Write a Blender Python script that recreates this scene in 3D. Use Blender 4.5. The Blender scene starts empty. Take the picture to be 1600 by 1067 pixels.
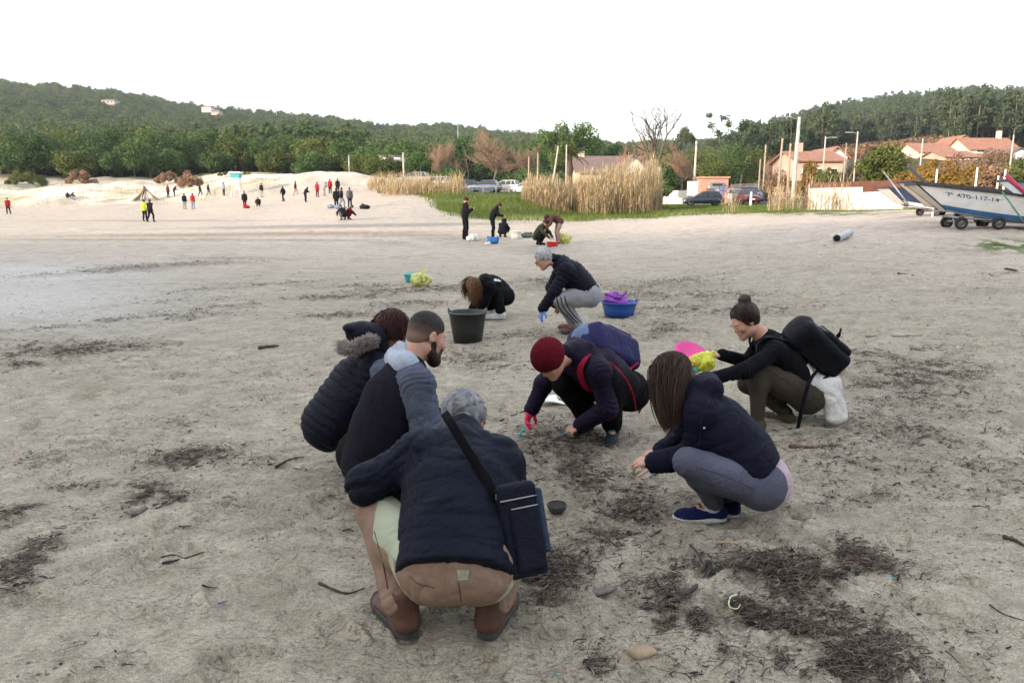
import bpy, bmesh, math, random
import numpy as np
from mathutils import Vector, Matrix
R = math.radians
sc = bpy.context.scene
COL = sc.collection

# ---------------------------------------------------------------- camera, sky, sun, exposure
F_PX, CX, CY, HOR, CAMH = 1150.0, 800.0, 533.5, 315.0, 1.6
TH = math.atan((CY - HOR) / F_PX)
cam_data = bpy.data.cameras.new('camera')
cam_data.sensor_width = 36.0
cam_data.lens = 36.0 * F_PX / 1600.0
cam_data.clip_start = 0.05
cam_data.clip_end = 6000
cam = bpy.data.objects.new('camera', cam_data)
COL.objects.link(cam)
cam.location = (0, 0, CAMH)
cam.rotation_euler = (math.pi / 2 - TH, 0, 0)
sc.camera = cam

SUN_EL = R(13.0)
SUN_DIR = Vector((-0.80, -0.60, 0)).normalized() * math.cos(SUN_EL) + Vector((0, 0, math.sin(SUN_EL)))   # towards the sun
world = bpy.data.worlds.new('World')
sc.world = world
world.use_nodes = True
wn = world.node_tree
wn.nodes.clear()
wo = wn.nodes.new('ShaderNodeOutputWorld')
bg = wn.nodes.new('ShaderNodeBackground')
sky = wn.nodes.new('ShaderNodeTexSky')
sky.sky_type = 'NISHITA'
sky.sun_disc = False
sky.sun_elevation = SUN_EL
sky.sun_rotation = math.atan2(SUN_DIR.x, SUN_DIR.y)
sky.dust_density = 2.0
bg.inputs['Strength'].default_value = 0.08
# thin bright cloud veil over the whole sky
veil = wn.nodes.new('ShaderNodeBackground')
veil.inputs['Strength'].default_value = 0.74
tc = wn.nodes.new('ShaderNodeTexCoord')
cn = wn.nodes.new('ShaderNodeTexNoise')
cn.inputs['Scale'].default_value = 1.6
cn.inputs['Detail'].default_value = 4
cr = wn.nodes.new('ShaderNodeValToRGB')
cr.color_ramp.elements[0].position = 0.3
cr.color_ramp.elements[0].color = (0.86, 0.93, 1.0, 1)
cr.color_ramp.elements[1].position = 0.7
cr.color_ramp.elements[1].color = (1.0, 0.985, 0.97, 1)
addn = wn.nodes.new('ShaderNodeAddShader')
wn.links.new(tc.outputs['Generated'], cn.inputs['Vector'])
wn.links.new(cn.outputs['Fac'], cr.inputs['Fac'])
wn.links.new(cr.outputs['Color'], veil.inputs['Color'])
wn.links.new(sky.outputs['Color'], bg.inputs['Color'])
wn.links.new(bg.outputs[0], addn.inputs[0])
wn.links.new(veil.outputs[0], addn.inputs[1])
wn.links.new(addn.outputs[0], wo.inputs['Surface'])

sl = bpy.data.lights.new('sun', 'SUN')
sl.energy = 4.6
sl.angle = R(2.0)
sl.color = (1.0, 0.80, 0.62)
sun = bpy.data.objects.new('sun', sl)
COL.objects.link(sun)
sun.rotation_euler = SUN_DIR.to_track_quat('Z', 'Y').to_euler()

sc.view_settings.view_transform = 'Standard'
sc.view_settings.look = 'None'
sc.view_settings.exposure = 1.0
sc.view_settings.gamma = 1.0
sc.view_settings.use_curve_mapping = False
sc.cycles.max_bounces = 6
sc.cycles.transparent_max_bounces = 8
sc.cycles.use_adaptive_sampling = True
sc.cycles.adaptive_threshold = 0.02
sc.cycles.use_denoising = True

# ---------------------------------------------------------------- pixel <-> place
ct, st = math.cos(TH), math.sin(TH)
def U(px, py, Y):
    "the place seen at photo pixel (px, py), Y metres ahead"
    x = (px - CX) / F_PX; v = (CY - py) / F_PX
    d = np.array([x, ct + v * st, -st + v * ct])
    return np.array([0, 0, CAMH]) + d * (Y / d[1])
def G(px, py, z=0.0):
    x = (px - CX) / F_PX; v = (CY - py) / F_PX
    d = np.array([x, ct + v * st, -st + v * ct])
    return np.array([0, 0, CAMH]) + d * ((z - CAMH) / d[2])
def proj(x, y, z):
    dz = z - CAMH
    dep = y * ct - dz * st
    up = y * st + dz * ct
    dep = np.maximum(dep, 1e-3)
    return CX + F_PX * x / dep, CY - F_PX * up / dep

# ---------------------------------------------------------------- noise
_T = np.random.RandomState(5).rand(64, 64, 64).astype(np.float32)
def vn(p):
    "value noise in 0..1, p (...,3)"
    p = np.asarray(p, dtype=np.float64)
    i = np.floor(p).astype(np.int64); f = p - i
    f = f * f * (3 - 2 * f)
    i0 = i & 63; i1 = (i + 1) & 63
    x0, y0, z0 = i0[..., 0], i0[..., 1], i0[..., 2]
    x1, y1, z1 = i1[..., 0], i1[..., 1], i1[..., 2]
    fx, fy, fz = f[..., 0], f[..., 1], f[..., 2]
    def L(a, b, t): return a + (b - a) * t
    return L(L(L(_T[x0, y0, z0], _T[x1, y0, z0], fx), L(_T[x0, y1, z0], _T[x1, y1, z0], fx), fy),
             L(L(_T[x0, y0, z1], _T[x1, y0, z1], fx), L(_T[x0, y1, z1], _T[x1, y1, z1], fx), fy), fz)
def fbm(p, o=3):
    p = np.asarray(p, dtype=np.float64); a = 0.5; s = 0; t = 0
    for k in range(o):
        s = s + a * vn(p * 2 ** k + 17.3 * k); t += a; a *= 0.5
    return s / t
def n2(x, y, f, o=3, seed=0.0):
    return fbm(np.stack([x * f, y * f, np.zeros_like(x) + seed], -1), o)
def sstep(a, b, x):
    t = np.clip((x - a) / (b - a), 0, 1); return t * t * (3 - 2 * t)
def nz(v):
    v = np.asarray(v, dtype=float); return v / (np.linalg.norm(v) + 1e-12)

# ---------------------------------------------------------------- objects
def tag(o, label=None, cat=None, group=None, kind=None):
    if label: o['label'] = label
    if cat: o['category'] = cat
    if group: o['group'] = group
    if kind: o['kind'] = kind
    return o
def thing(name, label, cat, loc, group=None, rz=0.0, parent=None):
    o = bpy.data.objects.new(name, None)
    o.empty_display_size = 0.2
    COL.objects.link(o)
    o.location = [float(c) for c in loc]
    o.rotation_euler = (0, 0, rz)
    return tag(o, label, cat, group)
def mesh_of(name, V, Fc, smooth=True):
    me = bpy.data.meshes.new(name)
    V = np.asarray(V, dtype=np.float32)
    if isinstance(Fc, np.ndarray):
        n, k = Fc.shape
        me.vertices.add(len(V)); me.vertices.foreach_set('co', V.ravel())
        me.loops.add(n * k); me.loops.foreach_set('vertex_index', Fc.astype(np.int32).ravel())
        me.polygons.add(n); me.polygons.foreach_set('loop_start', np.arange(0, n * k, k, dtype=np.int32))
        me.update(calc_edges=True); me.validate()
    else:
        me.from_pydata([tuple(map(float, v)) for v in V], [], Fc)
        me.update()
    if smooth: me.polygons.foreach_set('use_smooth', [True] * len(me.polygons))
    return me
def wloc(par):
    o = np.zeros(3)
    while par is not None:
        o = o + np.array(par.location); par = par.parent
    return o
def put(name, V, Fc, mat, parent=None, smooth=True, local=False, attr=None):
    "one mesh object; V in world coordinates unless local"
    V = np.asarray(V, dtype=float)
    if parent is not None and not local: V = V - wloc(parent)
    me = mesh_of(name, V, Fc, smooth)
    if mat is not None: me.materials.append(mat)
    if attr is not None:
        for an, arr in attr.items():
            arr = np.asarray(arr, dtype=np.float32)
            if arr.ndim == 1:
                a = me.attributes.new(an, 'FLOAT', 'POINT'); a.data.foreach_set('value', arr)
            else:
                a = me.attributes.new(an, 'FLOAT_VECTOR', 'POINT'); a.data.foreach_set('vector', arr.ravel())
    o = bpy.data.objects.new(name, me)
    COL.objects.link(o)
    if parent is not None: o.parent = parent
    return o
def kids(o): return [c for c in bpy.data.objects if c.parent is o]
def copy_tree(o, loc, rz=None, scale=None, label=None, parent=None, _k=None):
    if _k is None:
        _k = {}
        for c in bpy.data.objects:
            if c.parent is not None: _k.setdefault(c.parent.name, []).append(c)
    c = o.copy(); COL.objects.link(c); c.parent = parent
    if loc is not None: c.location = [float(t) for t in loc]
    if rz is not None: c.rotation_euler = (0, 0, rz)
    if scale is not None: c.scale = scale if hasattr(scale, '__len__') else (scale,) * 3
    if label: c['label'] = label
    for ch in _k.get(o.name, []): copy_tree(ch, None, parent=c, _k=_k)
    return c

class MB:
    "collects simple solids into one mesh"
    def __init__(s): s.V = []; s.F = []; s.n = 0
    def add(s, V, F):
        V = np.asarray(V, dtype=float); s.V.append(V)
        s.F += [tuple(int(i) + s.n for i in f) for f in F]; s.n += len(V); return s
    def box(s, c, size, M=None):
        h = np.asarray(size, float) / 2
        V = np.array([[x, y, z] for x in (-1, 1) for y in (-1, 1) for z in (-1, 1)], float) * h
        if M is not None: V = V @ np.asarray(M).T
        return s.add(V + np.asarray(c, float), [(0, 1, 3, 2), (4, 6, 7, 5), (0, 4, 5, 1), (2, 3, 7, 6), (0, 2, 6, 4), (1, 5, 7, 3)])
    def hexa(s, P):
        "8 corners: bottom four then top four, same turn"
        return s.add(P, [(3, 2, 1, 0), (4, 5, 6, 7), (0, 1, 5, 4), (1, 2, 6, 5), (2, 3, 7, 6), (3, 0, 4, 7)])
    def tube(s, pts, rad, n=6, cap=True):
        pts = [np.asarray(p, float) for p in pts]
        if not hasattr(rad, '__len__'): rad = [rad] * len(pts)
        V = []; ref = None
        for i, p in enumerate(pts):
            d = nz(pts[min(i + 1, len(pts) - 1)] - pts[max(i - 1, 0)])
            if ref is None: ref = np.array([0, 0, 1.0]) if abs(d[2]) < 0.9 else np.array([1.0, 0, 0])
            a = nz(np.cross(d, ref)); b = np.cross(a, d); ref = b
            for k in range(n):
                t = 2 * math.pi * k / n
                V.append(p + rad[i] * (math.cos(t) * a + math.sin(t) * b))
        F = [(i * n + k, i * n + (k + 1) % n, (i + 1) * n + (k + 1) % n, (i + 1) * n + k) for i in range(len(pts) - 1) for k in range(n)]
        if cap: F += [tuple(range(n - 1, -1, -1)), tuple(range((len(pts) - 1) * n, len(pts) * n))]
        return s.add(V, F)
    def ribbon(s, pts, wdir, width, thick):
        "flat strap along pts; wdir: one vector or one per point"
        pts = [np.asarray(p, float) for p in pts]; n = len(pts); V = []
        for i, p in enumerate(pts):
            d = nz(pts[min(i + 1, n - 1)] - pts[max(i - 1, 0)])
            w = np.asarray(wdir[i] if np.ndim(wdir) > 1 else wdir, float)
            w = nz(w - d * w.dot(d)); t = np.cross(d, w)
            wd = width[i] if hasattr(width, '__len__') else width
            for a, b in ((-1, -1), (1, -1), (1, 1), (-1, 1)): V.append(p + w * wd / 2 * a + t * thick / 2 * b)
        F = [(i * 4 + k, i * 4 + (k + 1) % 4, (i + 1) * 4 + (k + 1) % 4, (i + 1) * 4 + k) for i in range(n - 1) for k in range(4)]
        F += [(3, 2, 1, 0), tuple(range((n - 1) * 4, n * 4))]
        return s.add(V, F)
    def lathe(s, prof, n=24, c=(0, 0, 0), close=False):
        V = [(c[0] + r * math.cos(2 * math.pi * k / n), c[1] + r * math.sin(2 * math.pi * k / n), c[2] + z) for r, z in prof for k in range(n)]
        F = [(i * n + k, i * n + (k + 1) % n, (i + 1) * n + (k + 1) % n, (i + 1) * n + k) for i in range(len(prof) - 1) for k in range(n)]
        if close: F += [tuple(range(n - 1, -1, -1))]
        return s.add(V, F)
    def build(s, name, mat, parent=None, smooth=False, local=False, bevel=0.0):
        V = np.concatenate(s.V)
        o = put(name, V, s.F, mat, parent, smooth, local)
        if bevel:
            m = o.modifiers.new('bevel', 'BEVEL'); m.width = bevel; m.segments = 2; m.limit_method = 'ANGLE'
        return o
def arc(p0, p1, p2, n=8):
    p0, p1, p2 = map(lambda a: np.asarray(a, float), (p0, p1, p2))
    return [(1 - t) ** 2 * p0 + 2 * t * (1 - t) * p1 + t * t * p2 for t in np.linspace(0, 1, n)]
def smooth_path(P, n=6):
    "Catmull-Rom through P"
    P = [np.asarray(p, float) for p in P]; P = [2 * P[0] - P[1]] + P + [2 * P[-1] - P[-2]]; out = []
    for i in range(1, len(P) - 2):
        for t in np.linspace(0, 1, n, endpoint=False):
            a, b, c, d = P[i - 1:i + 3]
            out.append(0.5 * (2 * b + (c - a) * t + (2 * a - 5 * b + 4 * c - d) * t * t + (3 * b - a - 3 * c + d) * t ** 3))
    return out + [P[-2]]

# ---------------------------------------------------------------- distance-field shapes (surface nets)
class Sdf:
    def __init__(s, k=0.03): s.P = []; s.k = k
    def cap(s, a, b, r1, r2=None, side=None, w=1.0, k=None, cut=False):
        s.P.append(('c', np.asarray(a, float), np.asarray(b, float), r1, r1 if r2 is None else r2, None if side is None else nz(side), w, s.k if k is None else k, cut)); return s
    def ell(s, c, r, ax=None, k=None, cut=False):
        ax = np.eye(3) if ax is None else np.asarray(ax, float)      # rows = local axes
        s.P.append(('e', np.asarray(c, float), np.asarray(r, float), ax, None, None, None, s.k if k is None else k, cut)); return s
    def box(s, c, h, rad, ax=None, k=None, cut=False):
        ax = np.eye(3) if ax is None else np.asarray(ax, float)
        s.P.append(('b', np.asarray(c, float), np.asarray(h, float), ax, rad, None, None, s.k if k is None else k, cut)); return s
    def chain(s, pts, rad, **kw):
        for i in range(len(pts) - 1): s.cap(pts[i], pts[i + 1], rad[i], rad[i + 1], **kw)
        return s
    def mesh(s, h, floor=None):
        lo = np.full(3, 1e9); hi = -lo; bb = []
        for p in s.P:
            if p[0] == 'c':
                r = max(p[3], p[4]); ext = np.full(3, r)
                if p[5] is not None: ext = ext + np.abs(p[5]) * r * (p[6] - 1)
                a = np.minimum(p[1], p[2]) - ext; b = np.maximum(p[1], p[2]) + ext
            elif p[0] == 'e':
                ext = np.sqrt(((p[3] * p[2][:, None]) ** 2).sum(0)); a = p[1] - ext; b = p[1] + ext
            else:
                ext = (np.abs(p[3]) * (p[2][:, None])).sum(0) + 0.002; a = p[1] - ext; b = p[1] + ext
            m = p[7] * 0.6 + 2.5 * h
            bb.append((a - m, b + m))
            if not p[8]: lo = np.minimum(lo, a); hi = np.maximum(hi, b)
        lo -= 3 * h; hi += 3 * h
        N = np.ceil((hi - lo) / h).astype(int) + 1
        F = np.full(N, 1.0, dtype=np.float32)
        for p, (a, b) in zip(s.P, bb):
            i0 = np.clip(np.floor((a - lo) / h).astype(int), 0, N); i1 = np.clip(np.ceil((b - lo) / h).astype(int) + 1, 0, N)
            if (i1 <= i0).any(): continue
            X, Y, Z = np.meshgrid(*[lo[q] + h * np.arange(i0[q], i1[q]) for q in range(3)], indexing='ij')
            if p[0] == 'c':
                A, B = p[1].copy(), p[2].copy()
                px, py, pz = X - A[0], Y - A[1], Z - A[2]; ba = B - A
                if p[5] is not None:
                    sd, w = p[5], 1 - 1 / p[6]
                    q = (px * sd[0] + py * sd[1] + pz * sd[2]) * w
                    px, py, pz = px - q * sd[0], py - q * sd[1], pz - q * sd[2]
                    ba = ba - sd * ba.dot(sd) * w
                t = np.clip((px * ba[0] + py * ba[1] + pz * ba[2]) / (ba.dot(ba) + 1e-9), 0, 1)
                d = np.sqrt((px - ba[0] * t) ** 2 + (py - ba[1] * t) ** 2 + (pz - ba[2] * t) ** 2) - (p[3] + (p[4] - p[3]) * t)
            elif p[0] == 'e':
                px, py, pz = X - p[1][0], Y - p[1][1], Z - p[1][2]
                L = [px * a[0] + py * a[1] + pz * a[2] for a in p[3]]; r = p[2]
                k0 = np.sqrt(sum((L[q] / r[q]) ** 2 for q in range(3))); k1 = np.sqrt(sum((L[q] / r[q] ** 2) ** 2 for q in range(3))) + 1e-6
                d = k0 * (k0 - 1) / k1
            else:
                px, py, pz = X - p[1][0], Y - p[1][1], Z - p[1][2]
                L = [np.abs(px * a[0] + py * a[1] + pz * a[2]) - (hh - p[4]) for a, hh in zip(p[3], p[2])]
                d = np.sqrt(sum(np.maximum(l, 0) ** 2 for l in L)) + np.minimum(np.maximum(np.maximum(L[0], L[1]), L[2]), 0) - p[4]
            sl_ = tuple(slice(i0[q], i1[q]) for q in range(3)); f = F[sl_]; k = p[7]
            if p[8]:
                d = -d; hh = np.maximum(k - np.abs(f - d), 0) / k if k > 0 else 0
                F[sl_] = np.maximum(f, d) + hh * hh * k / 4
            else:
                hh = np.maximum(k - np.abs(f - d), 0) / k if k > 0 else 0
                F[sl_] = np.minimum(f, d) - hh * hh * k / 4
        if floor is not None:
            Z = lo[2] + h * np.arange(N[2]); F = np.maximum(F, (floor - Z)[None, None, :])
        return nets(F, lo, h)
def nets(F, lo, h):
    I = F < 0
    N = np.array(F.shape)
    c = [I[dx:N[0] - 1 + dx, dy:N[1] - 1 + dy, dz:N[2] - 1 + dz] for dx in (0, 1) for dy in (0, 1) for dz in (0, 1)]
    s_ = sum(a.astype(np.int8) for a in c)
    act = np.argwhere((s_ > 0) & (s_ < 8))
    idx = np.full(N - 1, -1, dtype=np.int64); idx[act[:, 0], act[:, 1], act[:, 2]] = np.arange(len(act))
    acc = np.zeros((len(act), 3)); cnt = np.zeros(len(act))
    for ax in range(3):
        o = [q for q in range(3) if q != ax]
        for u in (0, 1):
            for v in (0, 1):
                A = act.copy(); A[:, o[0]] += u; A[:, o[1]] += v; B = A.copy(); B[:, ax] += 1
                fa = F[A[:, 0], A[:, 1], A[:, 2]]; fb = F[B[:, 0], B[:, 1], B[:, 2]]
                m = (fa < 0) != (fb < 0); t = np.where(m, fa / np.where(m, fa - fb, 1), 0); t = np.clip(t, 0, 1)
                P = A.astype(float); P[:, ax] += t
                acc += P * m[:, None]; cnt += m
    V = lo + h * acc / cnt[:, None]
    Q = []
    for ax in range(3):
        o = [q for q in range(3) if q != ax]
        a = [slice(None)] * 3; b = [slice(None)] * 3; a[ax] = slice(0, -1); b[ax] = slice(1, None)
        E = np.argwhere(I[tuple(a)] != I[tuple(b)])
        E = E[(E[:, o[0]] > 0) & (E[:, o[1]] > 0) & (E[:, o[0]] < N[o[0]] - 1) & (E[:, o[1]] < N[o[1]] - 1)]
        q = []
        for u, v in ((-1, -1), (0, -1), (0, 0), (-1, 0)):
            C = E.copy(); C[:, o[0]] += u; C[:, o[1]] += v; q.append(idx[C[:, 0], C[:, 1], C[:, 2]])
        q = np.stack(q, 1); flip = I[E[:, 0], E[:, 1], E[:, 2]]
        if ax == 1: flip = ~flip
        q[~flip] = q[~flip][:, ::-1]
        Q.append(q)
    Q = np.concatenate(Q)
    return V, Q[(Q >= 0).all(1)]
def normals(V, Fc):
    n = np.cross(V[Fc[:, 2]] - V[Fc[:, 0]], V[Fc[:, 3]] - V[Fc[:, 1]]); N = np.zeros_like(V)
    for k in range(4): np.add.at(N, Fc[:, k], n)
    return N / (np.linalg.norm(N, axis=1, keepdims=True) + 1e-12)
def relax(V, Fc, it=2, f=0.5):
    for _ in range(it):
        S = np.zeros_like(V); c = np.zeros(len(V))
        for k in range(4):
            a, b = Fc[:, k], Fc[:, (k + 1) % 4]
            np.add.at(S, a, V[b]); np.add.at(c, a, 1); np.add.at(S, b, V[a]); np.add.at(c, b, 1)
        V = V + f * (S / c[:, None] - V)
    return V
def crease(V, Fc, c, rad, axis, amp=0.008, wl=0.030, seed=0.0):
    "bunched folds running round a limb near the joint c"
    N = normals(V, Fc); a = nz(axis); d = V - np.asarray(c); t = d @ a
    w = np.exp(-(np.linalg.norm(d, axis=1) / rad) ** 2.5)
    ph = t / wl * 2 * math.pi + 10.0 * (fbm(V * 7 + seed, 2) - 0.5) * 2 + 3.0 * (fbm(V * 16 + seed, 2) - 0.5)
    s_ = 1 - np.abs(np.sin(ph * 0.5)); m = sstep(0.35, 0.65, fbm(V * 9 + seed + 3, 2))
    return V + N * (amp * w * (0.35 - s_ ** 1.6) * (0.4 + m))[:, None]
def folds(V, Fc, amp, freq=9.0, axis=(0, 0, 1), seed=0.0, stretch=3.0):
    "cloth creases: ridges running across `axis`"
    N = normals(V, Fc); a = nz(axis)
    al = V @ a; side = V - al[:, None] * a
    q = side * freq / stretch + a * (al * freq)[:, None] + seed
    wob = fbm(V * freq * 0.35 + seed + 9, 2)
    r1 = 1 - np.abs(2 * vn(q + wob[:, None] * 2.2) - 1); r2 = 1 - np.abs(2 * vn(q * 1.9 + 31 + wob[:, None] * 3) - 1)
    d = 0.55 * (0.4 - r1 ** 4) * 1.3 + 0.30 * (0.3 - r2 ** 3) + 0.35 * (fbm(q * 0.55 + 7, 2) - 0.5) * 2
    env = 0.45 + 0.9 * sstep(0.35, 0.7, fbm(V * 3.1 + seed + 40, 2))
    return V + N * (amp * d * env)[:, None]

# ---------------------------------------------------------------- materials
def new_mat(name):
    m = bpy.data.materials.new(name); m.use_nodes = True
    nt = m.node_tree; b = nt.nodes['Principled BSDF']; return m, nt, b
def mat(name, col, rough=0.7, var=0.25, vscale=6.0, bump=0.0, bscale=60.0, metal=0.0, sheen=0.0, col2=None, spec=0.5, dist=0.01, trans=0.0, detail=3.0):
    m, nt, b = new_mat(name)
    tcn = nt.nodes.new('ShaderNodeTexCoord')
    no = nt.nodes.new('ShaderNodeTexNoise'); no.inputs['Scale'].default_value = vscale; no.inputs['Detail'].default_value = detail
    nt.links.new(tcn.outputs['Object'], no.inputs['Vector'])
    rp = nt.nodes.new('ShaderNodeValToRGB')
    c2 = col2 if col2 is not None else tuple(min(1, c * (1 + var)) for c in col)
    c1 = tuple(c * (1 - var) for c in col) if col2 is None else col
    rp.color_ramp.elements[0].position = 0.3; rp.color_ramp.elements[1].position = 0.7
    rp.color_ramp.elements[0].color = (*c1, 1); rp.color_ramp.elements[1].color = (*c2, 1)
    nt.links.new(no.outputs['Fac'], rp.inputs['Fac']); nt.links.new(rp.outputs['Color'], b.inputs['Base Color'])
    b.inputs['Roughness'].default_value = rough; b.inputs['Metallic'].default_value = metal
    b.inputs['Specular IOR Level'].default_value = spec
    if sheen: b.inputs['Sheen Weight'].default_value = sheen; b.inputs['Sheen Roughness'].default_value = 0.5
    if trans: b.inputs['Transmission Weight'].default_value = trans
    if bump:
        n2_ = nt.nodes.new('ShaderNodeTexNoise'); n2_.inputs['Scale'].default_value = bscale; n2_.inputs['Detail'].default_value = 4
        nt.links.new(tcn.outputs['Object'], n2_.inputs['Vector'])
        bp = nt.nodes.new('ShaderNodeBump'); bp.inputs['Strength'].default_value = bump; bp.inputs['Distance'].default_value = dist
        nt.links.new(n2_.outputs['Fac'], bp.inputs['Height']); nt.links.new(bp.outputs['Normal'], b.inputs['Normal'])
    return m
def fabric(name, col, rough=0.85, var=0.18, weave=420.0, sheen=0.25, bump=0.25, heather=0.0, spec=0.10):
    "cloth: fine weave relief, slight wear; heather speckles for knits"
    m, nt, b = new_mat(name)
    tcn = nt.nodes.new('ShaderNodeTexCoord')
    no = nt.nodes.new('ShaderNodeTexNoise'); no.inputs['Scale'].default_value = 5.0; no.inputs['Detail'].default_value = 5
    nt.links.new(tcn.outputs['Object'], no.inputs['Vector'])
    rp = nt.nodes.new('ShaderNodeValToRGB')
    rp.color_ramp.elements[0].position = 0.3; rp.color_ramp.elements[1].position = 0.7
    rp.color_ramp.elements[0].color = (*[c * (1 - var) for c in col], 1)
    rp.color_ramp.elements[1].color = (*[min(1, c * (1 + var)) for c in col], 1)
    nt.links.new(no.outputs['Fac'], rp.inputs['Fac'])
    wv = nt.nodes.new('ShaderNodeTexNoise'); wv.inputs['Scale'].default_value = weave; wv.inputs['Detail'].default_value = 2
    nt.links.new(tcn.outputs['Object'], wv.inputs['Vector'])
    mx = nt.nodes.new('ShaderNodeMix'); mx.data_type = 'RGBA'; mx.blend_type = 'MULTIPLY'
    mx.inputs['Factor'].default_value = 1.0
    r2 = nt.nodes.new('ShaderNodeValToRGB'); r2.color_ramp.elements[0].position = 0.35; r2.color_ramp.elements[1].position = 0.65
    lo_ = 1 - 0.3 - heather
    r2.color_ramp.elements[0].color = (lo_, lo_, lo_, 1); r2.color_ramp.elements[1].color = (1 + heather, 1 + heather, 1 + heather, 1)
    nt.links.new(wv.outputs['Fac'], r2.inputs['Fac'])
    nt.links.new(rp.outputs['Color'], mx.inputs[6]); nt.links.new(r2.outputs['Color'], mx.inputs[7])
    nt.links.new(mx.outputs[2], b.inputs['Base Color'])
    b.inputs['Roughness'].default_value = rough; b.inputs['Specular IOR Level'].default_value = spec
    b.inputs['Sheen Weight'].default_value = sheen * 0.05; b.inputs['Sheen Roughness'].default_value = 0.4
    cr_ = nt.nodes.new('ShaderNodeTexNoise'); cr_.inputs['Scale'].default_value = 26.0; cr_.inputs['Detail'].default_value = 4; cr_.inputs['Distortion'].default_value = 1.2
    nt.links.new(tcn.outputs['Object'], cr_.inputs['Vector'])
    bp0 = nt.nodes.new('ShaderNodeBump'); bp0.inputs['Strength'].default_value = 0.6; bp0.inputs['Distance'].default_value = 0.014
    nt.links.new(cr_.outputs['Fac'], bp0.inputs['Height'])
    bp = nt.nodes.new('ShaderNodeBump'); bp.inputs['Strength'].default_value = bump; bp.inputs['Distance'].default_value = 0.002
    nt.links.new(wv.outputs['Fac'], bp.inputs['Height']); nt.links.new(bp0.outputs['Normal'], bp.inputs['Normal'])
    nt.links.new(bp.outputs['Normal'], b.inputs['Normal'])
    return m
def skin_mat(name, col):
    m, nt, b = new_mat(name)
    tcn = nt.nodes.new('ShaderNodeTexCoord')
    no = nt.nodes.new('ShaderNodeTexNoise'); no.inputs['Scale'].default_value = 22; no.inputs['Detail'].default_value = 4
    nt.links.new(tcn.outputs['Object'], no.inputs['Vector'])
    rp = nt.nodes.new('ShaderNodeValToRGB'); rp.color_ramp.elements[0].position = 0.3; rp.color_ramp.elements[1].position = 0.72
    rp.color_ramp.elements[0].color = (*col, 1); rp.color_ramp.elements[1].color = (min(1, col[0] * 1.12), col[1] * 0.82, col[2] * 0.78, 1)
    nt.links.new(no.outputs['Fac'], rp.inputs['Fac']); nt.links.new(rp.outputs['Color'], b.inputs['Base Color'])
    b.inputs['Roughness'].default_value = 0.5
    b.inputs['Subsurface Weight'].default_value = 0.12; b.inputs['Subsurface Radius'].default_value = (0.012, 0.005, 0.003)
    b.inputs['Subsurface Scale'].default_value = 1.0
    return m
def hair_mat(name, col, col2):
    m, nt, b = new_mat(name)
    at = nt.nodes.new('ShaderNodeAttribute'); at.attribute_name = 'tint'
    rp = nt.nodes.new('ShaderNodeValToRGB'); rp.color_ramp.elements[0].color = (*col, 1); rp.color_ramp.elements[1].color = (*col2, 1)
    nt.links.new(at.outputs['Fac'], rp.inputs['Fac']); nt.links.new(rp.outputs['Color'], b.inputs['Base Color'])
    b.inputs['Roughness'].default_value = 0.6; b.inputs['Specular IOR Level'].default_value = 0.22
    return m
def leaf_mat(name, c1, c2, rand=0.5, trans=0.25, rough=0.65):
    "foliage: tint attribute runs from c1 to c2, each instance shifts a little"
    m, nt, b = new_mat(name)
    at = nt.nodes.new('ShaderNodeAttribute'); at.attribute_name = 'tint'
    oi = nt.nodes.new('ShaderNodeObjectInfo')
    ma = nt.nodes.new('ShaderNodeMath'); ma.operation = 'MULTIPLY_ADD'
    ma.inputs[1].default_value = rand; nt.links.new(oi.outputs['Random'], ma.inputs[0])
    sc_ = nt.nodes.new('ShaderNodeMath'); sc_.operation = 'MULTIPLY'; sc_.inputs[1].default_value = 1 - rand
    nt.links.new(at.outputs['Fac'], sc_.inputs[0]); nt.links.new(sc_.outputs[0], ma.inputs[2])
    rp = nt.nodes.new('ShaderNodeValToRGB'); rp.color_ramp.elements[0].color = (*c1, 1); rp.color_ramp.elements[1].color = (*c2, 1)
    nt.links.new(ma.outputs[0], rp.inputs['Fac']); nt.links.new(rp.outputs['Color'], b.inputs['Base Color'])
    b.inputs['Roughness'].default_value = rough; b.inputs['Specular IOR Level'].default_value = 0.06
    if trans:
        tr = nt.nodes.new('ShaderNodeBsdfTranslucent'); mxs = nt.nodes.new('ShaderNodeMixShader'); mxs.inputs[0].default_value = trans
        nt.links.new(rp.outputs['Color'], tr.inputs['Color'])
        nt.links.new(b.outputs[0], mxs.inputs[1]); nt.links.new(tr.outputs[0], mxs.inputs[2])
        nt.links.new(mxs.outputs[0], nt.nodes['Material Output'].inputs['Surface'])
    return m
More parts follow.
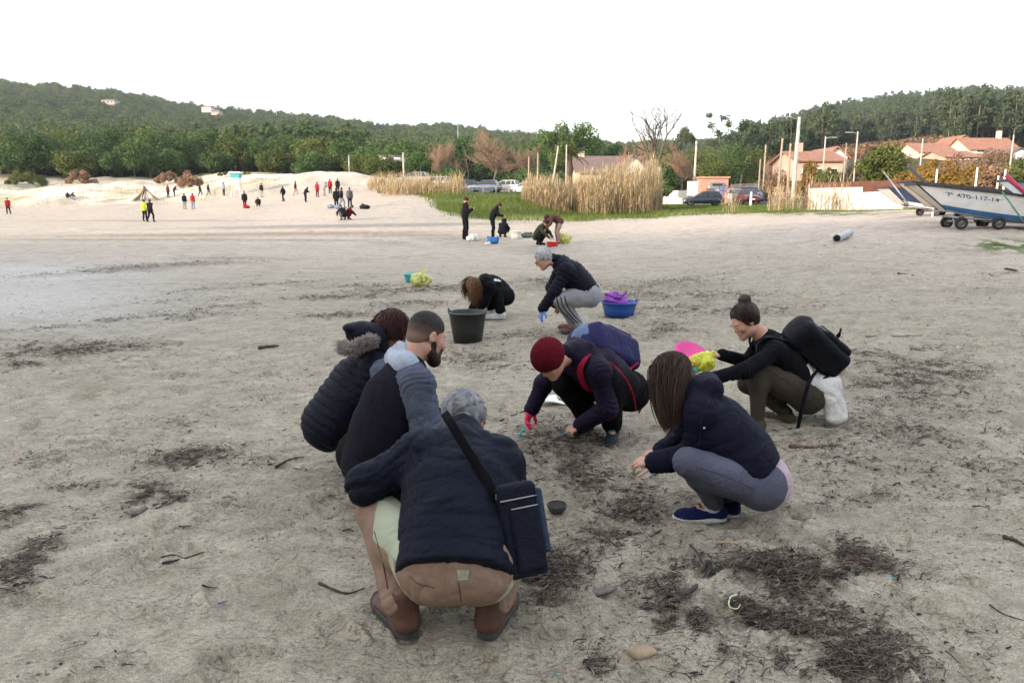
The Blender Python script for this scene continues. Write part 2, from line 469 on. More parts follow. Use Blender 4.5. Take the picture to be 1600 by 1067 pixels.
# ---------------------------------------------------------------- the lie of the land
PXC = [-400, 0, 250, 400, 530, 640, 720, 800, 900, 1000, 1100, 1200, 1300, 1450, 1600, 2000]
YG = [0, 6, 10, 15, 20, 24, 30, 40, 48, 57, 66, 75, 90, 100, 112, 122, 135, 150, 180]
PROF = {
 -400: [(0, 0), (60, 0), (85, .45), (100, 1.0), (112, 1.6), (122, 3.0), (135, 5.0), (150, 6), (180, 7)],
 0:    [(0, 0), (60, 0), (85, .45), (100, 1.0), (112, 1.8), (122, 3.6), (135, 5.4), (150, 6), (180, 7)],
 250:  [(0, 0), (57, 0), (75, .35), (90, .8), (100, 1.3), (112, 2.3), (122, 3.8), (135, 5.4), (150, 6), (180, 7)],
 400:  [(0, 0), (48, 0), (66, .4), (75, .8), (90, 1.6), (100, 2.8), (112, 4.4), (122, 5.4), (135, 6.2), (150, 6.5), (180, 8)],
 530:  [(0, 0), (42, 0), (57, .9), (75, 1.4), (90, 2.6), (100, 4.2), (112, 5.5), (122, 5.5), (135, 5.5), (150, 6), (180, 8)],
 640:  [(0, 0), (40, 0), (48, .3), (57, .8), (66, 1.3), (75, 2.0), (90, 3.2), (100, 4.0), (112, 4.8), (122, 4.6), (180, 5)],
 720:  [(0, 0), (40, 0), (48, .1), (57, .35), (66, 1.0), (75, 2.2), (90, 2.6), (100, 2.8), (180, 5)],
 800:  [(0, 0), (48, 0), (57, .35), (62, 1.0), (66, 1.6), (75, 2.3), (90, 2.6), (100, 2.8), (180, 5)],
 900:  [(0, 0), (48, .05), (60, .2), (66, .5), (75, 1.2), (90, 1.8), (100, 2.0), (180, 4)],
 1000: [(0, 0), (48, .15), (60, .3), (66, .5), (75, .9), (90, 1.4), (100, 1.7), (180, 4)],
 1100: [(0, 0), (24, .2), (40, .45), (57, .6), (66, .8), (77, 1.12), (90, 1.5), (100, 1.7), (180, 4)],
 1200: [(0, 0), (10, .05), (20, .4), (30, .6), (48, .75), (57, .85), (66, 1.0), (90, 1.5), (100, 1.8), (180, 6)],
 1300: [(0, 0), (10, .1), (20, .58), (30, .72), (48, .9), (57, 1.0), (66, 1.1), (75, 1.4), (100, 2.6), (180, 11)],
 1450: [(0, 0), (10, .1), (20, .65), (24, .84), (30, 1.0), (48, 1.1), (57, 1.15), (75, 1.8), (100, 4.0), (180, 14)],
 1600: [(0, 0), (10, .12), (20, .68), (24, .88), (30, 1.05), (48, 1.15), (57, 1.3), (75, 2.0), (100, 4.5), (180, 14)],
 2000: [(0, 0), (10, .12), (20, .7), (24, .9), (30, 1.05), (48, 1.2), (57, 1.4), (75, 2.2), (100, 5), (180, 15)]}
TAB = np.array([np.interp(YG, [a for a, b in PROF[c]], [b for a, b in PROF[c]]) for c in PXC])
# ridge of the hills as it stands against the sky: photo column -> row of the tree tops
RPX = [-500, 0, 100, 200, 300, 400, 500, 560, 620, 700, 800, 900, 960, 1100, 1180, 1240, 1300, 1400, 1500, 1600, 2100]
RPY = [124, 128, 131, 142, 160, 170, 181, 188, 197, 193, 203, 212, 222, 215, 196, 182, 168, 155, 147, 150, 140]
RIDGE = 760.0
def H(x, y):
    x = np.asarray(x, float); y = np.asarray(y, float)
    Rr = np.hypot(x, y); az = np.arctan2(x, np.maximum(y, 1e-3)); azc = np.clip(az, -0.95, 0.95)
    Y = Rr * np.cos(azc); s = np.tan(azc); px = CX + 1170 * s
    ci = np.interp(px, PXC, np.arange(len(PXC))); yi = np.interp(Y, YG, np.arange(len(YG)))
    c0 = np.clip(ci.astype(int), 0, len(PXC) - 2); y0 = np.clip(yi.astype(int), 0, len(YG) - 2)
    fc = ci - c0; fc = fc * fc * (3 - 2 * fc) * 0.5 + fc * 0.5; fy = yi - y0
    z = (TAB[c0, y0] * (1 - fc) + TAB[c0 + 1, y0] * fc) * (1 - fy) + (TAB[c0, y0 + 1] * (1 - fc) + TAB[c0 + 1, y0 + 1] * fc) * fy
    ry = np.interp(px, RPX, RPY)
    zr = CAMH + (HOR - ry) / 1190 * RIDGE - 10
    t = np.clip((Y - 180) / (RIDGE - 180), 0, 1.6)
    hill = np.where(t < 1, t ** 1.25, 1 - (t - 1) * 0.9)
    hill = z + (zr - z) * np.maximum(hill, -0.2)
    hill = hill + np.where(Y > 180, (n2(x, y, 1 / 130.0, 3, 3.3) - 0.5) * 26 * np.clip((Y - 180) / 250, 0, 1) * np.clip(1.15 - t, 0.1, 1), 0)
    z = np.where(Y > 180, hill, z)
    z = z * sstep(-30, 2, y)
    # wind and foot relief
    a = np.clip((Y - 9) / 30, 0, 1)
    z = z + (n2(x, y, 0.55, 3) - 0.5) * 0.10 * a + (n2(x, y, 0.12, 2, 7) - 0.5) * 0.25 * a * (Y < 200)
    dune = sstep(88, 104, Y) * sstep(175, 140, Y) * (px < 680)
    z = z + (n2(x, y, 0.14, 4, 11) - 0.45) * 2.6 * dune
    # creek cut running in from the bank, about 45 m out
    cy = 41.5 + 2.0 * np.sin(x * 0.09) + (x + 8) * -0.05
    z = z - 0.30 * np.exp(-((y - cy) / 1.6) ** 2) * sstep(-32, -18, x) * sstep(2, -4, x)
    return z
def h1(x, y): return float(H(np.array([x]), np.array([y]))[0])
def on(px, Y, dz=0.0):
    "point of the land in photo column px, Y metres out"
    x = (px - CX) / 1170 * Y
    return np.array([x, Y, h1(x, Y) + dz])
def ground_hit(px, py):
    d = U(px, py, 100.0) - np.array([0, 0, CAMH]); d = d / d[1]
    for Y in np.concatenate([np.arange(2, 60, 0.1), np.arange(60, 200, 0.5)]):
        q = np.array([0, 0, CAMH]) + d * Y
        if q[2] < h1(q[0], q[1]): return q
    return np.array([0, 0, CAMH]) + d * 60

# wrack and stain patches on the sand: (photo px, py, half width, half height, tilt, strength), fuzzy ellipses
WR = [(1230, 905, 120, 28, 0.05, 1.2), (1110, 955, 70, 38, 0.25, 1.3), (1230, 1010, 140, 34, 0.30, 1.0), (1330, 880, 70, 22, 0.2, .9), (1300, 960, 90, 60, 0.3, .55), (1350, 1020, 70, 40, .2, .5),
      (850, 900, 60, 40, -0.2, 1.2), (870, 720, 60, 40, 0.1, .9), (900, 690, 70, 25, 0.1, .8), (970, 820, 50, 32, -0.2, .9), (930, 760, 60, 30, 0.2, .8), (1000, 780, 30, 40, 0, .55), (890, 1045, 50, 25, 0, .7), (1000, 905, 40, 18, -.3, .3),
      (40, 800, 45, 14, -.2, .7), (50, 870, 45, 40, -.5, .7), (15, 900, 36, 34, 0, .6), (70, 720, 60, 10, -.1, .5), (290, 718, 75, 16, -.12, 1.0), (210, 775, 55, 14, -.1, .8), (265, 778, 35, 9, -.1, .9), (160, 760, 80, 10, -.1, .5), (430, 722, 50, 9, -.15, .6), (510, 775, 34, 8, -.2, .5),
      (90, 548, 110, 12, -.03, .8), (30, 570, 50, 6, 0, .6), (200, 540, 70, 8, 0, .4), (190, 422, 75, 4, -.05, 1.5), (300, 414, 75, 2.6, -.05, 1.4), (90, 430, 110, 1.6, -.05, .9), (420, 446, 180, 1.5, -.08, .7), (150, 505, 200, 2, -.10, .7), (350, 480, 160, 2, -.10, .6), (330, 375, 60, 3, 0, .5), (360, 404, 70, 3, 0, .6),
      (540, 465, 75, 4, -.03, 1.4), (625, 455, 80, 3.4, -.03, 1.3), (520, 494, 70, 4, -.03, 1.3), (640, 476, 70, 4, -.02, 1.1), (700, 452, 60, 5, 0, 1.1), (560, 448, 60, 2.4, -.03, 1.0),
      (860, 440, 70, 6, 0, 1.1), (860, 452, 60, 4, .02, .9), (980, 464, 90, 6, 0, 1.1), (990, 452, 70, 3, 0, .9), (1060, 446, 80, 5, 0, 1.0), (1090, 490, 100, 8, 0, .8), (1160, 470, 90, 4, .02, .7), (1030, 520, 60, 14, 0, .5), (1080, 470, 80, 8, 0, .5), (750, 378, 60, 8, 0, .5), (690, 372, 50, 6, 0, .7), (610, 380, 40, 4, 0, .6), (850, 390, 60, 9, 0, .5),
      (1230, 492, 60, 6, 0, .6), (1360, 600, 130, 26, .1, .65), (1480, 590, 80, 14, .1, .6), (1400, 680, 150, 30, .12, .6), (1290, 720, 90, 30, .2, .5), (1500, 740, 120, 40, .2, .4), (1450, 640, 100, 14, .1, .5), (1380, 560, 90, 9, 0, .5), (1250, 790, 70, 14, 0, .5), (1400, 780, 60, 20, 0, .4), (1130, 780, 60, 10, 0, .4),
      (430, 366, 300, 3.0, -.01, 1.3), (560, 353, 230, 2.6, -.015, 1.5), (220, 375, 240, 1.8, 0, .9), (640, 368, 120, 3, 0, 1.0), (250, 345, 200, 1.2, 0, .7), (480, 376, 130, 1.6, 0, .8), (760, 560, 60, 20, .1, .35), (800, 520, 70, 14, 0, .4), (700, 560, 50, 9, 0, .3), (300, 470, 110, 4, -.05, .35), (420, 445, 120, 4, -.05, .35), (250, 500, 140, 5, -.08, .4), (1560, 455, 60, 5, 0, .5), (600, 620, 30, 12, 0, .2), (350, 640, 60, 9, -.1, .3), (280, 660, 40, 8, -.1, .35)]
def wrack(px, py, xy=None):
    w = np.zeros_like(px)
    for cx, cy, a, b, t, s in WR:
        dx = px - cx; dy = py - cy; u = (dx + dy * 0.0) / a; v = (dy - dx * t) / b
        w = np.maximum(w, s * np.exp(-(u * u + v * v) ** 1.4 * 0.9))
    return w

FEET = [(633, 970), (770, 970), (1105, 815), (1140, 795), (957, 690), (905, 668), (1165, 665), (1222, 655), (655, 768), (895, 512), (770, 495), (632, 742)]
def footprints(x, y):
    "treaded prints, and the sand pressed aside round the feet"
    out = np.zeros_like(x, dtype=float); rs = np.random.RandomState(44); L_ = []
    for _ in range(150):                                            # walks of a few paces
        Y = 2.2 * (16 / 2.2) ** rs.rand(); X = rs.uniform(-.7, .8) * Y; a = rs.uniform(0, 6.28)
        for s_ in range(rs.randint(3, 8)):
            L_.append((X + math.cos(a) * .55 * s_ + (s_ % 2) * .16 * -math.sin(a), Y + math.sin(a) * .55 * s_ + (s_ % 2) * .16 * math.cos(a), a + rs.randn() * .1, rs.uniform(.5, 1.0)))
    yy = y.ravel(); xx = x.ravel(); o = out.ravel(); order = np.argsort(yy, kind='stable'); ys = yy[order]
    def near_(cx, cy, r_):
        i = order[np.searchsorted(ys, cy - r_):np.searchsorted(ys, cy + r_)]; return i[np.abs(xx[i] - cx) < r_]
    for cx, cy, a, s_ in L_:
        i = near_(cx, cy, .26); 
        if len(i) == 0: continue
        dx, dy = xx[i] - cx, yy[i] - cy; u = (dx * math.cos(a) + dy * math.sin(a)) / .135; v = (-dx * math.sin(a) + dy * math.cos(a)) / .052; r_ = np.sqrt(u * u + v * v)
        o[i] += s_ * (-.022 * sstep(1.05, .75, r_) + .012 * np.exp(-((r_ - 1.25) / .25) ** 2))
    for px_, py_ in FEET:
        c = G(px_, py_); i = near_(c[0], c[1], .4)
        if len(i) == 0: continue
        d = np.hypot(xx[i] - c[0], yy[i] - c[1]); o[i] += .010 * np.exp(-((d - .20) / .04) ** 2) * (.3 + n2(xx[i], yy[i], 14, 2, 3)) - .004 * np.exp(-(d / .1) ** 2)
    return o.reshape(out.shape)
def feet_flat(x, y):
    f = np.ones_like(x, dtype=float)
    for px_, py_ in FEET: c = G(px_, py_); f = f * (1 - 0.9 * np.exp(-((x - c[0]) ** 2 + (y - c[1]) ** 2) / 0.035))
    return f
def land_mesh():
    azd = np.concatenate([np.arange(-180, -46, 3.0), np.linspace(-46, 46, 620), np.arange(49, 180, 3.0)])
    az = np.radians(azd); nA = len(az)
    r = [0.3, 0.8, 1.3]
    while r[-1] < 170: r.append(r[-1] * 1.0078)
    while r[-1] < 1500: r.append(r[-1] * 1.03)
    while r[-1] < 4500: r.append(r[-1] * 1.2)
    r = np.array(r); A, Rr = np.meshgrid(az, r)
    x = Rr * np.sin(A); y = Rr * np.cos(A)
    z = H(x, y)
    px, py = proj(x, y, z); vis = (y > 0.5)
    w = np.where(vis, wrack(px, py), 0)
    near = np.exp(-(Rr / 16.0) ** 2)
    # small relief: scuffed sand, foot dents, lumps of weed
    lump = n2(x, y, 9.0, 3, 2.0)
    prints = footprints(x, y)
    zz = (n2(x, y, 2.2, 3, 1.0) - 0.5) * 0.035 + (n2(x, y, 7.0, 3, 5.0) - 0.5) * 0.026 + (n2(x, y, 24.0, 3, 6.0) - 0.5) * 0.011
    rgt = sstep(3.5, 8, Rr) * sstep(-2, 5, x)
    zz = zz * (1 + 1.2 * rgt)
    dent = n2(x, y, 3.1, 2, 21.0); zz = zz - 0.022 * sstep(0.60, 0.75, dent) * (0.5 + rgt)
    wl = w * sstep(0.40, 0.62, lump)
    zz = zz + 0.018 * np.clip(wl, 0, 1) * (1 + np.clip(Rr / 15, 0, 3))
    zz = zz * feet_flat(x, y) + prints
    z = z + np.where(Rr < 60, zz * np.clip(60 / np.maximum(Rr, 1) - 1, 0, 1), 0) * vis
    V = np.stack([x, y, z], -1).reshape(-1, 3)
    n = len(r); i = np.arange(n - 1)[:, None]; k = np.arange(nA)[None, :]; k2 = (k + 1) % nA
    Q = np.stack([i * nA + k, (i + 1) * nA + k, (i + 1) * nA + k2, i * nA + k2], -1).reshape(-1, 4)[:, ::-1].copy()
    V = np.vstack([V, [[0, 0, h1(0, 0.01)]]]); c = len(V) - 1
    Q = np.vstack([Q, np.array([[c, c, 0, 0]])[:0]])
    Yc = Rr * np.cos(np.clip(A, -0.95, 0.95)); pxc = CX + 1170 * np.tan(np.clip(A, -0.95, 0.95))
    # cover: 0 sand, 1 grass; woodland floor beyond
    gs = np.interp(pxc, [-400, 200, 400, 520, 600, 640, 690, 760, 800, 1000, 1130, 1210, 1300, 1420, 1500, 2000],
                   [114, 112, 112, 116, 112, 86, 64, 58, 57, 62, 61, 53, 52, 52, 60, 60])
    e = n2(x, y, 0.35, 3, 31) - 0.5
    grass = sstep(-2.0, 2.0, Yc - gs + e * 14)
    patchy = np.exp(-(((px - 1575) / 70) ** 2 + ((py - 384) / 11) ** 2)) * (n2(x, y, 1.6, 3, 8) > 0.42) * vis
    sparse = np.exp(-(((px - 1300) / 140) ** 2 + ((py - 334) / 4) ** 2)) * (n2(x, y, 1.1, 3, 8) > 0.5) * vis
    grass = np.maximum(grass, np.maximum(patchy * 1.2, sparse))
    dune = sstep(98, 112, Yc) * (pxc < 660)
    wood = sstep(126, 140, Yc) * (pxc < 660) + sstep(105, 130, Yc) * (pxc >= 660)
    wood = np.clip(wood, 0, 1)
    road = np.zeros_like(z)
    ext = lambda a: np.append(a.ravel(), 0)
    dry = np.clip(sstep(10, 27, Rr) * 0.75 + 0.35 * sstep(3, 14, x) * sstep(5, 14, Rr) + 0.2 * (n2(x, y, 0.25, 3, 4) - 0.5), 0, 1)  # drier sand, with far sunlight and near shade put into the same mask
    damp = np.exp(-(((px - 30) / 260) ** 2 + ((py - 470) / 48) ** 2)) + np.exp(-(((px - 60) / 150) ** 2 + ((py - 425) / 12) ** 2)) + 0.7 * np.exp(-(((px - 560) / 220) ** 2 + ((py - 351) / 5) ** 2))
    return V, Q, {'wrack': ext(np.clip(w, 0, 1.5)), 'grass': ext(np.clip(grass * (1 - dune * 0), 0, 1)), 'dune': ext(dune), 'wood': ext(wood), 'dry': ext(dry), 'damp': ext(np.clip(damp * vis, 0, 1))}
def sand_mat():
    m, nt, b = new_mat('beach_sand'); N = nt.nodes; L = nt.links
    def at(n): a = N.new('ShaderNodeAttribute'); a.attribute_name = n; return a.outputs['Fac']
    tcn = N.new('ShaderNodeTexCoord').outputs['Object']
    def noise(s, d=4, dist=0.0, vec=None):
        n = N.new('ShaderNodeTexNoise'); n.inputs['Scale'].default_value = s; n.inputs['Detail'].default_value = d; n.inputs['Distortion'].default_value = dist
        L.new(vec or tcn, n.inputs['Vector']); return n.outputs['Fac']
    def ramp(f, stops):
        r = N.new('ShaderNodeValToRGB'); e = r.color_ramp.elements
        while len(e) < len(stops): e.new(0.5)
        for k, (p_, c) in enumerate(stops): e[k].position = p_; e[k].color = (*c, 1)
        L.new(f, r.inputs[0]); return r.outputs[0]
    def mix(f, a, c, mode='MIX'):
        x = N.new('ShaderNodeMix'); x.data_type = 'RGBA'; x.blend_type = mode
        if isinstance(f, float): x.inputs[0].default_value = f
        else: L.new(f, x.inputs[0])
        for s_, v in ((6, a), (7, c)):
            if isinstance(v, tuple): x.inputs[s_].default_value = (*v, 1)
            else: L.new(v, x.inputs[s_])
        return x.outputs[2]
    def math_(op, a, c, clamp=False):
        x = N.new('ShaderNodeMath'); x.operation = op; x.use_clamp = clamp
        for s_, v in ((0, a), (1, c)):
            if isinstance(v, (int, float)): x.inputs[s_].default_value = v
            else: L.new(v, x.inputs[s_])
        return x.outputs[0]
    wet_shaded = ramp(noise(4.5, 8, 0.6), [(0.3, (0.310, 0.272, 0.212)), (0.7, (0.425, 0.380, 0.305))])
    dry_sunlit_col = ramp(noise(2.2, 9, 0.6), [(0.3, (0.47, 0.395, 0.335)), (0.7, (0.61, 0.530, 0.465))])
    c = mix(at('dry'), wet_shaded, dry_sunlit_col)  # colour carries sunlit far and shaded near sand as well as moisture
    c = mix(at('damp'), c, (0.43, 0.40, 0.375))
    grain = ramp(noise(260, 3), [(0.35, (0.72, 0.72, 0.72)), (0.65, (1.18, 1.17, 1.15))])
    c = mix(1.0, c, grain, 'MULTIPLY')
    dimple_shade = ramp(noise(13, 7, 0.9), [(0.36, (0.66, 0.64, 0.60)), (0.50, (1, 1, 1)), (0.68, (1.10, 1.10, 1.10))]); c = mix(0.42, c, dimple_shade, 'MULTIPLY')  # shading of small hollows painted into the sand colour
    # strewn specks, thin weed threads, and the stained patches
    st = N.new('ShaderNodeMapping'); st.inputs['Scale'].default_value = (0.8, 1.25, 1.0); st.inputs['Rotation'].default_value = (0, 0, 0.25); L.new(tcn, st.inputs[0])
    sp = ramp(noise(34, 5, 1.6, st.outputs[0]), [(0.56, (0, 0, 0)), (0.66, (1, 1, 1))])
    area = ramp(noise(2.1, 4, 1.0, st.outputs[0]), [(0.40, (0.0, 0, 0)), (0.64, (1, 1, 1))])
    c = mix(math_('MULTIPLY', math_('MULTIPLY', sp, area), 0.85), c, (0.085, 0.065, 0.048))
    strk = ramp(noise(0.9, 6, 1.5, st.outputs[0]), [(0.50, (0, 0, 0)), (0.72, (1, 1, 1))])
    c = mix(math_('MULTIPLY', strk, 0.36), c, (0.17, 0.14, 0.10))
    fine = ramp(noise(75, 6, 1.0, st.outputs[0]), [(0.38, (0.70, 0.69, 0.68)), (0.52, (1, 1, 1)), (0.70, (1.12, 1.12, 1.12))])
    c = mix(0.8, c, fine, 'MULTIPLY')
    wf = math_('MULTIPLY', at('wrack'), math_('ADD', math_('MULTIPLY', at('dry'), 0.38), ramp(noise(17, 6, 1.2), [(0.40, (0, 0, 0)), (0.62, (1, 1, 1))])), True)
    c = mix(math_('MULTIPLY', wf, 0.62, True), c, ramp(noise(60, 3), [(0.3, (0.035, 0.028, 0.022)), (0.7, (0.12, 0.095, 0.07))]))
    gcol = ramp(noise(0.5, 5, 0.5), [(0.3, (0.045, 0.075, 0.016)), (0.55, (0.10, 0.13, 0.035)), (0.75, (0.20, 0.18, 0.09))])
    dcol = ramp(noise(0.22, 6, 0.8), [(0.50, (0.56, 0.49, 0.425)), (0.60, (0.40, 0.36, 0.24)), (0.72, (0.22, 0.21, 0.11))])
    c = mix(at('grass'), c, gcol)
    c = mix(at('dune'), c, dcol)
    wcol = ramp(noise(0.05, 5), [(0.3, (0.030, 0.042, 0.016)), (0.7, (0.075, 0.060, 0.030))])
    c = mix(at('wood'), c, wcol)
    L.new(c, b.inputs['Base Color'])
    rg = N.new('ShaderNodeMapRange'); L.new(at('damp'), rg.inputs[0]); rg.inputs[3].default_value = 0.9; rg.inputs[4].default_value = 0.42; L.new(rg.outputs[0], b.inputs['Roughness'])
    b.inputs['Specular IOR Level'].default_value = 0.3
    b1 = N.new('ShaderNodeBump'); b1.inputs['Strength'].default_value = 0.9; b1.inputs['Distance'].default_value = 0.02; L.new(noise(38, 6, 0.8), b1.inputs['Height'])
    b2 = N.new('ShaderNodeBump'); b2.inputs['Strength'].default_value = 0.9; b2.inputs['Distance'].default_value = 0.09; L.new(noise(6.5, 5, 0.8, st.outputs[0]), b2.inputs['Height']); L.new(b1.outputs[0], b2.inputs['Normal'])
    b3 = N.new('ShaderNodeBump'); b3.inputs['Strength'].default_value = 0.6; b3.inputs['Distance'].default_value = 0.003; L.new(noise(240, 3), b3.inputs['Height']); L.new(b2.outputs[0], b3.inputs['Normal'])
    L.new(b3.outputs[0], b.inputs['Normal'])
    return m
V, Q, at_ = land_mesh()
ground = tag(put('ground', V, Q, sand_mat(), None, attr=at_), kind='structure')
# unseen hill added behind the camera, left, to keep sun off the near sand
def shade_hill():
    hx, hy = SUN_DIR.x, SUN_DIR.y; hn = math.hypot(hx, hy); hx /= hn; hy /= hn
    Hh = 34.0; Ls = Hh / math.tan(SUN_EL)
    u = np.linspace(-1, 1, 90); v = np.linspace(-1, 1, 24); Uu, Vv = np.meshgrid(u, v)
    # crest parallel to x, so that its shade ends about 20 m in front of the camera
    cx = hx * Ls; cy = 19.0 + hy * Ls
    x = cx + Uu * 170; y = cy - 60 * Vv
    return x, y, Hh, Uu, Vv
x, y, Hh, Uu, Vv = shade_hill()
z = Hh * np.clip(1 - Vv ** 2, 0, 1) ** 0.7 * np.clip(1 - np.abs(Uu) ** 6, 0, 1) * (1 + 0.04 * (n2(x, y, 0.05, 3) - 0.5)) - 1.0
z = z + (n2(x, y, 0.2, 2, 5) - 0.5) * 3.0 * (z > 3)
n_, k_ = z.shape; i = np.arange(n_ - 1)[:, None]; k = np.arange(k_ - 1)[None, :]
Q = np.stack([i * k_ + k, i * k_ + k + 1, (i + 1) * k_ + k + 1, (i + 1) * k_ + k], -1).reshape(-1, 4)
tag(put('shade_hill', np.stack([x, y, z], -1).reshape(-1, 3), Q, mat('shade_hill_scrub', (0.03, 0.045, 0.018), 0.9, col2=(0.07, 0.08, 0.035), vscale=0.2, bump=1.0, bscale=0.8, dist=1.0), None), kind='structure')
# ---------------------------------------------------------------- vegetation
def leaf_cards(rs, C, r, n, size, squash=1.0, up=0.3, keep=None):
    "n leaf-sprig faces spread over clumps at C with radii r; returns V, Q, tint"
    k = rs.randint(0, len(C), n) if keep is None else rs.choice(len(C), n, p=keep)
    d = rs.randn(n, 3); d /= np.linalg.norm(d, axis=1, keepdims=True)
    rad = r[k] * (0.45 + 0.62 * rs.rand(n) ** 0.5); P = C[k] + d * rad[:, None] * np.array([1, 1, squash])
    nn = d * 0.9 + rs.randn(n, 3) * 0.55; nn[:, 2] += up; nn /= np.linalg.norm(nn, axis=1, keepdims=True)
    a = np.cross(nn, rs.randn(n, 3)); a /= np.linalg.norm(a, axis=1, keepdims=True) + 1e-9; b = np.cross(nn, a)
    s1 = size * (0.55 + 0.9 * rs.rand(n)); s2 = s1 * (0.45 + 0.4 * rs.rand(n))
    V = np.stack([P - a * s1[:, None], P - b * s2[:, None] * 0.8, P + a * s1[:, None], P + b * s2[:, None]], 1).reshape(-1, 3)
    tint = np.clip(0.5 + 0.30 * (rs.rand(len(C))[k] * 2 - 1) + 0.25 * (rs.rand(n) - 0.5), 0, 1)
    return V, np.arange(4 * n).reshape(-1, 4), np.repeat(tint, 4)
def crown_clumps(rs, kind, h, w):
    C = []; r = []
    if kind == 'pine':          # broad rounded pine, clumps on an umbrella
        for _ in range(26):
            a = rs.rand() * 6.28; q = rs.rand() ** 0.6; z = h * (0.45 + 0.50 * (1 - q ** 2) * rs.uniform(0.75, 1.05)) - h * 0.12 * rs.rand()
            C.append((w * 0.5 * q * math.cos(a), w * 0.5 * q * math.sin(a), z)); r.append(w * rs.uniform(0.10, 0.17))
    elif kind == 'euc':         # tall, airy, clumps apart on a long crown
        for _ in range(20):
            a = rs.rand() * 6.28; t = rs.rand(); q = math.sin(math.pi * min(1, t * 0.9 + 0.12)) * rs.uniform(0.3, 1)
            C.append((w * 0.45 * q * math.cos(a), w * 0.45 * q * math.sin(a), h * (0.38 + 0.60 * t))); r.append(w * rs.uniform(0.10, 0.18))
    elif kind == 'airy':        # a few flat crowns set apart
        for k in range(9):
            a = rs.rand() * 6.28; t = (k % 4) / 3; q = rs.uniform(0.1, 0.9)
            for _ in range(3): C.append((w * 0.45 * q * math.cos(a) + rs.randn() * w * .05, w * 0.45 * q * math.sin(a), h * (0.62 + 0.34 * t) + rs.randn() * .1)); r.append(w * rs.uniform(0.06, 0.10))
    elif kind == 'bush':
        for _ in range(18):
            a = rs.rand() * 6.28; q = rs.rand() ** 0.5; C.append((w * 0.42 * q * math.cos(a), w * 0.42 * q * math.sin(a), h * (0.15 + 0.65 * (1 - q * q) * rs.uniform(0.6, 1.05)))); r.append(min(h, w) * rs.uniform(0.14, 0.24))
    else:                       # round broadleaf / conifer ball
        for _ in range(30):
            d = rs.randn(3); d /= np.linalg.norm(d); q = rs.uniform(0.45, 1.0)
            C.append((w * 0.42 * q * d[0], w * 0.42 * q * d[1], h * 0.58 + h * 0.36 * q * d[2])); r.append(w * rs.uniform(0.11, 0.18))
    return np.array(C), np.array(r)
def trunk_mb(rs, h, rad, C, nb=7, lean=0.0):
    mb = MB(); top = np.array([rs.randn() * 0.03 * h + lean * h, rs.randn() * 0.03 * h, h * 0.72])
    pts = smooth_path([np.zeros(3) - (0, 0, 0.4), top * 0.35 + np.array([rs.randn() * 0.02 * h, 0, 0]), top * 0.7, top], 3)
    mb.tube(pts, list(np.linspace(rad, rad * 0.35, len(pts))), 7)
    for c in C[:nb]:
        s_ = top * rs.uniform(0.45, 0.9); mb.tube([s_, s_ * 0.4 + c * 0.6 - np.array([0, 0, 0.03 * h]), c], [rad * 0.35, rad * 0.2, rad * 0.08], 5, False)
    return mb
PINE = leaf_mat('pine_foliage', (0.022, 0.055, 0.028), (0.120, 0.180, 0.050), 0.3)
PINEO = leaf_mat('olive_pine_foliage', (0.045, 0.068, 0.022), (0.150, 0.170, 0.048), 0.3)
EUC = leaf_mat('eucalyptus_foliage', (0.032, 0.058, 0.036), (0.105, 0.130, 0.070), 0.4)
HILLF = leaf_mat('hill_foliage', (0.018, 0.055, 0.030), (0.130, 0.155, 0.048), 0.6, trans=0.2)
BROWN = leaf_mat('winter_brush', (0.12, 0.075, 0.050), (0.30, 0.19, 0.12), 0.4, trans=0.1)
OCHRE = leaf_mat('ochre_shrub_foliage', (0.11, 0.07, 0.018), (0.30, 0.19, 0.045), 0.3, trans=0.2)
BARK = mat('bark', (0.055, 0.040, 0.030), 0.9, col2=(0.13, 0.10, 0.08), vscale=9, bump=0.6, bscale=20, dist=0.03)
TWIG = mat('winter_twigs', (0.22, 0.135, 0.095), 0.9, col2=(0.38, 0.25, 0.18), vscale=3)
def tree(name, label, cat, kind, m, h, w, n, size, seed, loc, group=None, trunk=True, rad=None, up=0.3):
    rs = np.random.RandomState(seed); C, r = crown_clumps(rs, kind, h, w)
    t = thing(name, label, cat, loc, group)
    V, Q, ti = leaf_cards(rs, C, r, n, size, up=up)
    if trunk: trunk_mb(rs, h, rad or h * 0.022, C).build('trunk', BARK, t, smooth=True, local=True)
    put('crown' if trunk else 'foliage', V, Q, m, t, smooth=False, local=True, attr={'tint': ti})
    return t
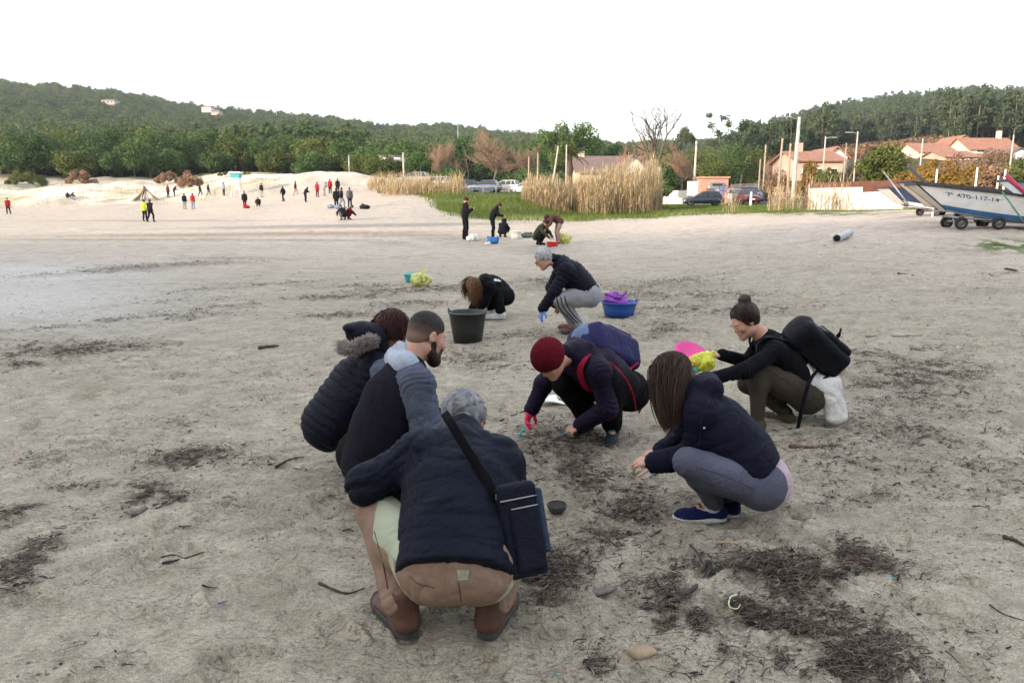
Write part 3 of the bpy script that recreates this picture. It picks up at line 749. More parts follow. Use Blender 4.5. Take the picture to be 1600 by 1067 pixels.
def bare_tree(name, label, h, w, seed, loc, group=None, dens=1.0, rad=None, forks=4, m=None):
    "leafless tree: trunk and limbs, and a fine twig crown"
    rs = np.random.RandomState(seed); mb = MB(); tips = []; rad = rad or h * 0.020
    def grow(p, d, L, r, lv):
        n = 3; pts = [p]; dd = d
        for _ in range(n):
            dd = nz(dd + rs.randn(3) * 0.13 + np.array([0, 0, 0.05])); pts.append(pts[-1] + dd * L / n)
        (mb if lv < 3 else tw).tube(pts, list(np.linspace(r, r * 0.6, n + 1)), 5 if lv < 2 else 3, False)
        if lv >= 5 or r < 0.004: return
        k = forks if lv < 2 else int(3 + 2 * dens)
        for i in range(k):
            j = rs.randint(1, n + 1); a = rs.randn(3); a[2] = abs(a[2]) * 0.5
            sp = 0.55 + 0.35 * rs.rand(); v = nz(dd * (1 - sp * 0.45) + nz(a - dd * a.dot(dd)) * sp * (w / h) * 1.1)
            grow(pts[j], v, L * rs.uniform(0.55, 0.80), r * 0.52, lv + 1)
    tw = MB(); grow(np.array([0, 0, -0.3]), np.array([0, 0, 1.0]), h * 0.36, rad, 0)
    allv = np.concatenate(mb.V + tw.V); k = h / (allv[:, 2].max()); hw = w / (np.percentile(np.abs(allv[:, 0]), 99) * 2)
    t = thing(name, label, 'tree', loc, group)
    for b_, nm in ((mb, 'trunk'), (tw, 'crown')):
        V = np.concatenate(b_.V) * np.array([hw, hw, k]); put(nm, V, b_.F, BARK if nm == 'trunk' else (m or TWIG), t, local=True)
    return t

# -- hillside woods: one mass, instanced trees
def wood_points():
    rs = np.random.RandomState(77); P = []; K = []; S = []
    for px0, px1, y0, y1, n, sc_ in ((-560, -120, 150, 820, 3200, 1.0), (-120, 760, 165, 820, 6200, 1.0), (760, 1240, 190, 800, 3000, 0.9), (1240, 1760, 215, 830, 4600, 0.95)):
        u = rs.rand(n); px = rs.uniform(px0, px1, n); Y = y0 * (y1 / y0) ** (u ** 0.75)
        P.append(np.stack([px, Y], 1)); S.append(np.full(n, sc_))
    P = np.concatenate(P); S = np.concatenate(S)
    x = (P[:, 0] - CX) / 1170 * P[:, 1]; y = P[:, 1]; z = H(x, y)
    keep = np.ones(len(x), bool)
    # clearing on the right, where the houses and the brown slope lie
    keep &= ~((P[:, 0] > 1290) & (y < np.where(P[:, 0] < 1470, 320, 215)))
    keep &= ~((P[:, 0] > 560) & (P[:, 0] < 1290) & (y < 200))
    return np.stack([x, y, z - 0.6], 1)[keep], P[keep], S[keep]
def instanced(name, pts, scale, col, seed=0, rotz=True):
    me = bpy.data.meshes.new(name); me.vertices.add(len(pts)); me.vertices.foreach_set('co', np.asarray(pts, np.float32).ravel())
    a = me.attributes.new('size', 'FLOAT', 'POINT'); a.data.foreach_set('value', np.asarray(scale, np.float32))
    o = bpy.data.objects.new(name, me); COL.objects.link(o)
    ng = bpy.data.node_groups.new(name, 'GeometryNodeTree')
    ng.interface.new_socket('Geometry', in_out='INPUT', socket_type='NodeSocketGeometry'); ng.interface.new_socket('Geometry', in_out='OUTPUT', socket_type='NodeSocketGeometry')
    N = ng.nodes; L = ng.links; gi = N.new('NodeGroupInput'); go = N.new('NodeGroupOutput')
    mp_ = N.new('GeometryNodeMeshToPoints'); ip = N.new('GeometryNodeInstanceOnPoints'); ci = N.new('GeometryNodeCollectionInfo')
    ci.inputs['Collection'].default_value = col; ci.inputs['Separate Children'].default_value = True; ci.inputs['Reset Children'].default_value = True
    ip.inputs['Pick Instance'].default_value = True
    na = N.new('GeometryNodeInputNamedAttribute'); na.data_type = 'FLOAT'; na.inputs['Name'].default_value = 'size'
    rv = N.new('FunctionNodeRandomValue'); rv.data_type = 'FLOAT_VECTOR'; rv.inputs[0].default_value = (-0.04, -0.04, 0); rv.inputs[1].default_value = (0.04, 0.04, 6.283)
    ri = N.new('FunctionNodeRandomValue'); ri.data_type = 'INT'; ri.inputs[4].default_value = 0; ri.inputs[5].default_value = len(col.objects) - 1; ri.inputs['Seed'].default_value = seed + 3
    L.new(gi.outputs[0], mp_.inputs[0]); L.new(mp_.outputs[0], ip.inputs['Points']); L.new(ci.outputs[0], ip.inputs['Instance'])
    L.new(ri.outputs[2], ip.inputs['Instance Index']); L.new(rv.outputs[0], ip.inputs['Rotation']); L.new(na.outputs[0], ip.inputs['Scale'])
    L.new(ip.outputs[0], go.inputs[0])
    md = o.modifiers.new('scatter', 'NODES'); md.node_group = ng
    return o
def variant(col, kind, m, h, w, n, size, seed, trunk=False):
    rs = np.random.RandomState(seed); C, r = crown_clumps(rs, kind, h, w); V, Q, ti = leaf_cards(rs, C, r, n, size)
    mats = [m]; me = mesh_of('wood_tree', V, Q, False); a = me.attributes.new('tint', 'FLOAT', 'POINT'); a.data.foreach_set('value', ti.astype(np.float32)); me.materials.append(m)
    if trunk:
        tb = MB(); tb.tube([(0, 0, -0.5), (0.1, 0, h * 0.5), (0, 0.1, h * 0.85)], [0.22, 0.16, 0.06], 5); me2 = mesh_of('tt', np.concatenate(tb.V), tb.F)
        bm = bmesh.new(); bm.from_mesh(me); n0 = len(bm.faces); bm.from_mesh(me2); bm.faces.ensure_lookup_table()
        for f in bm.faces[n0:]: f.material_index = 1
        bm.to_mesh(me); bm.free(); me.materials.append(TRUNKP)
    o = bpy.data.objects.new('wood_tree', me); col.objects.link(o)
TRUNKP = mat('pale_bark', (0.16, 0.13, 0.10), 0.9, 0.3)
cA = bpy.data.collections.new('pine_wood'); cB = bpy.data.collections.new('eucalyptus_wood'); cC = bpy.data.collections.new('brown_brush')
for s_ in range(5): variant(cA, 'pine' if s_ % 2 else 'ball', HILLF, 9 + s_ % 3, 9, 900, 0.40, 100 + s_)
for s_ in range(0): variant(cA, 'euc', EUC, 14, 8, 700, 0.38, 110 + s_, True)
for s_ in range(4): variant(cB, 'euc', EUC, 14 + s_, 7.5, 800, 0.36, 120 + s_, True)
for s_ in range(3): variant(cC, 'bush', BROWN, 4.0, 6, 300, 0.35, 130 + s_)
pts, PX_, S_ = wood_points(); rs = np.random.RandomState(5)
left = PX_[:, 0] < 1150
o = instanced('woodland', pts[left], S_[left] * (0.70 + 0.55 * rs.rand(left.sum())), cA); tag(o, kind='stuff')
o = instanced('eucalyptus_wood', pts[~left], S_[~left] * (0.70 + 0.5 * rs.rand((~left).sum())), cB, 4); tag(o, kind='stuff')
# brown slope below the right-hand wood
n = 800; px = rs.uniform(1285, 1475, n); Y = 205 + rs.rand(n) * 125; x = (px - CX) / 1170 * Y
tag(instanced('brown_scrub', np.stack([x, Y, H(x, Y) - 0.3], 1), 0.5 + 0.6 * rs.rand(n), cC, 9), kind='stuff')

# -- the trees one can tell apart
_tid = [0]
def put_tree(px, base, top, wpx, Y, kind, m, name, label, group=None, n=1500, size=0.30, trunk=True, **kw):
    "photo column, rows of foot and top, width in photo pixels, distance"
    q = on(px, Y); k = 1190.0 / Y; h = max((CAMH - q[2]) + (HOR - top) / k, 1.0); _tid[0] += 1
    return tree(name, label, 'tree' if trunk else 'shrub', kind, m, h, wpx / k, n, size, 200 + _tid[0], q, group, trunk, **kw)
g1 = 'pines along the foot of the left hill'
PINES = [(8, 212, 120, 150, PINEO), (60, 207, 95, 142, PINE), (105, 205, 110, 150, PINEO), (150, 214, 100, 144, PINE), (30, 236, 80, 138, PINE), (195, 205, 105, 150, PINE), (240, 208, 90, 148, PINE), (215, 228, 80, 138, PINE), (285, 216, 90, 150, PINE), (330, 210, 90, 156, PINE),
         (370, 218, 80, 150, PINEO), (410, 214, 90, 152, PINE), (455, 214, 90, 150, PINE), (500, 216, 85, 146, PINEO), (545, 218, 95, 140, PINE), (590, 224, 90, 138, PINE), (265, 238, 60, 140, PINE), (345, 240, 60, 142, PINE), (430, 238, 70, 138, PINEO), (490, 240, 60, 134, PINE), (120, 240, 70, 136, PINEO),
         (635, 222, 85, 150, PINE), (680, 226, 80, 150, PINEO), (730, 212, 80, 146, PINE), (780, 224, 70, 150, PINE), (820, 222, 70, 150, PINE), (865, 190, 90, 135, PINE), (905, 192, 85, 140, PINE), (940, 214, 70, 150, PINE), (975, 230, 70, 150, PINEO)]
where = {0: 'at the left edge of the photo', 1: 'behind the dune left of the beach', 2: 'above the left end of the beach', 3: 'over the brown bushes on the left', 4: 'low among the leftmost pines'}
labs = ['olive green pine at the left edge of the picture', 'tall dark pine second from the left edge', 'olive green pine above the dark blue group on the sand', 'dark pine left of the teepee of sticks, above brown bush', 'low dark pine in front of the leftmost pines',
        'dark pine straight above the teepee of sticks', 'dark pine right of the teepee of sticks', 'low dark pine just behind the dune by the teepee', 'dark pine above the couple in red and black', 'dark pine left of the white lifeguard tower', 'olive pine above the white lifeguard tower',
        'dark pine just right of the lifeguard tower', 'dark pine behind the left end of the bare sand dune', 'olive pine behind the top of the bare sand dune', 'tall dark pine behind the right end of the sand dune', 'dark pine left of the grey post behind the dune', 'small low pine in the gap above the brown thicket', 'small low pine over the dune left of the tower',
        'low olive pine behind the dune right of the tower', 'low dark pine touching the crest of the sand dune', 'low olive pine over the pale brown bush on the left', 'dark pine left of the small pink winter tree', 'olive pine behind the small pink winter tree', 'dark pine left of the big brown winter tree', 'dark pine behind the big brown winter tree',
        'dark pine between the brown winter trees and the tall pines', 'tallest dark pine in the middle, left one of the pair', 'tall dark pine in the middle, right one of the pair', 'dark pine above the brown roofed house', 'olive pine left of the tall bare tree']
for (px, top, w, Y, m), lb in zip(PINES, labs): put_tree(px, 0, top, w, Y, 'pine' if w > 75 else 'ball', m, 'pine_tree', lb, g1, n=5200, size=0.21)
MIDS = [(600, 246, 70, 112, PINEO, 'round yellow-green bush behind the reeds left of the pale post'), (655, 238, 60, 118, PINE, 'round dark bush right of the pale post behind the reeds'), (560, 246, 60, 122, PINEO, 'low olive bush behind the right foot of the sand dune'), (700, 268, 80, 104, PINE, 'low green bush behind the parked cars, leftmost'), (830, 268, 90, 104, PINE, 'low dark bush behind the parked cars near the palm'),
        (1040, 235, 70, 120, PINEO, 'olive shrub behind the graffiti hut, left side'), (1085, 225, 80, 125, PINEO, 'tall olive bush behind the pole of the info board'), (1130, 222, 80, 128, PINE, 'dark bush behind the graffiti hut'), (1170, 232, 70, 130, PINEO, 'olive bush right of the graffiti hut'), (1110, 250, 60, 110, PINEO, 'low olive bush right behind the hut roof'), (1035, 258, 44, 84, PINE, 'small dark shrub left of the white info board')]
for px, top, w, Y, m, lb in MIDS: put_tree(px, 0, top, w, Y, 'ball', m, 'bush', lb, 'bushes behind the car park', n=3600, size=0.15, trunk=False)
put_tree(1375, 0, 218, 84, 72, 'ball', PINEO, 'round_tree', 'round dense dark green tree behind the white wall', n=7000, size=0.13)
for px, top, w, Y, lb in ((1120, 180, 60, 150, 'thin airy eucalyptus with flat separate crowns above the hut'), (1155, 188, 70, 150, 'dark eucalyptus right of the airy one'), (1065, 206, 60, 150, 'eucalyptus right of the tall bare tree'), (1200, 196, 50, 160, 'eucalyptus left of the tall wooden pole')):
    put_tree(px, 0, top, w, Y, 'airy' if px == 1120 else 'euc', EUC, 'eucalyptus_tree', lb, 'eucalyptus trees behind the hut', n=1100 if px == 1120 else 3600, size=0.20)
OCH = [(1455, 246, 100, 62, OCHRE, 'ochre shrub behind the bow of the white boat'), (1510, 240, 90, 64, OCHRE, 'ochre shrub behind the middle of the white boat'), (1560, 238, 90, 60, BROWN, 'brown shrub behind the right-hand boat'), (1600, 245, 80, 58, PINEO, 'olive shrub at the right edge of the photo'), (1420, 250, 70, 66, OCHRE, 'ochre shrub beside the round dark tree'), (1480, 262, 90, 52, OCHRE, 'low ochre shrub close behind the boats'),
       (1410, 236, 60, 110, BROWN, 'brown bush left of the orange roofs'), (1500, 236, 90, 100, BROWN, 'brown bush covering the foot of the low orange roofed house'), (1548, 230, 80, 112, BROWN, 'brown bush in front of the wide orange roof'), (1460, 234, 60, 104, OCHRE, 'ochre bush in front of the brown house with orange roof'), (1595, 236, 70, 105, PINEO, 'green bush in front of the pale gabled house'), (1345, 240, 60, 100, BROWN, 'brown bush left behind the round dark tree'),
       (1262, 246, 44, 84, OCHRE, 'ochre bush in front of the left half of the pink house'), (1285, 262, 60, 70, PINEO, 'low green hedge in front of the pink house'),
       (1300, 250, 60, 78, PINEO, 'olive shrub in front of the pink house'), (1215, 262, 50, 90, BROWN, 'brown shrub between the wooden poles')]
for px, top, w, Y, m, lb in OCH: put_tree(px, 0, top, w, Y, 'bush', m, 'shrub', lb, 'shrubs behind the boats', n=3500, size=0.12, trunk=False)
LB = [(130, 263, 46, 126, BROWN, 'pale brown leafless bush left of the dune'), (265, 267, 44, 126, BROWN, 'brown thicket on the dune above the teepee'), (300, 266, 40, 120, BROWN, 'small reddish thicket on the dune'), (45, 262, 60, 126, PINEO, 'low green bush on the dune at left'), (370, 266, 60, 126, PINEO, 'low green bush on the dune behind the tower')]
for px, top, w, Y, m, lb in LB: put_tree(px, 0, top, w, Y, 'bush', m, 'bush', lb, 'bushes on the left dune', n=4200, size=0.13, trunk=False)
def bt(px, top, wpx, Y, seed, lb, **kw):
    q = on(px, Y); k = 1190 / Y; return bare_tree('bare_tree', lb, (CAMH - q[2]) + (HOR - top) / k, wpx / k, seed, q, 'leafless winter trees', **kw)
bt(768, 197, 84, 112, 1, 'large round reddish-brown leafless tree behind the parked cars', dens=1.6)
bt(697, 218, 50, 114, 2, 'smaller pinkish leafless tree left of the large round one', dens=1.5)
bt(832, 224, 62, 118, 3, 'low spreading leafless tree left of the palm', dens=1.5)
bt(1018, 152, 92, 92, 14, 'tall bare tree with a dark trunk standing above the reeds', dens=0.3, rad=0.42, m=BARK)
bt(990, 205, 60, 96, 5, 'leafless tree with dense red-brown twigs left of the tall bare one', dens=1.4)
bt(1055, 218, 60, 98, 6, 'brown leafless tree right of the tall bare one', dens=1.4)
bt(1200, 236, 50, 110, 7, 'small leafless tree by the road between the poles', dens=1.4)
# palm
q = on(888, 88); palm = thing('palm_tree', 'palm tree with drooping fronds beside the brown roofed house', 'tree', q)
hh = (CAMH - q[2]) + (HOR - 242) / (1190 / 88); MB().tube([(0, 0, -0.3), (0.05, 0, hh * 0.5), (0, 0, hh)], [0.42, 0.34, 0.38], 9).build('trunk', BARK, palm, smooth=True, local=True)
PALM = leaf_mat('palm_foliage', (0.045, 0.060, 0.015), (0.14, 0.14, 0.045), 0.2)
rs = np.random.RandomState(3)
for k in range(34):
    a = k * 2.399; el = rs.uniform(-0.3, 1.2); L_ = rs.uniform(2.0, 2.9); V = []; F = []
    d = np.array([math.cos(a) * math.cos(el), math.sin(a) * math.cos(el), math.sin(el)]); sd = nz(np.cross(d, (0, 0, 1.0)))
    P_ = [np.array([0, 0, hh]) + d * L_ * t - np.array([0, 0, 1.5 * t * t]) for t in np.linspace(0, 1, 9)]
    for i in range(8):
        for s_ in (-1, 1):
            for j in range(2):
                b_ = P_[i] * (1 - j / 2) + P_[i + 1] * j / 2; w_ = 0.42 * math.sin(math.pi * min(0.97, (i + j / 2) / 8 + 0.12)); n0 = len(V)
                V += [b_, b_ + d * 0.08, b_ + sd * s_ * w_ + d * 0.20 - np.array([0, 0, 0.16]), b_ + sd * s_ * w_ * 0.6 + d * 0.03 - np.array([0, 0, 0.04])]; F.append((n0, n0 + 1, n0 + 2, n0 + 3))
    put('frond', V, F, PALM, palm, smooth=False, local=True, attr={'tint': np.full(len(V), rs.rand())})

# -- reeds, grass
REED = leaf_mat('dry_reed', (0.27, 0.185, 0.105), (0.58, 0.47, 0.32), 0.0, trans=0.15)
REEDG = leaf_mat('green_reed_leaf', (0.10, 0.12, 0.025), (0.34, 0.30, 0.10), 0.0, trans=0.2)
def blades(rs, P, hgt, wid, lean, seg=3, flag=0.0):
    n = len(P); a = rs.rand(n) * 6.283; l = lean * rs.randn(n); d = np.stack([np.cos(a), np.sin(a), 0 * a], 1); s = np.stack([-np.sin(a), np.cos(a), 0 * a], 1)
    rows = []
    for i in range(seg + 1):
        t = i / seg; c = P + d * (l * t ** 1.8 * hgt)[:, None] + np.array([0, 0, 1]) * (hgt * t * (1 - 0.15 * np.abs(l) * t))[:, None]
        w = wid * (1 - 0.75 * t) * (1.0 if np.ndim(wid) == 0 else 1.0); rows.append(c - s * (w / 2 if np.ndim(w) == 0 else w[:, None] / 2)); rows.append(c + s * (w / 2 if np.ndim(w) == 0 else w[:, None] / 2))
    V = np.stack(rows, 1).reshape(-1, 3); b = (np.arange(n) * 2 * (seg + 1))[:, None]
    Q = np.concatenate([np.stack([b[:, 0] + 2 * i, b[:, 0] + 2 * i + 1, b[:, 0] + 2 * i + 3, b[:, 0] + 2 * i + 2], 1) for i in range(seg)])
    return V, Q, 2 * (seg + 1)
def reeds(name, poly, n, seed, hmin, hmax, leaves=5):
    "poly: list of (px, Y, half width px, half depth m, height factor) ellipses"
    rs = np.random.RandomState(seed); P = []; Hh_ = []
    tot = sum(a[2] * a[3] for a in poly)
    for px, Y, wx, dy, hf_ in poly:
        k = int(n * wx * dy / tot); a = rs.rand(k) * 6.283; q = np.sqrt(rs.rand(k)); yy = Y + dy * q * np.sin(a); pp = px + wx * q * np.cos(a); xx = (pp - CX) / 1170 * yy
        P.append(np.stack([xx, yy, H(xx, yy)], 1)); Hh_.append(rs.uniform(hmin * .8, hmax, k) * hf_ * (0.55 + 0.9 * n2(xx, yy, 0.5, 3, 5)) * (1 - 0.45 * q ** 4))
    P = np.concatenate(P); hg = np.concatenate(Hh_)
    V1, Q1, k1 = blades(rs, P, hg, 0.030, 0.10, 3)
    t1 = np.repeat(rs.rand(len(P)), k1)
    # leaves along the stalks
    idx = np.repeat(np.arange(len(P)), leaves); tt = rs.uniform(0.1, 0.95, len(idx)); B = P[idx] + np.array([0, 0, 1]) * (hg[idx] * tt)[:, None] + rs.randn(len(idx), 3) * 0.05
    V2, Q2, k2 = blades(rs, B, rs.uniform(0.3, 0.75, len(idx)), 0.045, 0.9, 2)
    t2 = np.repeat(np.clip(0.25 + 0.7 * tt * rs.uniform(0.4, 1.1, len(idx)), 0, 1), k2)
    V = np.vstack([V1, V2]); Q = np.vstack([Q1, Q2 + len(V1)])
    o = put(name, V, Q, REED, None, smooth=False, attr={'tint': np.concatenate([t1, t2])}); o.data.materials.append(REEDG)
    mi = np.zeros(len(Q), np.int32); g = rs.rand(len(idx)) < 0.22; mi[len(Q1):] = np.tile(g, 2).astype(np.int32)[:len(Q2)]
    o.data.polygons.foreach_set('material_index', mi); return tag(o, kind='stuff')
reeds('reed_bed', [(985, 68, 50, 2.8, 1.12), (935, 67, 40, 2.4, 0.95), (860, 67, 45, 2.2, 0.72), (905, 68, 30, 2.0, .85), (1015, 70, 20, 2.0, 1.15)], 4600, 1, 2.7, 4.3)
reeds('reed_bed', [(640, 82, 45, 4.0, 0.9), (690, 80, 36, 3, 1.0), (600, 90, 24, 4, 0.8), (715, 78, 14, 2, 1.2)], 1300, 2, 0.9, 2.4)
reeds('reed_bed', [(1225, 54, 30, 1.2, 0.9), (1275, 54.5, 40, 1.0, .9), (1315, 54, 16, 0.8, 1.0), (1140, 60, 16, .8, .7)], 170, 3, 1.0, 3.2, 4)
def grass_field(name, n, test, seed, hg, wid, m):
    rs = np.random.RandomState(seed); px, Y = test(rs, n); x = (px - CX) / 1170 * Y; P = np.stack([x, Y, H(x, Y) - 0.02], 1)
    V, Q, k = blades(rs, P, hg * rs.uniform(0.5, 1.3, n) * (0.2 + 1.5 * n2(x, Y, 0.35, 3, 3) ** 1.5) * np.where(px > 1045, 0.5, 1.0), wid, 0.5, 2)
    return tag(put(name, V, Q, m, None, smooth=False, attr={'tint': np.repeat(np.clip(rs.rand(n) * 0.6 + 0.9 * (n2(x, Y, 0.4, 2, 1) - 0.3), 0, 1), k)}), kind='stuff')
GRS = leaf_mat('green_grass', (0.040, 0.080, 0.016), (0.200, 0.240, 0.060), 0.0, trans=0.3)
DGR = leaf_mat('dune_grass', (0.15, 0.15, 0.05), (0.36, 0.32, 0.15), 0.0, trans=0.2)
def t1(rs, n):
    px = rs.uniform(640, 1240, n); g = np.interp(px, [640, 690, 760, 800, 1000, 1130, 1210, 1240], [86, 64, 58, 57, 62, 61, 53, 53]); return px, g + rs.rand(n) ** 1.3 * 17 - 0.6 + 2.6 * rs.randn(n)
grass_field('grass', 42000, t1, 5, 0.42, 0.035, GRS)
def t2(rs, n): px = rs.uniform(1200, 1480, n); return px, 52 + rs.randn(n) * 1.2 + 2 * rs.rand(n)
grass_field('grass', 5000, t2, 6, 0.35, 0.03, GRS)
def t3(rs, n):
    px = 1575 + rs.randn(n * 4) * 26; Y = 17.6 + rs.randn(n * 4) * 0.9; x = (px - CX) / 1170 * Y; k = n2(x, Y, 1.6, 3, 8) > 0.46; return px[k][:n], Y[k][:n]
_rs = np.random.RandomState(1); grass_field('grass', 1500, lambda r_, n: tuple(np.resize(v, n) for v in t3(r_, n)), 7, 0.10, 0.010, GRS)
def t4(rs, n): px = rs.uniform(-60, 660, n); return px, rs.uniform(96, 134, n)
def t4b(rs, n):
    px, Y = t4(rs, n * 4); x = (px - CX) / 1170 * Y; k = (n2(x, Y, 0.16, 3, 11) > 0.56) & ~((px > 440) & (px < 600) & (Y < 112)); px, Y = px[k], Y[k]; return np.resize(px, n), np.resize(Y, n)
grass_field('dune_grass', 4200, t4b, 8, 0.45, 0.05, DGR)
# ---------------------------------------------------------------- buildings, poles, cars, boats
def W(px, py, Y): return U(px, py, Y)
PLAST = mat('cream_render', (0.55, 0.47, 0.38), 0.9, 0.12, 0.6, 0.3, 20); PINKR = mat('pink_render', (0.46, 0.33, 0.27), 0.9, 0.1, 0.6)
WHITER = mat('whitewashed_wall', (0.72, 0.70, 0.66), 0.9, 0.12, 1.2, 0.4, 12, dist=0.02); BROOF = mat('brown_roof_tile', (0.15, 0.10, 0.085), 0.85, 0.3, 3, 0.8, 14, dist=0.05)
OROOF = mat('orange_roof_tile', (0.27, 0.125, 0.08), 0.85, 0.25, 2, 0.8, 14, dist=0.05); CONC = mat('pale_concrete', (0.42, 0.38, 0.34), 0.9, 0.25, 2.0, 0.3, 25)
GLASSD = mat('dark_window', (0.02, 0.025, 0.03), 0.15, 0.2); METAL = mat('grey_metal', (0.30, 0.31, 0.32), 0.45, 0.15, metal=0.6); RUSTW = mat('rusty_red_wall', (0.13, 0.055, 0.038), 0.9, 0.3, 2, 0.4, 20)
ASPH = mat('asphalt', (0.05, 0.05, 0.052), 0.9, 0.2, 4, 0.3, 80); TYRE = mat('tyre_rubber', (0.02, 0.02, 0.02), 0.8, 0.2); RIM = mat('wheel_rim', (0.16, 0.15, 0.145), 0.6, 0.3, metal=0.4)
STONE = mat('grey_stone_wall', (0.16, 0.15, 0.14), 0.9, 0.4, 3, 0.8, 9, dist=0.05)
def slab_sheet(name, quads, m, dz=0.02):
    "a flat surface following the land; quads = strips of (px, Y)"
    V = []; F = []
    for (a, b, c, d) in quads:
        n = 12; k0 = len(V)
        for i in range(n + 1):
            for j in range(5):
                u = i / n; v = j / 4
                p0 = np.array(on(a[0], a[1])) * (1 - u) + np.array(on(b[0], b[1])) * u; p1 = np.array(on(d[0], d[1])) * (1 - u) + np.array(on(c[0], c[1])) * u
                q = p0 * (1 - v) + p1 * v; V.append((q[0], q[1], h1(q[0], q[1]) + dz))
        F += [(k0 + i * 5 + j, k0 + (i + 1) * 5 + j, k0 + (i + 1) * 5 + j + 1, k0 + i * 5 + j + 1) for i in range(n) for j in range(4)]
    return tag(put(name, V, F, m, None), kind='structure')
slab_sheet('car_park', [((590, 84), (860, 84), (860, 100), (590, 100))], ASPH, 0.10)
slab_sheet('road', [((1130, 84), (1210, 80), (1225, 104), (1125, 104))], ASPH, 0.08)
def house(label, px0, px1, Y, eave, ridge, roofm, wallm, depth=8.0, gable='x', windows=(), over=0.4, cat='house', chimney=None, rz=0.0, name='house', base=None):
    "eave / ridge: photo rows; windows: (u0, u1, v0, v1) of the front wall; gable 'x': ridge runs along the front"
    q0, q1 = on(px0, Y), on(px1, Y); w = q1[0] - q0[0]; cx = (q0[0] + q1[0]) / 2; gz = min(q0[2], q1[2]) - 0.3 if base is None else base
    he = (CAMH + (HOR - eave) / 1190 * Y) - gz; hr = (CAMH + (HOR - ridge) / 1190 * Y) - gz
    t = thing(name, label, cat, (cx, Y, gz), rz=rz)
    wl = MB().box((0, depth / 2, he / 2), (w, depth, he))
    if gable == 'y': wl.add([(-w / 2, 0, he), (w / 2, 0, he), (0, 0, hr), (-w / 2, depth, he), (w / 2, depth, he), (0, depth, hr)], [(0, 1, 2), (5, 4, 3)])
    else: wl.add([(-w / 2, 0, he), (-w / 2, depth, he), (-w / 2, depth / 2, hr), (w / 2, 0, he), (w / 2, depth, he), (w / 2, depth / 2, hr)], [(0, 2, 1), (3, 4, 5)])
    wl.build('wall', wallm, t, local=True)
    o = over; th = 0.18; rb = MB()
    if gable == 'y':
        sl_ = (hr - he) / (w / 2)
        for s_ in (-1, 1):
            a = np.array([s_ * (w / 2 + o), -o, he - sl_ * o]); b_ = np.array([0, -o, hr]); L_ = np.array([0, depth + 2 * o, 0])
            P_ = [a, b_, b_ + L_, a + L_]; up_ = np.array([0, 0, th]); rb.hexa(P_ + [p_ + up_ for p_ in P_])
    else:
        sl_ = (hr - he) / (depth / 2)
        for s_ in (-1, 1):
            yy = depth / 2 + s_ * (depth / 2 + o); a = np.array([-w / 2 - o, yy, he - sl_ * o]); b_ = np.array([-w / 2 - o, depth / 2, hr]); L_ = np.array([w + 2 * o, 0, 0])
            P_ = [a, b_, b_ + L_, a + L_]; up_ = np.array([0, 0, th]); rb.hexa(P_ + [p_ + up_ for p_ in P_])
    rf = rb.build('roof', roofm, t, local=True)
    if chimney: u, hh_ = chimney; MB().box((-w / 2 + u * w, depth / 2, hr + hh_ / 2 - 0.3), (0.8, 0.8, hh_ + 0.6)).build('chimney', wallm, rf, local=True)
    for (u0, u1, v0, v1) in windows:
        x0, x1, z0, z1 = -w / 2 + u0 * w, -w / 2 + u1 * w, v0 * he, v1 * he
        fo = MB().box(((x0 + x1) / 2, -0.03, (z0 + z1) / 2), (x1 - x0 + 0.16, 0.08, z1 - z0 + 0.16)).build('window', WHITER if wallm is not WHITER else CONC, t, local=True)
        MB().box(((x0 + x1) / 2, -0.075, (z0 + z1) / 2), (x1 - x0, 0.03, z1 - z0)).build('pane', GLASSD, fo, local=True)
    return t
house('low cream house with brown tiled roof behind the reeds and palm', 905, 1005, 96, 268, 243, BROOF, PLAST, 11, 'x', [(.1, .2, .4, .75), (.3, .42, .4, .75), (.6, .7, .4, .75)], 0.7, chimney=(.08, 0.7))
house('gable wing of the cream house, white wall facing the beach', 962, 1012, 92, 270, 244, BROOF, WHITER, 9, 'y', [(.4, .6, .4, .7)], 0.5, name='house')
house('pink house with orange roof behind the tall wooden pole', 1242, 1312, 95, 252, 236, OROOF, PINKR, 9, 'x', [(.12, .25, .45, .8), (.45, .58, .45, .8), (.75, .88, .45, .8)], 0.5, chimney=(.3, 1.2))
house('white gabled house right of the pink house', 1284, 1318, 102, 246, 232, OROOF, WHITER, 8, 'y', [(.35, .6, .5, .8)], 0.4)
HO_ = [(1428, 1482, 150, 238, 224, OROOF, PLAST, 'x', 'brown house with orange roof above the white boat'), (1478, 1512, 185, 226, 214, OROOF, CONC, 'y', 'stone gabled house between the orange roofs'), (1506, 1580, 160, 234, 216, OROOF, PLAST, 'x', 'wide orange roofed house high on the right'), (1560, 1605, 140, 246, 233, BROOF, WHITER, 'y', 'pale gabled house at the right edge'), (1470, 1520, 140, 246, 236, OROOF, PINKR, 'x', 'low orange roofed house below the stone gable')]
for a, b_, Y, e, r_, rm_, wm_, g_, lb in HO_: house(lb, a, b_, Y, e, r_, rm_, wm_, 9, g_, [(.15, .3, .5, .8), (.45, .6, .5, .8), (.72, .85, .5, .8)], 0.5, chimney=(.85, 1.6) if a == 1506 else None)
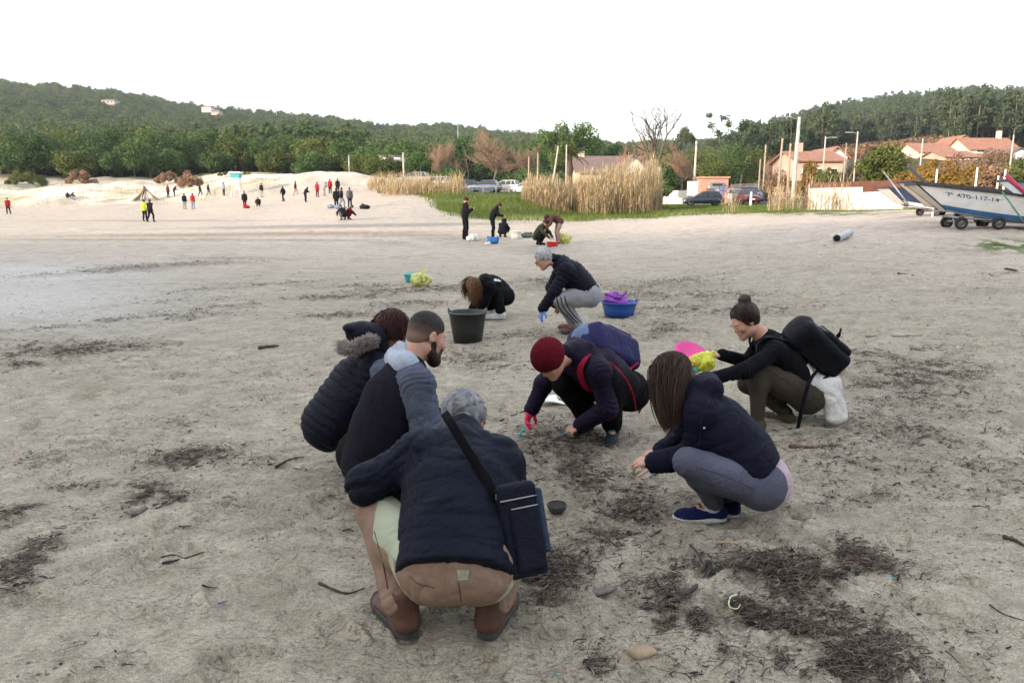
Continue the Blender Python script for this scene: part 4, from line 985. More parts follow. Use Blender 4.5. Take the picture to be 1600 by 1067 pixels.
def hill_house(label, px, py, Y, wpx, hpx, m, rm_):
    z = CAMH + (HOR - py - hpx / 2) / 1190 * Y; x = (px - CX) / 1170 * Y; k = Y / 1190; w = wpx * k; h_ = hpx * k
    t = thing('house', label, 'house', (x, Y, z)); MB().box((0, 4, h_ * 0.15), (w, 8, h_ * 1.3)).build('wall', m, t, local=True)
    MB().hexa([(-w / 2 - .5, -.5, h_ * .8), (w / 2 + .5, -.5, h_ * .8), (w / 2 + .5, 8.5, h_ * .8), (-w / 2 - .5, 8.5, h_ * .8), (-w / 2 + 1, 3.5, h_ * 1.25), (w / 2 - 1, 3.5, h_ * 1.25), (w / 2 - 1, 4.5, h_ * 1.25), (-w / 2 + 1, 4.5, h_ * 1.25)]).build('roof', rm_, t, local=True)
    for k_ in range(3): MB().box((-w * 0.3 + k_ * w * 0.3, -0.06, h_ * 0.4), (w * 0.12, 0.15, h_ * 0.3)).build('window', GLASSD, t, local=True)
hill_house('pale house among the trees of the left hill', 184, 163, 560, 20, 6, CONC, BROOF)
hill_house('white house high on the left hill, near its right shoulder', 333, 173, 560, 14, 6, WHITER, OROOF)
hill_house('small pale house below right of the white hill house', 346, 178, 540, 12, 5, CONC, BROOF)
hill_house('white roofed shed among the pines behind the beach', 603, 245, 125, 15, 5, WHITER, WHITER)
hill_house('smaller white roofed shed right of the first', 622, 246, 125, 9, 4, WHITER, WHITER)
# graffiti hut
q = on(1115, 84); hw = 2.1
hut = thing('hut', 'low flat-roofed brick hut covered with graffiti by the road', 'hut', q)
BRICKP = mat('faded_pink_brick', (0.42, 0.24, 0.18), 0.9, 0.25, 3, 0.5, 30)
MB().box((0.0, 1.5, 1.35), (3.1, 3.0, 2.9)).build('wall', BRICKP, hut, local=True); MB().box((0, 1.5, 2.90), (3.4, 3.3, 0.18)).build('roof', BRICKP, hut, local=True)
door = MB().box((0.25, -0.03, 1.25), (1.5, 0.08, 2.2)).build('door', METAL, hut, local=True); MB().box((0.3, -0.09, 2.1), (1.1, 0.05, 0.25)).build('vent', GLASSD, door, local=True)
GR = [mat('graffiti_blue', (0.08, 0.14, 0.38), 0.7, 0.1), mat('graffiti_violet', (0.30, 0.20, 0.45), 0.7, 0.1), mat('graffiti_white', (0.7, 0.7, 0.72), 0.7, 0.1)]
rs = np.random.RandomState(8)
for k in range(9):
    x0 = rs.uniform(-1.3, 1.2); z0 = rs.uniform(0.5, 2.0); P_ = [np.array([x0 + 0.30 * math.cos(t * 2.1 + k) + 0.12 * t, -0.086 - 0.004 * (k % 4) if -0.5 < x0 < 1.0 else -0.02, z0 + 0.28 * math.sin(t * 1.7 + k)]) for t in np.linspace(0, 4, 12)]
    MB().ribbon(P_, (0.4, 0, 1), 0.09, 0.006).build('graffiti', GR[k % 3], hut, local=True, smooth=True)
# information board
q = on(1081, 82); b_ = thing('information_board', 'white information board on two posts in the grass by the hut', 'sign', q)
MB().box((0, 0, 1.75), (1.15, 0.10, 1.55)).build('panel', WHITER, b_, local=True)
for s_ in (-1, 1): MB().box((s_ * 0.5, 0.09, 1.0), (0.08, 0.08, 2.3)).build('post', METAL, b_, local=True)
TXT = mat('pale_print', (0.35, 0.52, 0.52), 0.8, 0.2)
for k in range(5): MB().box((-0.08 + 0.05 * (k % 2), -0.055, 2.3 - k * 0.22), (0.7 - 0.08 * (k % 3), 0.01, 0.05)).build('printed_line', TXT, b_, local=True)
# low walls
def wall_run(name, label, pts, h_, th, m, cat='wall', cap_=None):
    "pts (px, Y)"
    P_ = [on(*p_) for p_ in pts]; c = P_[0]; t = thing(name, label, cat, c); mb = MB()
    for a, b__ in zip(P_[:-1], P_[1:]):
        d = nz((b__ - a) * np.array([1, 1, 0])); n_ = np.array([-d[1], d[0], 0]) * th / 2; z0 = np.array([0, 0, -0.4]); z1 = np.array([0, 0, h_])
        mb.hexa([a - n_ + z0, b__ - n_ + z0, b__ + n_ + z0, a + n_ + z0, a - n_ + z1, b__ - n_ + z1, b__ + n_ + z1, a + n_ + z1])
        if cap_: MB().hexa([q_ + np.array([0, 0, h_ + 0.004]) + s__ for q_, s__ in ((a, -n_ * 1.4), (b__, -n_ * 1.4), (b__, n_ * 1.4), (a, n_ * 1.4))] + [q_ + np.array([0, 0, h_ + 0.08]) + s__ for q_, s__ in ((a, -n_ * 1.4), (b__, -n_ * 1.4), (b__, n_ * 1.4), (a, n_ * 1.4))]).build('coping', cap_, t)
    mb.build('wall', m, t); return t
wall_run('boundary_wall', 'long low whitewashed wall left of the boats', [(1262, 58.0), (1345, 57.4)], 1.72, 0.3, WHITER)
wall_run('boundary_wall', 'lower right end of the whitewashed wall, stepped down', [(1346, 57.3), (1412, 56.0)], 1.32, 0.3, WHITER)
wall_run('boundary_wall', 'rusty red wall behind the whitewashed one', [(1256, 63.0), (1440, 61.0)], 2.1, 0.25, RUSTW)
wall_run('boundary_wall', 'short white wall left of the information board', [(1036, 88.0), (1074, 87.0)], 1.5, 0.25, WHITER)
wall_run('stone_wall', 'grey stone wall along the far side of the road', [(1140, 108.0), (1215, 106.0)], 2.0, 0.5, STONE)
wall_run('stone_wall', 'dark hedge-topped wall behind the parked cars', [(655, 104.0), (850, 103.0)], 1.1, 0.5, STONE)
WOOD = mat('weathered_pole_wood', (0.30, 0.24, 0.18), 0.9, 0.3, 6, 0.5, 30); WIRE = mat('wire', (0.03, 0.03, 0.03), 0.6, 0.1)
def pole(label, px, Y, top, dpx, lean=0.0, m=None, arm=None, name='utility_pole', lamp=False, base=None):
    q = on(px, Y); h_ = (CAMH - q[2]) + (HOR - top) / 1190 * Y; r_ = dpx * 0.38 * Y / 1150; t = thing(name, label, 'pole', q)
    MB().tube([(0, 0, -0.5), (lean * h_ * 0.5, 0, h_ * 0.5), (lean * h_, 0, h_)], [r_ * 1.2, r_, r_ * 0.8], 8).build('post', m or WOOD, t, smooth=True, local=True)
    if arm:
        L_, dz = arm; MB().tube([(lean * h_, 0, h_ * 0.97), (lean * h_ + L_ * 0.5, 0, h_ * 0.97 + dz * 0.8), (lean * h_ + L_, 0, h_ * 0.97 + dz)], 0.05, 6).build('arm', METAL, t, smooth=True, local=True)
        MB().box((lean * h_ + L_ * 1.05, 0, h_ * 0.97 + dz - 0.03), (0.5, 0.2, 0.12)).build('lamp_head', METAL, t, local=True, bevel=0.03)
    return t
pole('tallest thick pale wooden pole, in front of the pink house', 1238, 62, 186, 8, 0.012, CONC, (-1.4, 0.25))
pole('thinner wooden pole left of the tallest one', 1214, 70, 218, 5, 0.02); pole('wooden pole close behind the tallest one', 1229, 78, 226, 5, 0.0)
pole('lone pole rising beside the white information board', 1083, 86, 222, 4.5, 0.01, CONC); pole('short orange-lit pole by the road', 1191, 92, 228, 3.5)
pole('thin pole left of the road pole', 1184, 95, 250, 3); pole('lamp post in front of the pink house roof', 1282, 74, 215, 3, 0, CONC, (0.8, 0.1), 'street_lamp')
pole('lamp post left of the round dark tree', 1331, 74, 208, 3.4, 0, CONC, (-0.9, 0.15), 'street_lamp'); pole('thin pole between the two lamp posts', 1315, 76, 225, 3)
pole('pole standing among the orange roofs', 1432, 120, 219, 3, 0, CONC); pole('lamp post at the right side by the orange roofs', 1571, 100, 213, 3, 0, CONC)
pole('grey post behind the sand dune, left one', 548, 118, 243, 3, 0, METAL); pole('pale post behind the reeds, right of the sand dune', 632, 108, 240, 3.5, 0, CONC)
pole('short post left of the palm, left one', 826, 84, 246, 3, 0); pole('taller thin post left of the palm', 840, 84, 240, 3, 0); pole('leaning pale pole just left of the palm', 860, 80, 230, 3.5, 0.14, CONC); pole('upright pale pole in front of the palm', 884, 80, 228, 3, 0, CONC)
pole('thin mast on the left hill skyline', 440, 640, 152, 1.6, 0, METAL, name='radio_mast'); pole('thin mast above the trees left of the round winter tree', 717, 300, 192, 2, 0, METAL, name='radio_mast')
pole('white marker post in the grass left of the red car', 1142, 76, 304, 3, 0, WHITER, name='marker_post'); pole('white marker post in front of the red car', 1173, 74, 300, 5, 0, WHITER, name='marker_post')
pole('white roadside post at the reeds, tall slab', 1029, 72, 262, 8, 0, CONC, name='marker_post')
# power lines between the tall poles
for k, (a, b_) in enumerate((((1238, 190, 62), (1331, 212, 74)), ((1238, 194, 62), (1083, 226, 86)))):
    A_, B_ = W(*a), W(*b_); t = thing('power_line', ('wire from the tallest pole to the right lamp post', 'wire from the tallest pole to the pole by the board')[k], 'wire', A_)
    MB().tube([A_ * (1 - u) + B_ * u - np.array([0, 0, 1.6 * 4 * u * (1 - u) * 0.3]) for u in np.linspace(0, 1, 14)], 0.012, 4).build('wire', WIRE, t)
# --- cars
def car_paint(name, c): return mat(name, c, 0.25, 0.04, 3, spec=0.6)
def car(label, px, Y, rz, paint, L_=4.1, w=1.72, h_=1.45, name='parked_car', suv=False, dz=0.0):
    q = on(px, Y, dz); t = thing(name, label, 'car', q, 'parked cars', rz)
    # side outline from nose (+x) to tail, lower body
    hb = h_ * 0.60; X = np.array([-.5, -.485, -.40, -.22, 0.0, .22, .36, .455, .497, .5]) * L_
    top = np.array([.50, .60, .635, .645, .64, .625, .585, .53, .44, .34]) * h_; bot = np.array([.24, .18, .15, .15, .15, .15, .15, .16, .19, .26]) * h_
    wd = np.array([.86, .94, .99, 1, 1, 1, .99, .95, .86, .78]) * w / 2; V = []
    for x_, a, b__, ww in zip(X, top, bot, wd): V += [(x_, -ww * .94, b__), (x_, -ww, b__ + (a - b__) * .45), (x_, -ww * .93, a - .03), (x_, -ww * .6, a + .02), (x_, ww * .6, a + .02), (x_, ww * .93, a - .03), (x_, ww, b__ + (a - b__) * .45), (x_, ww * .94, b__)]
    n_ = 8; F_ = [(i * n_ + k, i * n_ + (k + 1) % n_, (i + 1) * n_ + (k + 1) % n_, (i + 1) * n_ + k) for i in range(len(X) - 1) for k in range(n_)] + [tuple(range(n_))[::-1], tuple(range((len(X) - 1) * n_, len(X) * n_))]
    body_ = put('body', V, F_, paint, t, smooth=False, local=True)
    m_ = body_.modifiers.new('b', 'BEVEL'); m_.width = 0.03; m_.segments = 2
    gx = np.array([(-.455 if suv else -.43), -.36, .02, .22]) * L_; gb = h_ * .62; gt = h_ * .985
    P_ = [(gx[0], -w * .44, gb), (gx[3], -w * .44, gb - .02), (gx[3], w * .44, gb - .02), (gx[0], w * .44, gb), (gx[1], -w * .35, gt), (gx[2], -w * .35, gt), (gx[2], w * .35, gt), (gx[1], w * .35, gt)]
    MB().hexa(P_).build('window', GLASSD, t, local=True, bevel=0.03)
    MB().hexa([(gx[1] - .04, -w * .36, gt - .03), (gx[2] + .06, -w * .36, gt - .03), (gx[2] + .06, w * .36, gt - .03), (gx[1] - .04, w * .36, gt - .03), (gx[1] + .1, -w * .32, gt + .03), (gx[2] - .1, -w * .32, gt + .03), (gx[2] - .1, w * .32, gt + .03), (gx[1] + .1, w * .32, gt + .03)]).build('roof', paint, t, local=True, bevel=0.02)
    for s_ in (-1, 1):
        pb = MB()
        for (xa, xb) in ((gx[0], gx[1]), (gx[3], gx[2]), (-.10 * L_, -.11 * L_), (-.27 * L_, -.28 * L_)): pb.tube([(xa, s_ * w * .445, gb), (xb, s_ * w * .355, gt - .02)], 0.035, 5)
        pb.build('pillar', paint, t, local=True, smooth=True)
        MB().box((.19 * L_, s_ * w * .53, h_ * .66), (.12, .18, .12)).build('mirror', paint, t, local=True, bevel=0.02)
        MB().box((.472 * L_, s_ * w * .34, h_ * .43), (.10, .34, .14)).build('headlight', RIM, t, local=True, bevel=0.02)
        MB().box((-.488 * L_, s_ * w * .37, h_ * .50), (.07, .24, .20)).build('tail_light', mat('tail_light', (0.35, 0.01, 0.01), 0.3), t, local=True, bevel=0.02)
        for x_ in (-.30 * L_, .31 * L_):
            wt = thing_part('wheel', t, (x_, s_ * w * .44, .31))
            MB().lathe([(.20, -.10), (.29, -.10), (.31, -.06), (.31, .06), (.29, .10), (.20, .10), (.20, -.10)], 20).build('tyre', TYRE, wt, smooth=True, local=True)
            MB().lathe([(0.0, .05), (.20, .07), (.20, -.07), (0, -.05)], 14).build('rim', RIM, wt, smooth=True, local=True); wt.rotation_euler = (math.pi / 2, 0, 0)
    MB().box((.502 * L_, 0, h_ * .30), (.02, .5, .11)).build('number_plate', WHITER, t, local=True); MB().box((.498 * L_, 0, h_ * .43), (.03, .75, .10)).build('grille', GLASSD, t, local=True)
    return t
def thing_part(name, par, loc):
    o = bpy.data.objects.new(name, None); COL.objects.link(o); o.parent = par; o.location = loc; return o
car('dark blue-black hatchback parked on the grass by the hut', 1098, 77, math.pi - 0.12, car_paint('midnight_paint', (0.012, 0.018, 0.035)))
car('dark red car seen head-on on the road', 1169, 80, -math.pi / 2 - 0.1, car_paint('dark_red_paint', (0.10, 0.012, 0.015)), dz=0.08)
car('blue-grey car behind the dark red one on the road', 1173, 87, -math.pi / 2, car_paint('blue_grey_paint', (0.06, 0.10, 0.18)), h_=1.7, dz=0.08)
car('silver car right of the road, left of the red one', 1148, 92, -math.pi / 2 + 0.5, car_paint('silver_paint', (0.35, 0.36, 0.37)), dz=0.08)
PC = [(648, 'silver_grey', (0.30, 0.31, 0.33)), (683, 'pale_grey', (0.42, 0.43, 0.44)), (724, 'navy', (0.02, 0.035, 0.08)), (757, 'steel_blue', (0.05, 0.09, 0.16)), (789, 'white', (0.70, 0.70, 0.70)), (822, 'light_silver', (0.48, 0.49, 0.50)), (852, 'grey', (0.25, 0.26, 0.27))]
LB_ = ['silver-grey car behind the left reeds, leftmost of the parked row', 'pale grey car behind the left reeds, second of the row', 'navy car at the right end of the left reeds', 'steel blue car between the navy and the white one', 'white car in the middle of the parked row', 'light silver car right of the white one', 'grey car half hidden by the main reeds']
for (px, nm, c), lb in zip(PC, LB_): car(lb, px, 90 + (px % 5), math.pi * 0.9 + 0.2 * math.sin(px), car_paint(nm + '_paint', c), dz=0.10)
# bollard fence of the car park
t = thing('rail_fence', 'low wooden rail fence in front of the parked cars', 'fence', on(690, 83))
pp = [on(x_, 83) for x_ in range(655, 856, 20)]
for q_ in pp: MB().box(q_ + np.array([0, 0, 0.35]), (0.12, 0.12, 1.1)).build('post', WOOD, t)
for a, b_ in zip(pp[:-1], pp[1:]): MB().tube([a + np.array([0, 0, 0.75]), b_ + np.array([0, 0, 0.75])], 0.05, 6).build('rail', WOOD, t)

# --- boats on trolleys
HULL = mat('chalky_hull_paint', (0.80, 0.81, 0.82), 0.55, 0.10, 2.5, 0.15, 30); BOWP = mat('sunlit_bow_paint', (0.62, 0.56, 0.49), 0.6, 0.10, 2.5); BLUE = mat('blue_boot_paint', (0.035, 0.13, 0.30), 0.5, 0.15, 3)  # bow cream has the low sun's warmth put into its colour
GUN = mat('dark_gunwale', (0.035, 0.035, 0.04), 0.6, 0.3); INW = mat('white_inside', (0.68, 0.68, 0.66), 0.6, 0.1); GRN = mat('green_rope', (0.10, 0.25, 0.18), 0.8, 0.2); REDW = mat('crimson_oar_paint', (0.42, 0.02, 0.06), 0.5, 0.15)
LIGHTB = mat('pale_blue_boot', (0.22, 0.36, 0.50), 0.5, 0.1, 3)
def gamela(label, loc, rz, L_=5.6, wb=1.05, wt=1.75, wbb=0.62, wbt=1.05, h_=0.62, bowh=1.10, hull=HULL, text=None, bow=BOWP, band=BLUE, tilt=0.0, z0=0.42, name='rowing_boat', wheel=(0.9, 2.0)):
    "flat-bottomed boat with a raked flat bow; local +x towards the stern, bow panel at x=0, near side is -y"
    t = thing(name, label, 'boat', loc, 'boats drawn up on the sand', rz)
    N_ = 13; xs = np.linspace(0, 1, N_)
    def sec(u):
        hb = wbb + (wb - wbb) * math.sin(min(1, u * 1.6) * math.pi / 2); ht = wbt + (wt - wbt) * math.sin(min(1, u * 1.7) * math.pi / 2)
        if u > .8: ht -= (u - .8) * 1.4; hb -= (u - .8) * 1.0
        zt = h_ + (bowh - h_) * (1 - min(1, u / .75)) ** 1.7; zb = 0.26 * (1 - min(1, u / .5)) ** 2
        xt = u * L_ - 0.95 * (1 - min(1, u / .25)) ** 1.3; return u * L_, xt, hb / 2, ht / 2, zb, zt
    S_ = [sec(u) for u in xs]
    R_ = lambda x_, y_, z_: np.array([x_, y_, z0 + z_ + (L_ * .4 - x_) * tilt])
    def side(sgn, v0, v1, off=0.0):
        V = []; 
        for xb, xt, b__, t_, zb, zt in S_:
            for v in (v0, v1): V.append(R_(xb + (xt - xb) * v, sgn * (b__ + (t_ - b__) * v + off), zb + (zt - zb) * v))
        return V, [(2 * i, 2 * i + 2, 2 * i + 3, 2 * i + 1) if sgn < 0 else (2 * i, 2 * i + 1, 2 * i + 3, 2 * i + 2) for i in range(N_ - 1)]
    hb_ = MB()
    for sgn in (-1, 1): hb_.add(*side(sgn, 0, 1)); V, F_ = side(sgn, 0.05, 1, -0.05); hb_.add(V, [f[::-1] for f in F_])
    hb_.add([R_(s_[0], sg * s_[2], s_[4]) for s_ in S_ for sg in (-1, 1)], [(2 * i, 2 * i + 1, 2 * i + 3, 2 * i + 2) for i in range(N_ - 1)])
    hb_.add([R_(s_[0], sg * (s_[2] - .04), s_[4] + 0.05) for s_ in S_ for sg in (-1, 1)], [(2 * i + 2, 2 * i + 3, 2 * i + 1, 2 * i) for i in range(N_ - 1)])
    s_ = S_[-1]; hb_.add([R_(s_[0], -s_[2], s_[4]), R_(s_[0], s_[2], s_[4]), R_(s_[1], s_[3], s_[5]), R_(s_[1], -s_[3], s_[5])], [(0, 1, 2, 3)])
    hu_ = hb_.build('hull', hull, t, local=True)
    s_ = S_[0]; d_ = 0.012
    MB().hexa([R_(s_[0] - d_, -s_[2], s_[4]), R_(s_[0] - d_, s_[2], s_[4]), R_(s_[0] + .04, s_[2], s_[4]), R_(s_[0] + .04, -s_[2], s_[4]), R_(s_[1] - d_, -s_[3], s_[5]), R_(s_[1] - d_, s_[3], s_[5]), R_(s_[1] + .04, s_[3], s_[5]), R_(s_[1] + .04, -s_[3], s_[5])]).build('bow_panel', bow, t, local=True)
    for sgn in (-1, 1):
        V, F_ = side(sgn, 0.0, 0.22, 0.006); put('blue_band', V, F_, band, t, smooth=False, local=True)
        g_ = MB(); g_.ribbon([R_(s_[1], sgn * (s_[3] + 0.01), s_[5]) for s_ in S_], (0, 0, 1), 0.075, 0.05); g_.build('gunwale', GUN, t, local=True)
        MB().tube([R_(S_[0][0], sgn * S_[0][2], S_[0][4]), R_(S_[0][1], sgn * S_[0][3], S_[0][5])], 0.022, 6).build('chine_strip', GUN, t, local=True)
    MB().box(R_(S_[0][1], 0, S_[0][5] + 0.0), (0.06, wbt + 0.04, 0.08)).build('bow_rail', GUN, t, local=True)
    for u_ in (3, 6, 9): MB().box(R_(S_[u_][1], 0, S_[u_][5] - 0.14), (0.26, S_[u_][3] * 1.92, 0.035)).build('thwart', INW, t, local=True)
    # trolley
    ax = MB()
    for y_ in (-0.3, 0.3): ax.tube([(0.1, y_, z0 + 0.16), (L_ * 0.5, y_, z0 - 0.05), (L_ * .75, y_, z0 - 0.06)], 0.035, 6)
    fr = ax.build('trolley_frame', METAL, t, local=True, smooth=True)
    for x_ in wheel:
        MB().tube([(x_, -0.62, .22), (x_, 0.62, .22)], 0.03, 6).build('axle', METAL, fr, local=True); 
        for y_ in (-0.58, 0.58):
            MB().box((x_, y_ * .6, (.22 + z0) / 2), (.06, .06, max(z0 - .2, .06))).build('strut', METAL, fr, local=True)
            w_ = thing_part('wheel', t, (x_, y_, .18)); w_.rotation_euler = (math.pi / 2, 0, 0); w_.scale = (.82, .82, .82)
            MB().lathe([(.13, -.05), (.19, -.055), (.22, -.03), (.22, .03), (.19, .055), (.13, .05), (.13, -.05)], 22).build('tyre', TYRE, w_, smooth=True, local=True)
            MB().lathe([(.0, .03), (.05, .035), (.055, .01), (.12, .0), (.135, .04), (.135, -.04), (.12, 0), (0, -.03)], 14).build('rim', RIM, w_, smooth=True, local=True)
    if text:
        cu = bpy.data.curves.new('txt', 'FONT'); cu.body = text; cu.size = 0.165; cu.extrude = 0.002
        to = bpy.data.objects.new('txt', cu); me = bpy.data.meshes.new_from_object(to); bpy.data.objects.remove(to)
        n_ = len(me.vertices); co = np.empty(n_ * 3, np.float32); me.vertices.foreach_get('co', co); co = co.reshape(-1, 3)
        i0, i1 = 2, 6; a = S_[i0]; b__ = S_[i1]
        pt = lambda s__, v: R_(s__[0] + (s__[1] - s__[0]) * v, -(s__[2] + (s__[3] - s__[2]) * v), s__[4] + (s__[5] - s__[4]) * v)
        # lay the letters along the planking, strip by strip
        X0 = 0.34; out = []
        for x_, y_, z_ in co:
            xx = X0 + x_; u_ = xx / L_ * (N_ - 1); k = min(int(u_), N_ - 2); f_ = u_ - k; v = 0.64 + y_ / 0.75
            out.append(pt(S_[k], v) * (1 - f_) + pt(S_[k + 1], v) * f_ + np.array([0, -0.010 - z_, 0.0]))
        fs = [tuple(p_.vertices) for p_ in me.polygons]; put('registration_number', np.array(out), fs, mat('violet_print', (0.05, 0.04, 0.22), 0.6, 0.05), hu_, smooth=False, local=True)
    return t, S_, R_
bl = ground_hit(1470, 352)
BX = on(1480, 22.6)
boatA, SA_, RA_ = gamela('white flat-bowed boat with blue bottom band and registration number', (BX[0] - 0.12, BX[1], BX[2]), -0.20, text='7ª 470-117-14', tilt=0.045, L_=5.4, h_=0.62, bowh=0.98, z0=0.20, wheel=(0.35, 1.35))
BX = on(1462, 25.2)
gamela('cream boat behind the blue banded one, only its bow showing', (BX[0] - 0.15, BX[1], BX[2]), -0.02, hull=BOWP, tilt=0.01, bowh=1.05, z0=0.26, band=LIGHTB, wheel=(1.3, 2.4))
BX = on(1636, 21.6)
gamela('grey boat cut by the right edge, with a red oar', (BX[0] - 0.25, BX[1], BX[2]), -0.35, hull=mat('grey_hull', (0.33, 0.35, 0.38), 0.6, 0.1), bow=HULL, band=HULL, tilt=0.0, bowh=1.05, z0=0.36)
BX = on(1452, 30)
gamela('dark blue and white boat farthest left behind the others', (BX[0] + 0.2, BX[1] + 2.5, BX[2]), 0.05, hull=mat('navy_hull', (0.03, 0.05, 0.12), 0.5, 0.1), bow=INW, band=INW, L_=4.2, bowh=0.95, z0=0.26, wheel=(1.2, 2.2))
def stick(name, label, cat, P_, r_, m, n=7, group=None):
    P_ = [np.asarray(p_, float) for p_ in P_]; t = thing(name, label, cat, P_[0]); MB().tube(P_, r_, n).build('shaft', m, t, smooth=True); return t
stick('oar', 'crimson oar leaning over the right-hand boat', 'oar', [W(1572, 274, 21.0), W(1605, 306, 20.6)], [0.06, 0.045], REDW)
stick('oar', 'dark oar blade rising above the bow of the white boat', 'oar', [W(1422, 262, 23.3), W(1452, 292, 22.2)], [0.06, 0.035], GUN)
stick('prop_pole', 'thin green pole leaning on the side of the white boat', 'pole', [W(1566, 300, 21.2), W(1603, 352, 20.9)], [0.022, 0.022], GRN)
stick('prop_pole', 'thin grey pole leaning left of the boat bows', 'pole', [W(1380, 268, 29.0), W(1421, 322, 28.0)], [0.03, 0.03], METAL)
for k, (px, top) in enumerate(((1459, 265), (1521, 262), (1565, 265), (1555, 275))):
    q = on(px, 31 + k); pole(('short white post behind the white boat, leftmost', 'white post behind the middle of the white boat', 'white post behind the grey boat', 'stubby post left of the grey boat post')[k], px, 31 + k, top, 4, 0, WHITER, name='mooring_post')
# plastic pipe on the sand
a, b_ = ground_hit(1307, 379), ground_hit(1342, 366); d_ = nz(b_ - a); a = a + np.array([0, 0, .10]); b_ = a + d_ * 1.7; b_[2] = h1(b_[0], b_[1]) + .11
pp_ = thing('pipe', 'length of grey plastic pipe lying on the sand', 'pipe', a); PVC = mat('grey_pvc', (0.34, 0.35, 0.37), 0.5, 0.1, 3)
mb = MB(); u_ = nz(np.cross(d_, (0, 0, 1))); v_ = np.cross(u_, d_)
for r0, r1, fl in ((.105, .105, 0), (.093, .093, 1)):
    V = [p_ + r0 * (math.cos(t) * u_ + math.sin(t) * v_) for p_ in (a, b_) for t in np.linspace(0, 2 * math.pi, 28, endpoint=False)]
    mb.add(V, [(k, (k + 1) % 28, 28 + (k + 1) % 28, 28 + k)[::(-1 if fl else 1)] for k in range(28)])
for p_ in (a, b_):
    V = [p_ + r_ * (math.cos(t) * u_ + math.sin(t) * v_) for r_ in (.105, .093) for t in np.linspace(0, 2 * math.pi, 28, endpoint=False)]; mb.add(V, [(k, (k + 1) % 28, 28 + (k + 1) % 28, 28 + k) for k in range(28)])
mb.build('tube', PVC, pp_, smooth=True)

# ---------------------------------------------------------------- tubs, bags, small things on the sand
BLKP = mat('black_rubber_tub', (0.010, 0.012, 0.014), 0.42, 0.3, 8, 0.2, 30); BLUEP = mat('blue_plastic', (0.012, 0.075, 0.34), 0.35, 0.08); 
def film(name, c, alpha=0.5):
    m = mat(name, c, 0.3, 0.15, 8); m.node_tree.nodes['Principled BSDF'].inputs['Transmission Weight'].default_value = alpha * 0.4; return m
VIOL = film('violet_bag_film', (0.26, 0.05, 0.42)); YELF = film('pale_yellow_bag_film', (0.55, 0.56, 0.17)); WHF = film('white_bag_film', (0.72, 0.72, 0.70)); TEALP = mat('turquoise_plastic', (0.02, 0.42, 0.46), 0.4, 0.08)
def tub(label, p0, r0, r1, h_, m, handles=True, lab_cat='tub', wall=0.008, name='tub'):
    t = thing(name, label, lab_cat, p0)
    MB().lathe([(0.0, 0.0), (r0, 0.0), (r0 + (r1 - r0) * .5, h_ * .5), (r1, h_), (r1 + .014, h_ + .002), (r1 + .014, h_ + .014), (r1, h_ + .016), (r1 - wall, h_), (r0 - wall, 0.012), (0, 0.012)], 40).build('bucket', m, t, smooth=True, local=True)
    if handles:
        for s_ in (-1, 1):
            a = 0.3; P_ = [(s_ * r1 * math.cos(-a), s_ * r1 * math.sin(-a), h_), (s_ * (r1 + .015), 0, h_ + .055), (s_ * r1 * math.cos(a), s_ * r1 * math.sin(a), h_)]
            MB().tube(arc(P_[0], (s_ * (r1 + .02), 0, h_ + .10), P_[2], 9), 0.010, 7).build('handle', m, t, smooth=True, local=True)
    return t
def bag_blob(name, label, c, r_, m, seed, cat='bag', spikes=3, flat=0.6, amp=0.03):
    rs = np.random.RandomState(seed); S = Sdf(0.04 * r_ / 0.15)
    t = thing(name, label, cat, (c[0], c[1], c[2] - r_ * flat)); S.ell(c, (r_, r_ * .85, r_ * flat))
    for k in range(spikes):
        a = rs.rand() * 6.28; S.cap(c, c + r_ * np.array([math.cos(a) * .9, math.sin(a) * .6, rs.uniform(.1, .8)]), r_ * .55, r_ * .18)
    V, Fc = S.mesh(r_ / 18); V = folds(V, Fc, amp * 1.4 * r_ / .15, 1.6 / r_, rs.randn(3), seed, 2.0); V = folds(V, Fc, amp * .5 * r_ / .15, 4.5 / r_, rs.randn(3), seed + 1, 2.0)
    put('film', V, Fc, m, t); return t
q = G(731, 534); tub('black rubber tub with two handles on the sand behind the bearded man', q, 0.165, 0.215, 0.34, BLKP)
q = G(967, 500); q = on((q[0] / q[1]) * 1170 + CX, q[1] + 0.22); tub('blue plastic tub holding a violet bag, beside the silver-haired man', q, 0.20, 0.245, 0.19, BLUEP)
bag_blob('plastic_bag', 'violet plastic bag bunched inside the blue tub', q + np.array([-0.05, 0, 0.21]), 0.17, VIOL, 3, spikes=5, flat=0.5, amp=0.05)
q = ground_hit(645, 441); tub('turquoise basin behind the pale yellow bag', q, 0.13, 0.18, 0.16, TEALP, False, 'basin', name='basin')
q = ground_hit(657, 448); bag_blob('plastic_bag', 'pale yellow plastic bag slumped in front of the turquoise basin', q + np.array([0, 0, 0.11]), 0.19, YELF, 5, spikes=4, flat=.6, amp=.05)
q = ground_hit(738, 377); bag_blob('plastic_bag', 'white plastic bag at the feet of the standing man', q + np.array([0, 0, 0.11]), 0.25, WHF, 6, spikes=3, flat=.5, amp=.05)
q = ground_hit(770, 382); bag_blob('bag', 'blue bag lying between the two standing men', q + np.array([0, 0, 0.13]), 0.22, mat('cobalt_cloth', (0.02, 0.13, 0.34), 0.7, 0.2), 7, flat=.6); q = ground_hit(762, 384); bag_blob('plastic_bag', 'small white bag in front of the blue one', q + np.array([0, 0, 0.06]), 0.12, WHF, 8)
q = ground_hit(806, 374); tub('white bucket beside the dark crouched person', q, 0.20, 0.24, 0.33, INW, False, 'bucket', name='bucket'); q = ground_hit(823, 372); bag_blob('bag', 'grey-green bag right of the white bucket', q + np.array([0, 0, 0.1]), 0.24, fabric('grey_green_cloth', (0.12, 0.16, 0.14), 0.8), 9, flat=.5)
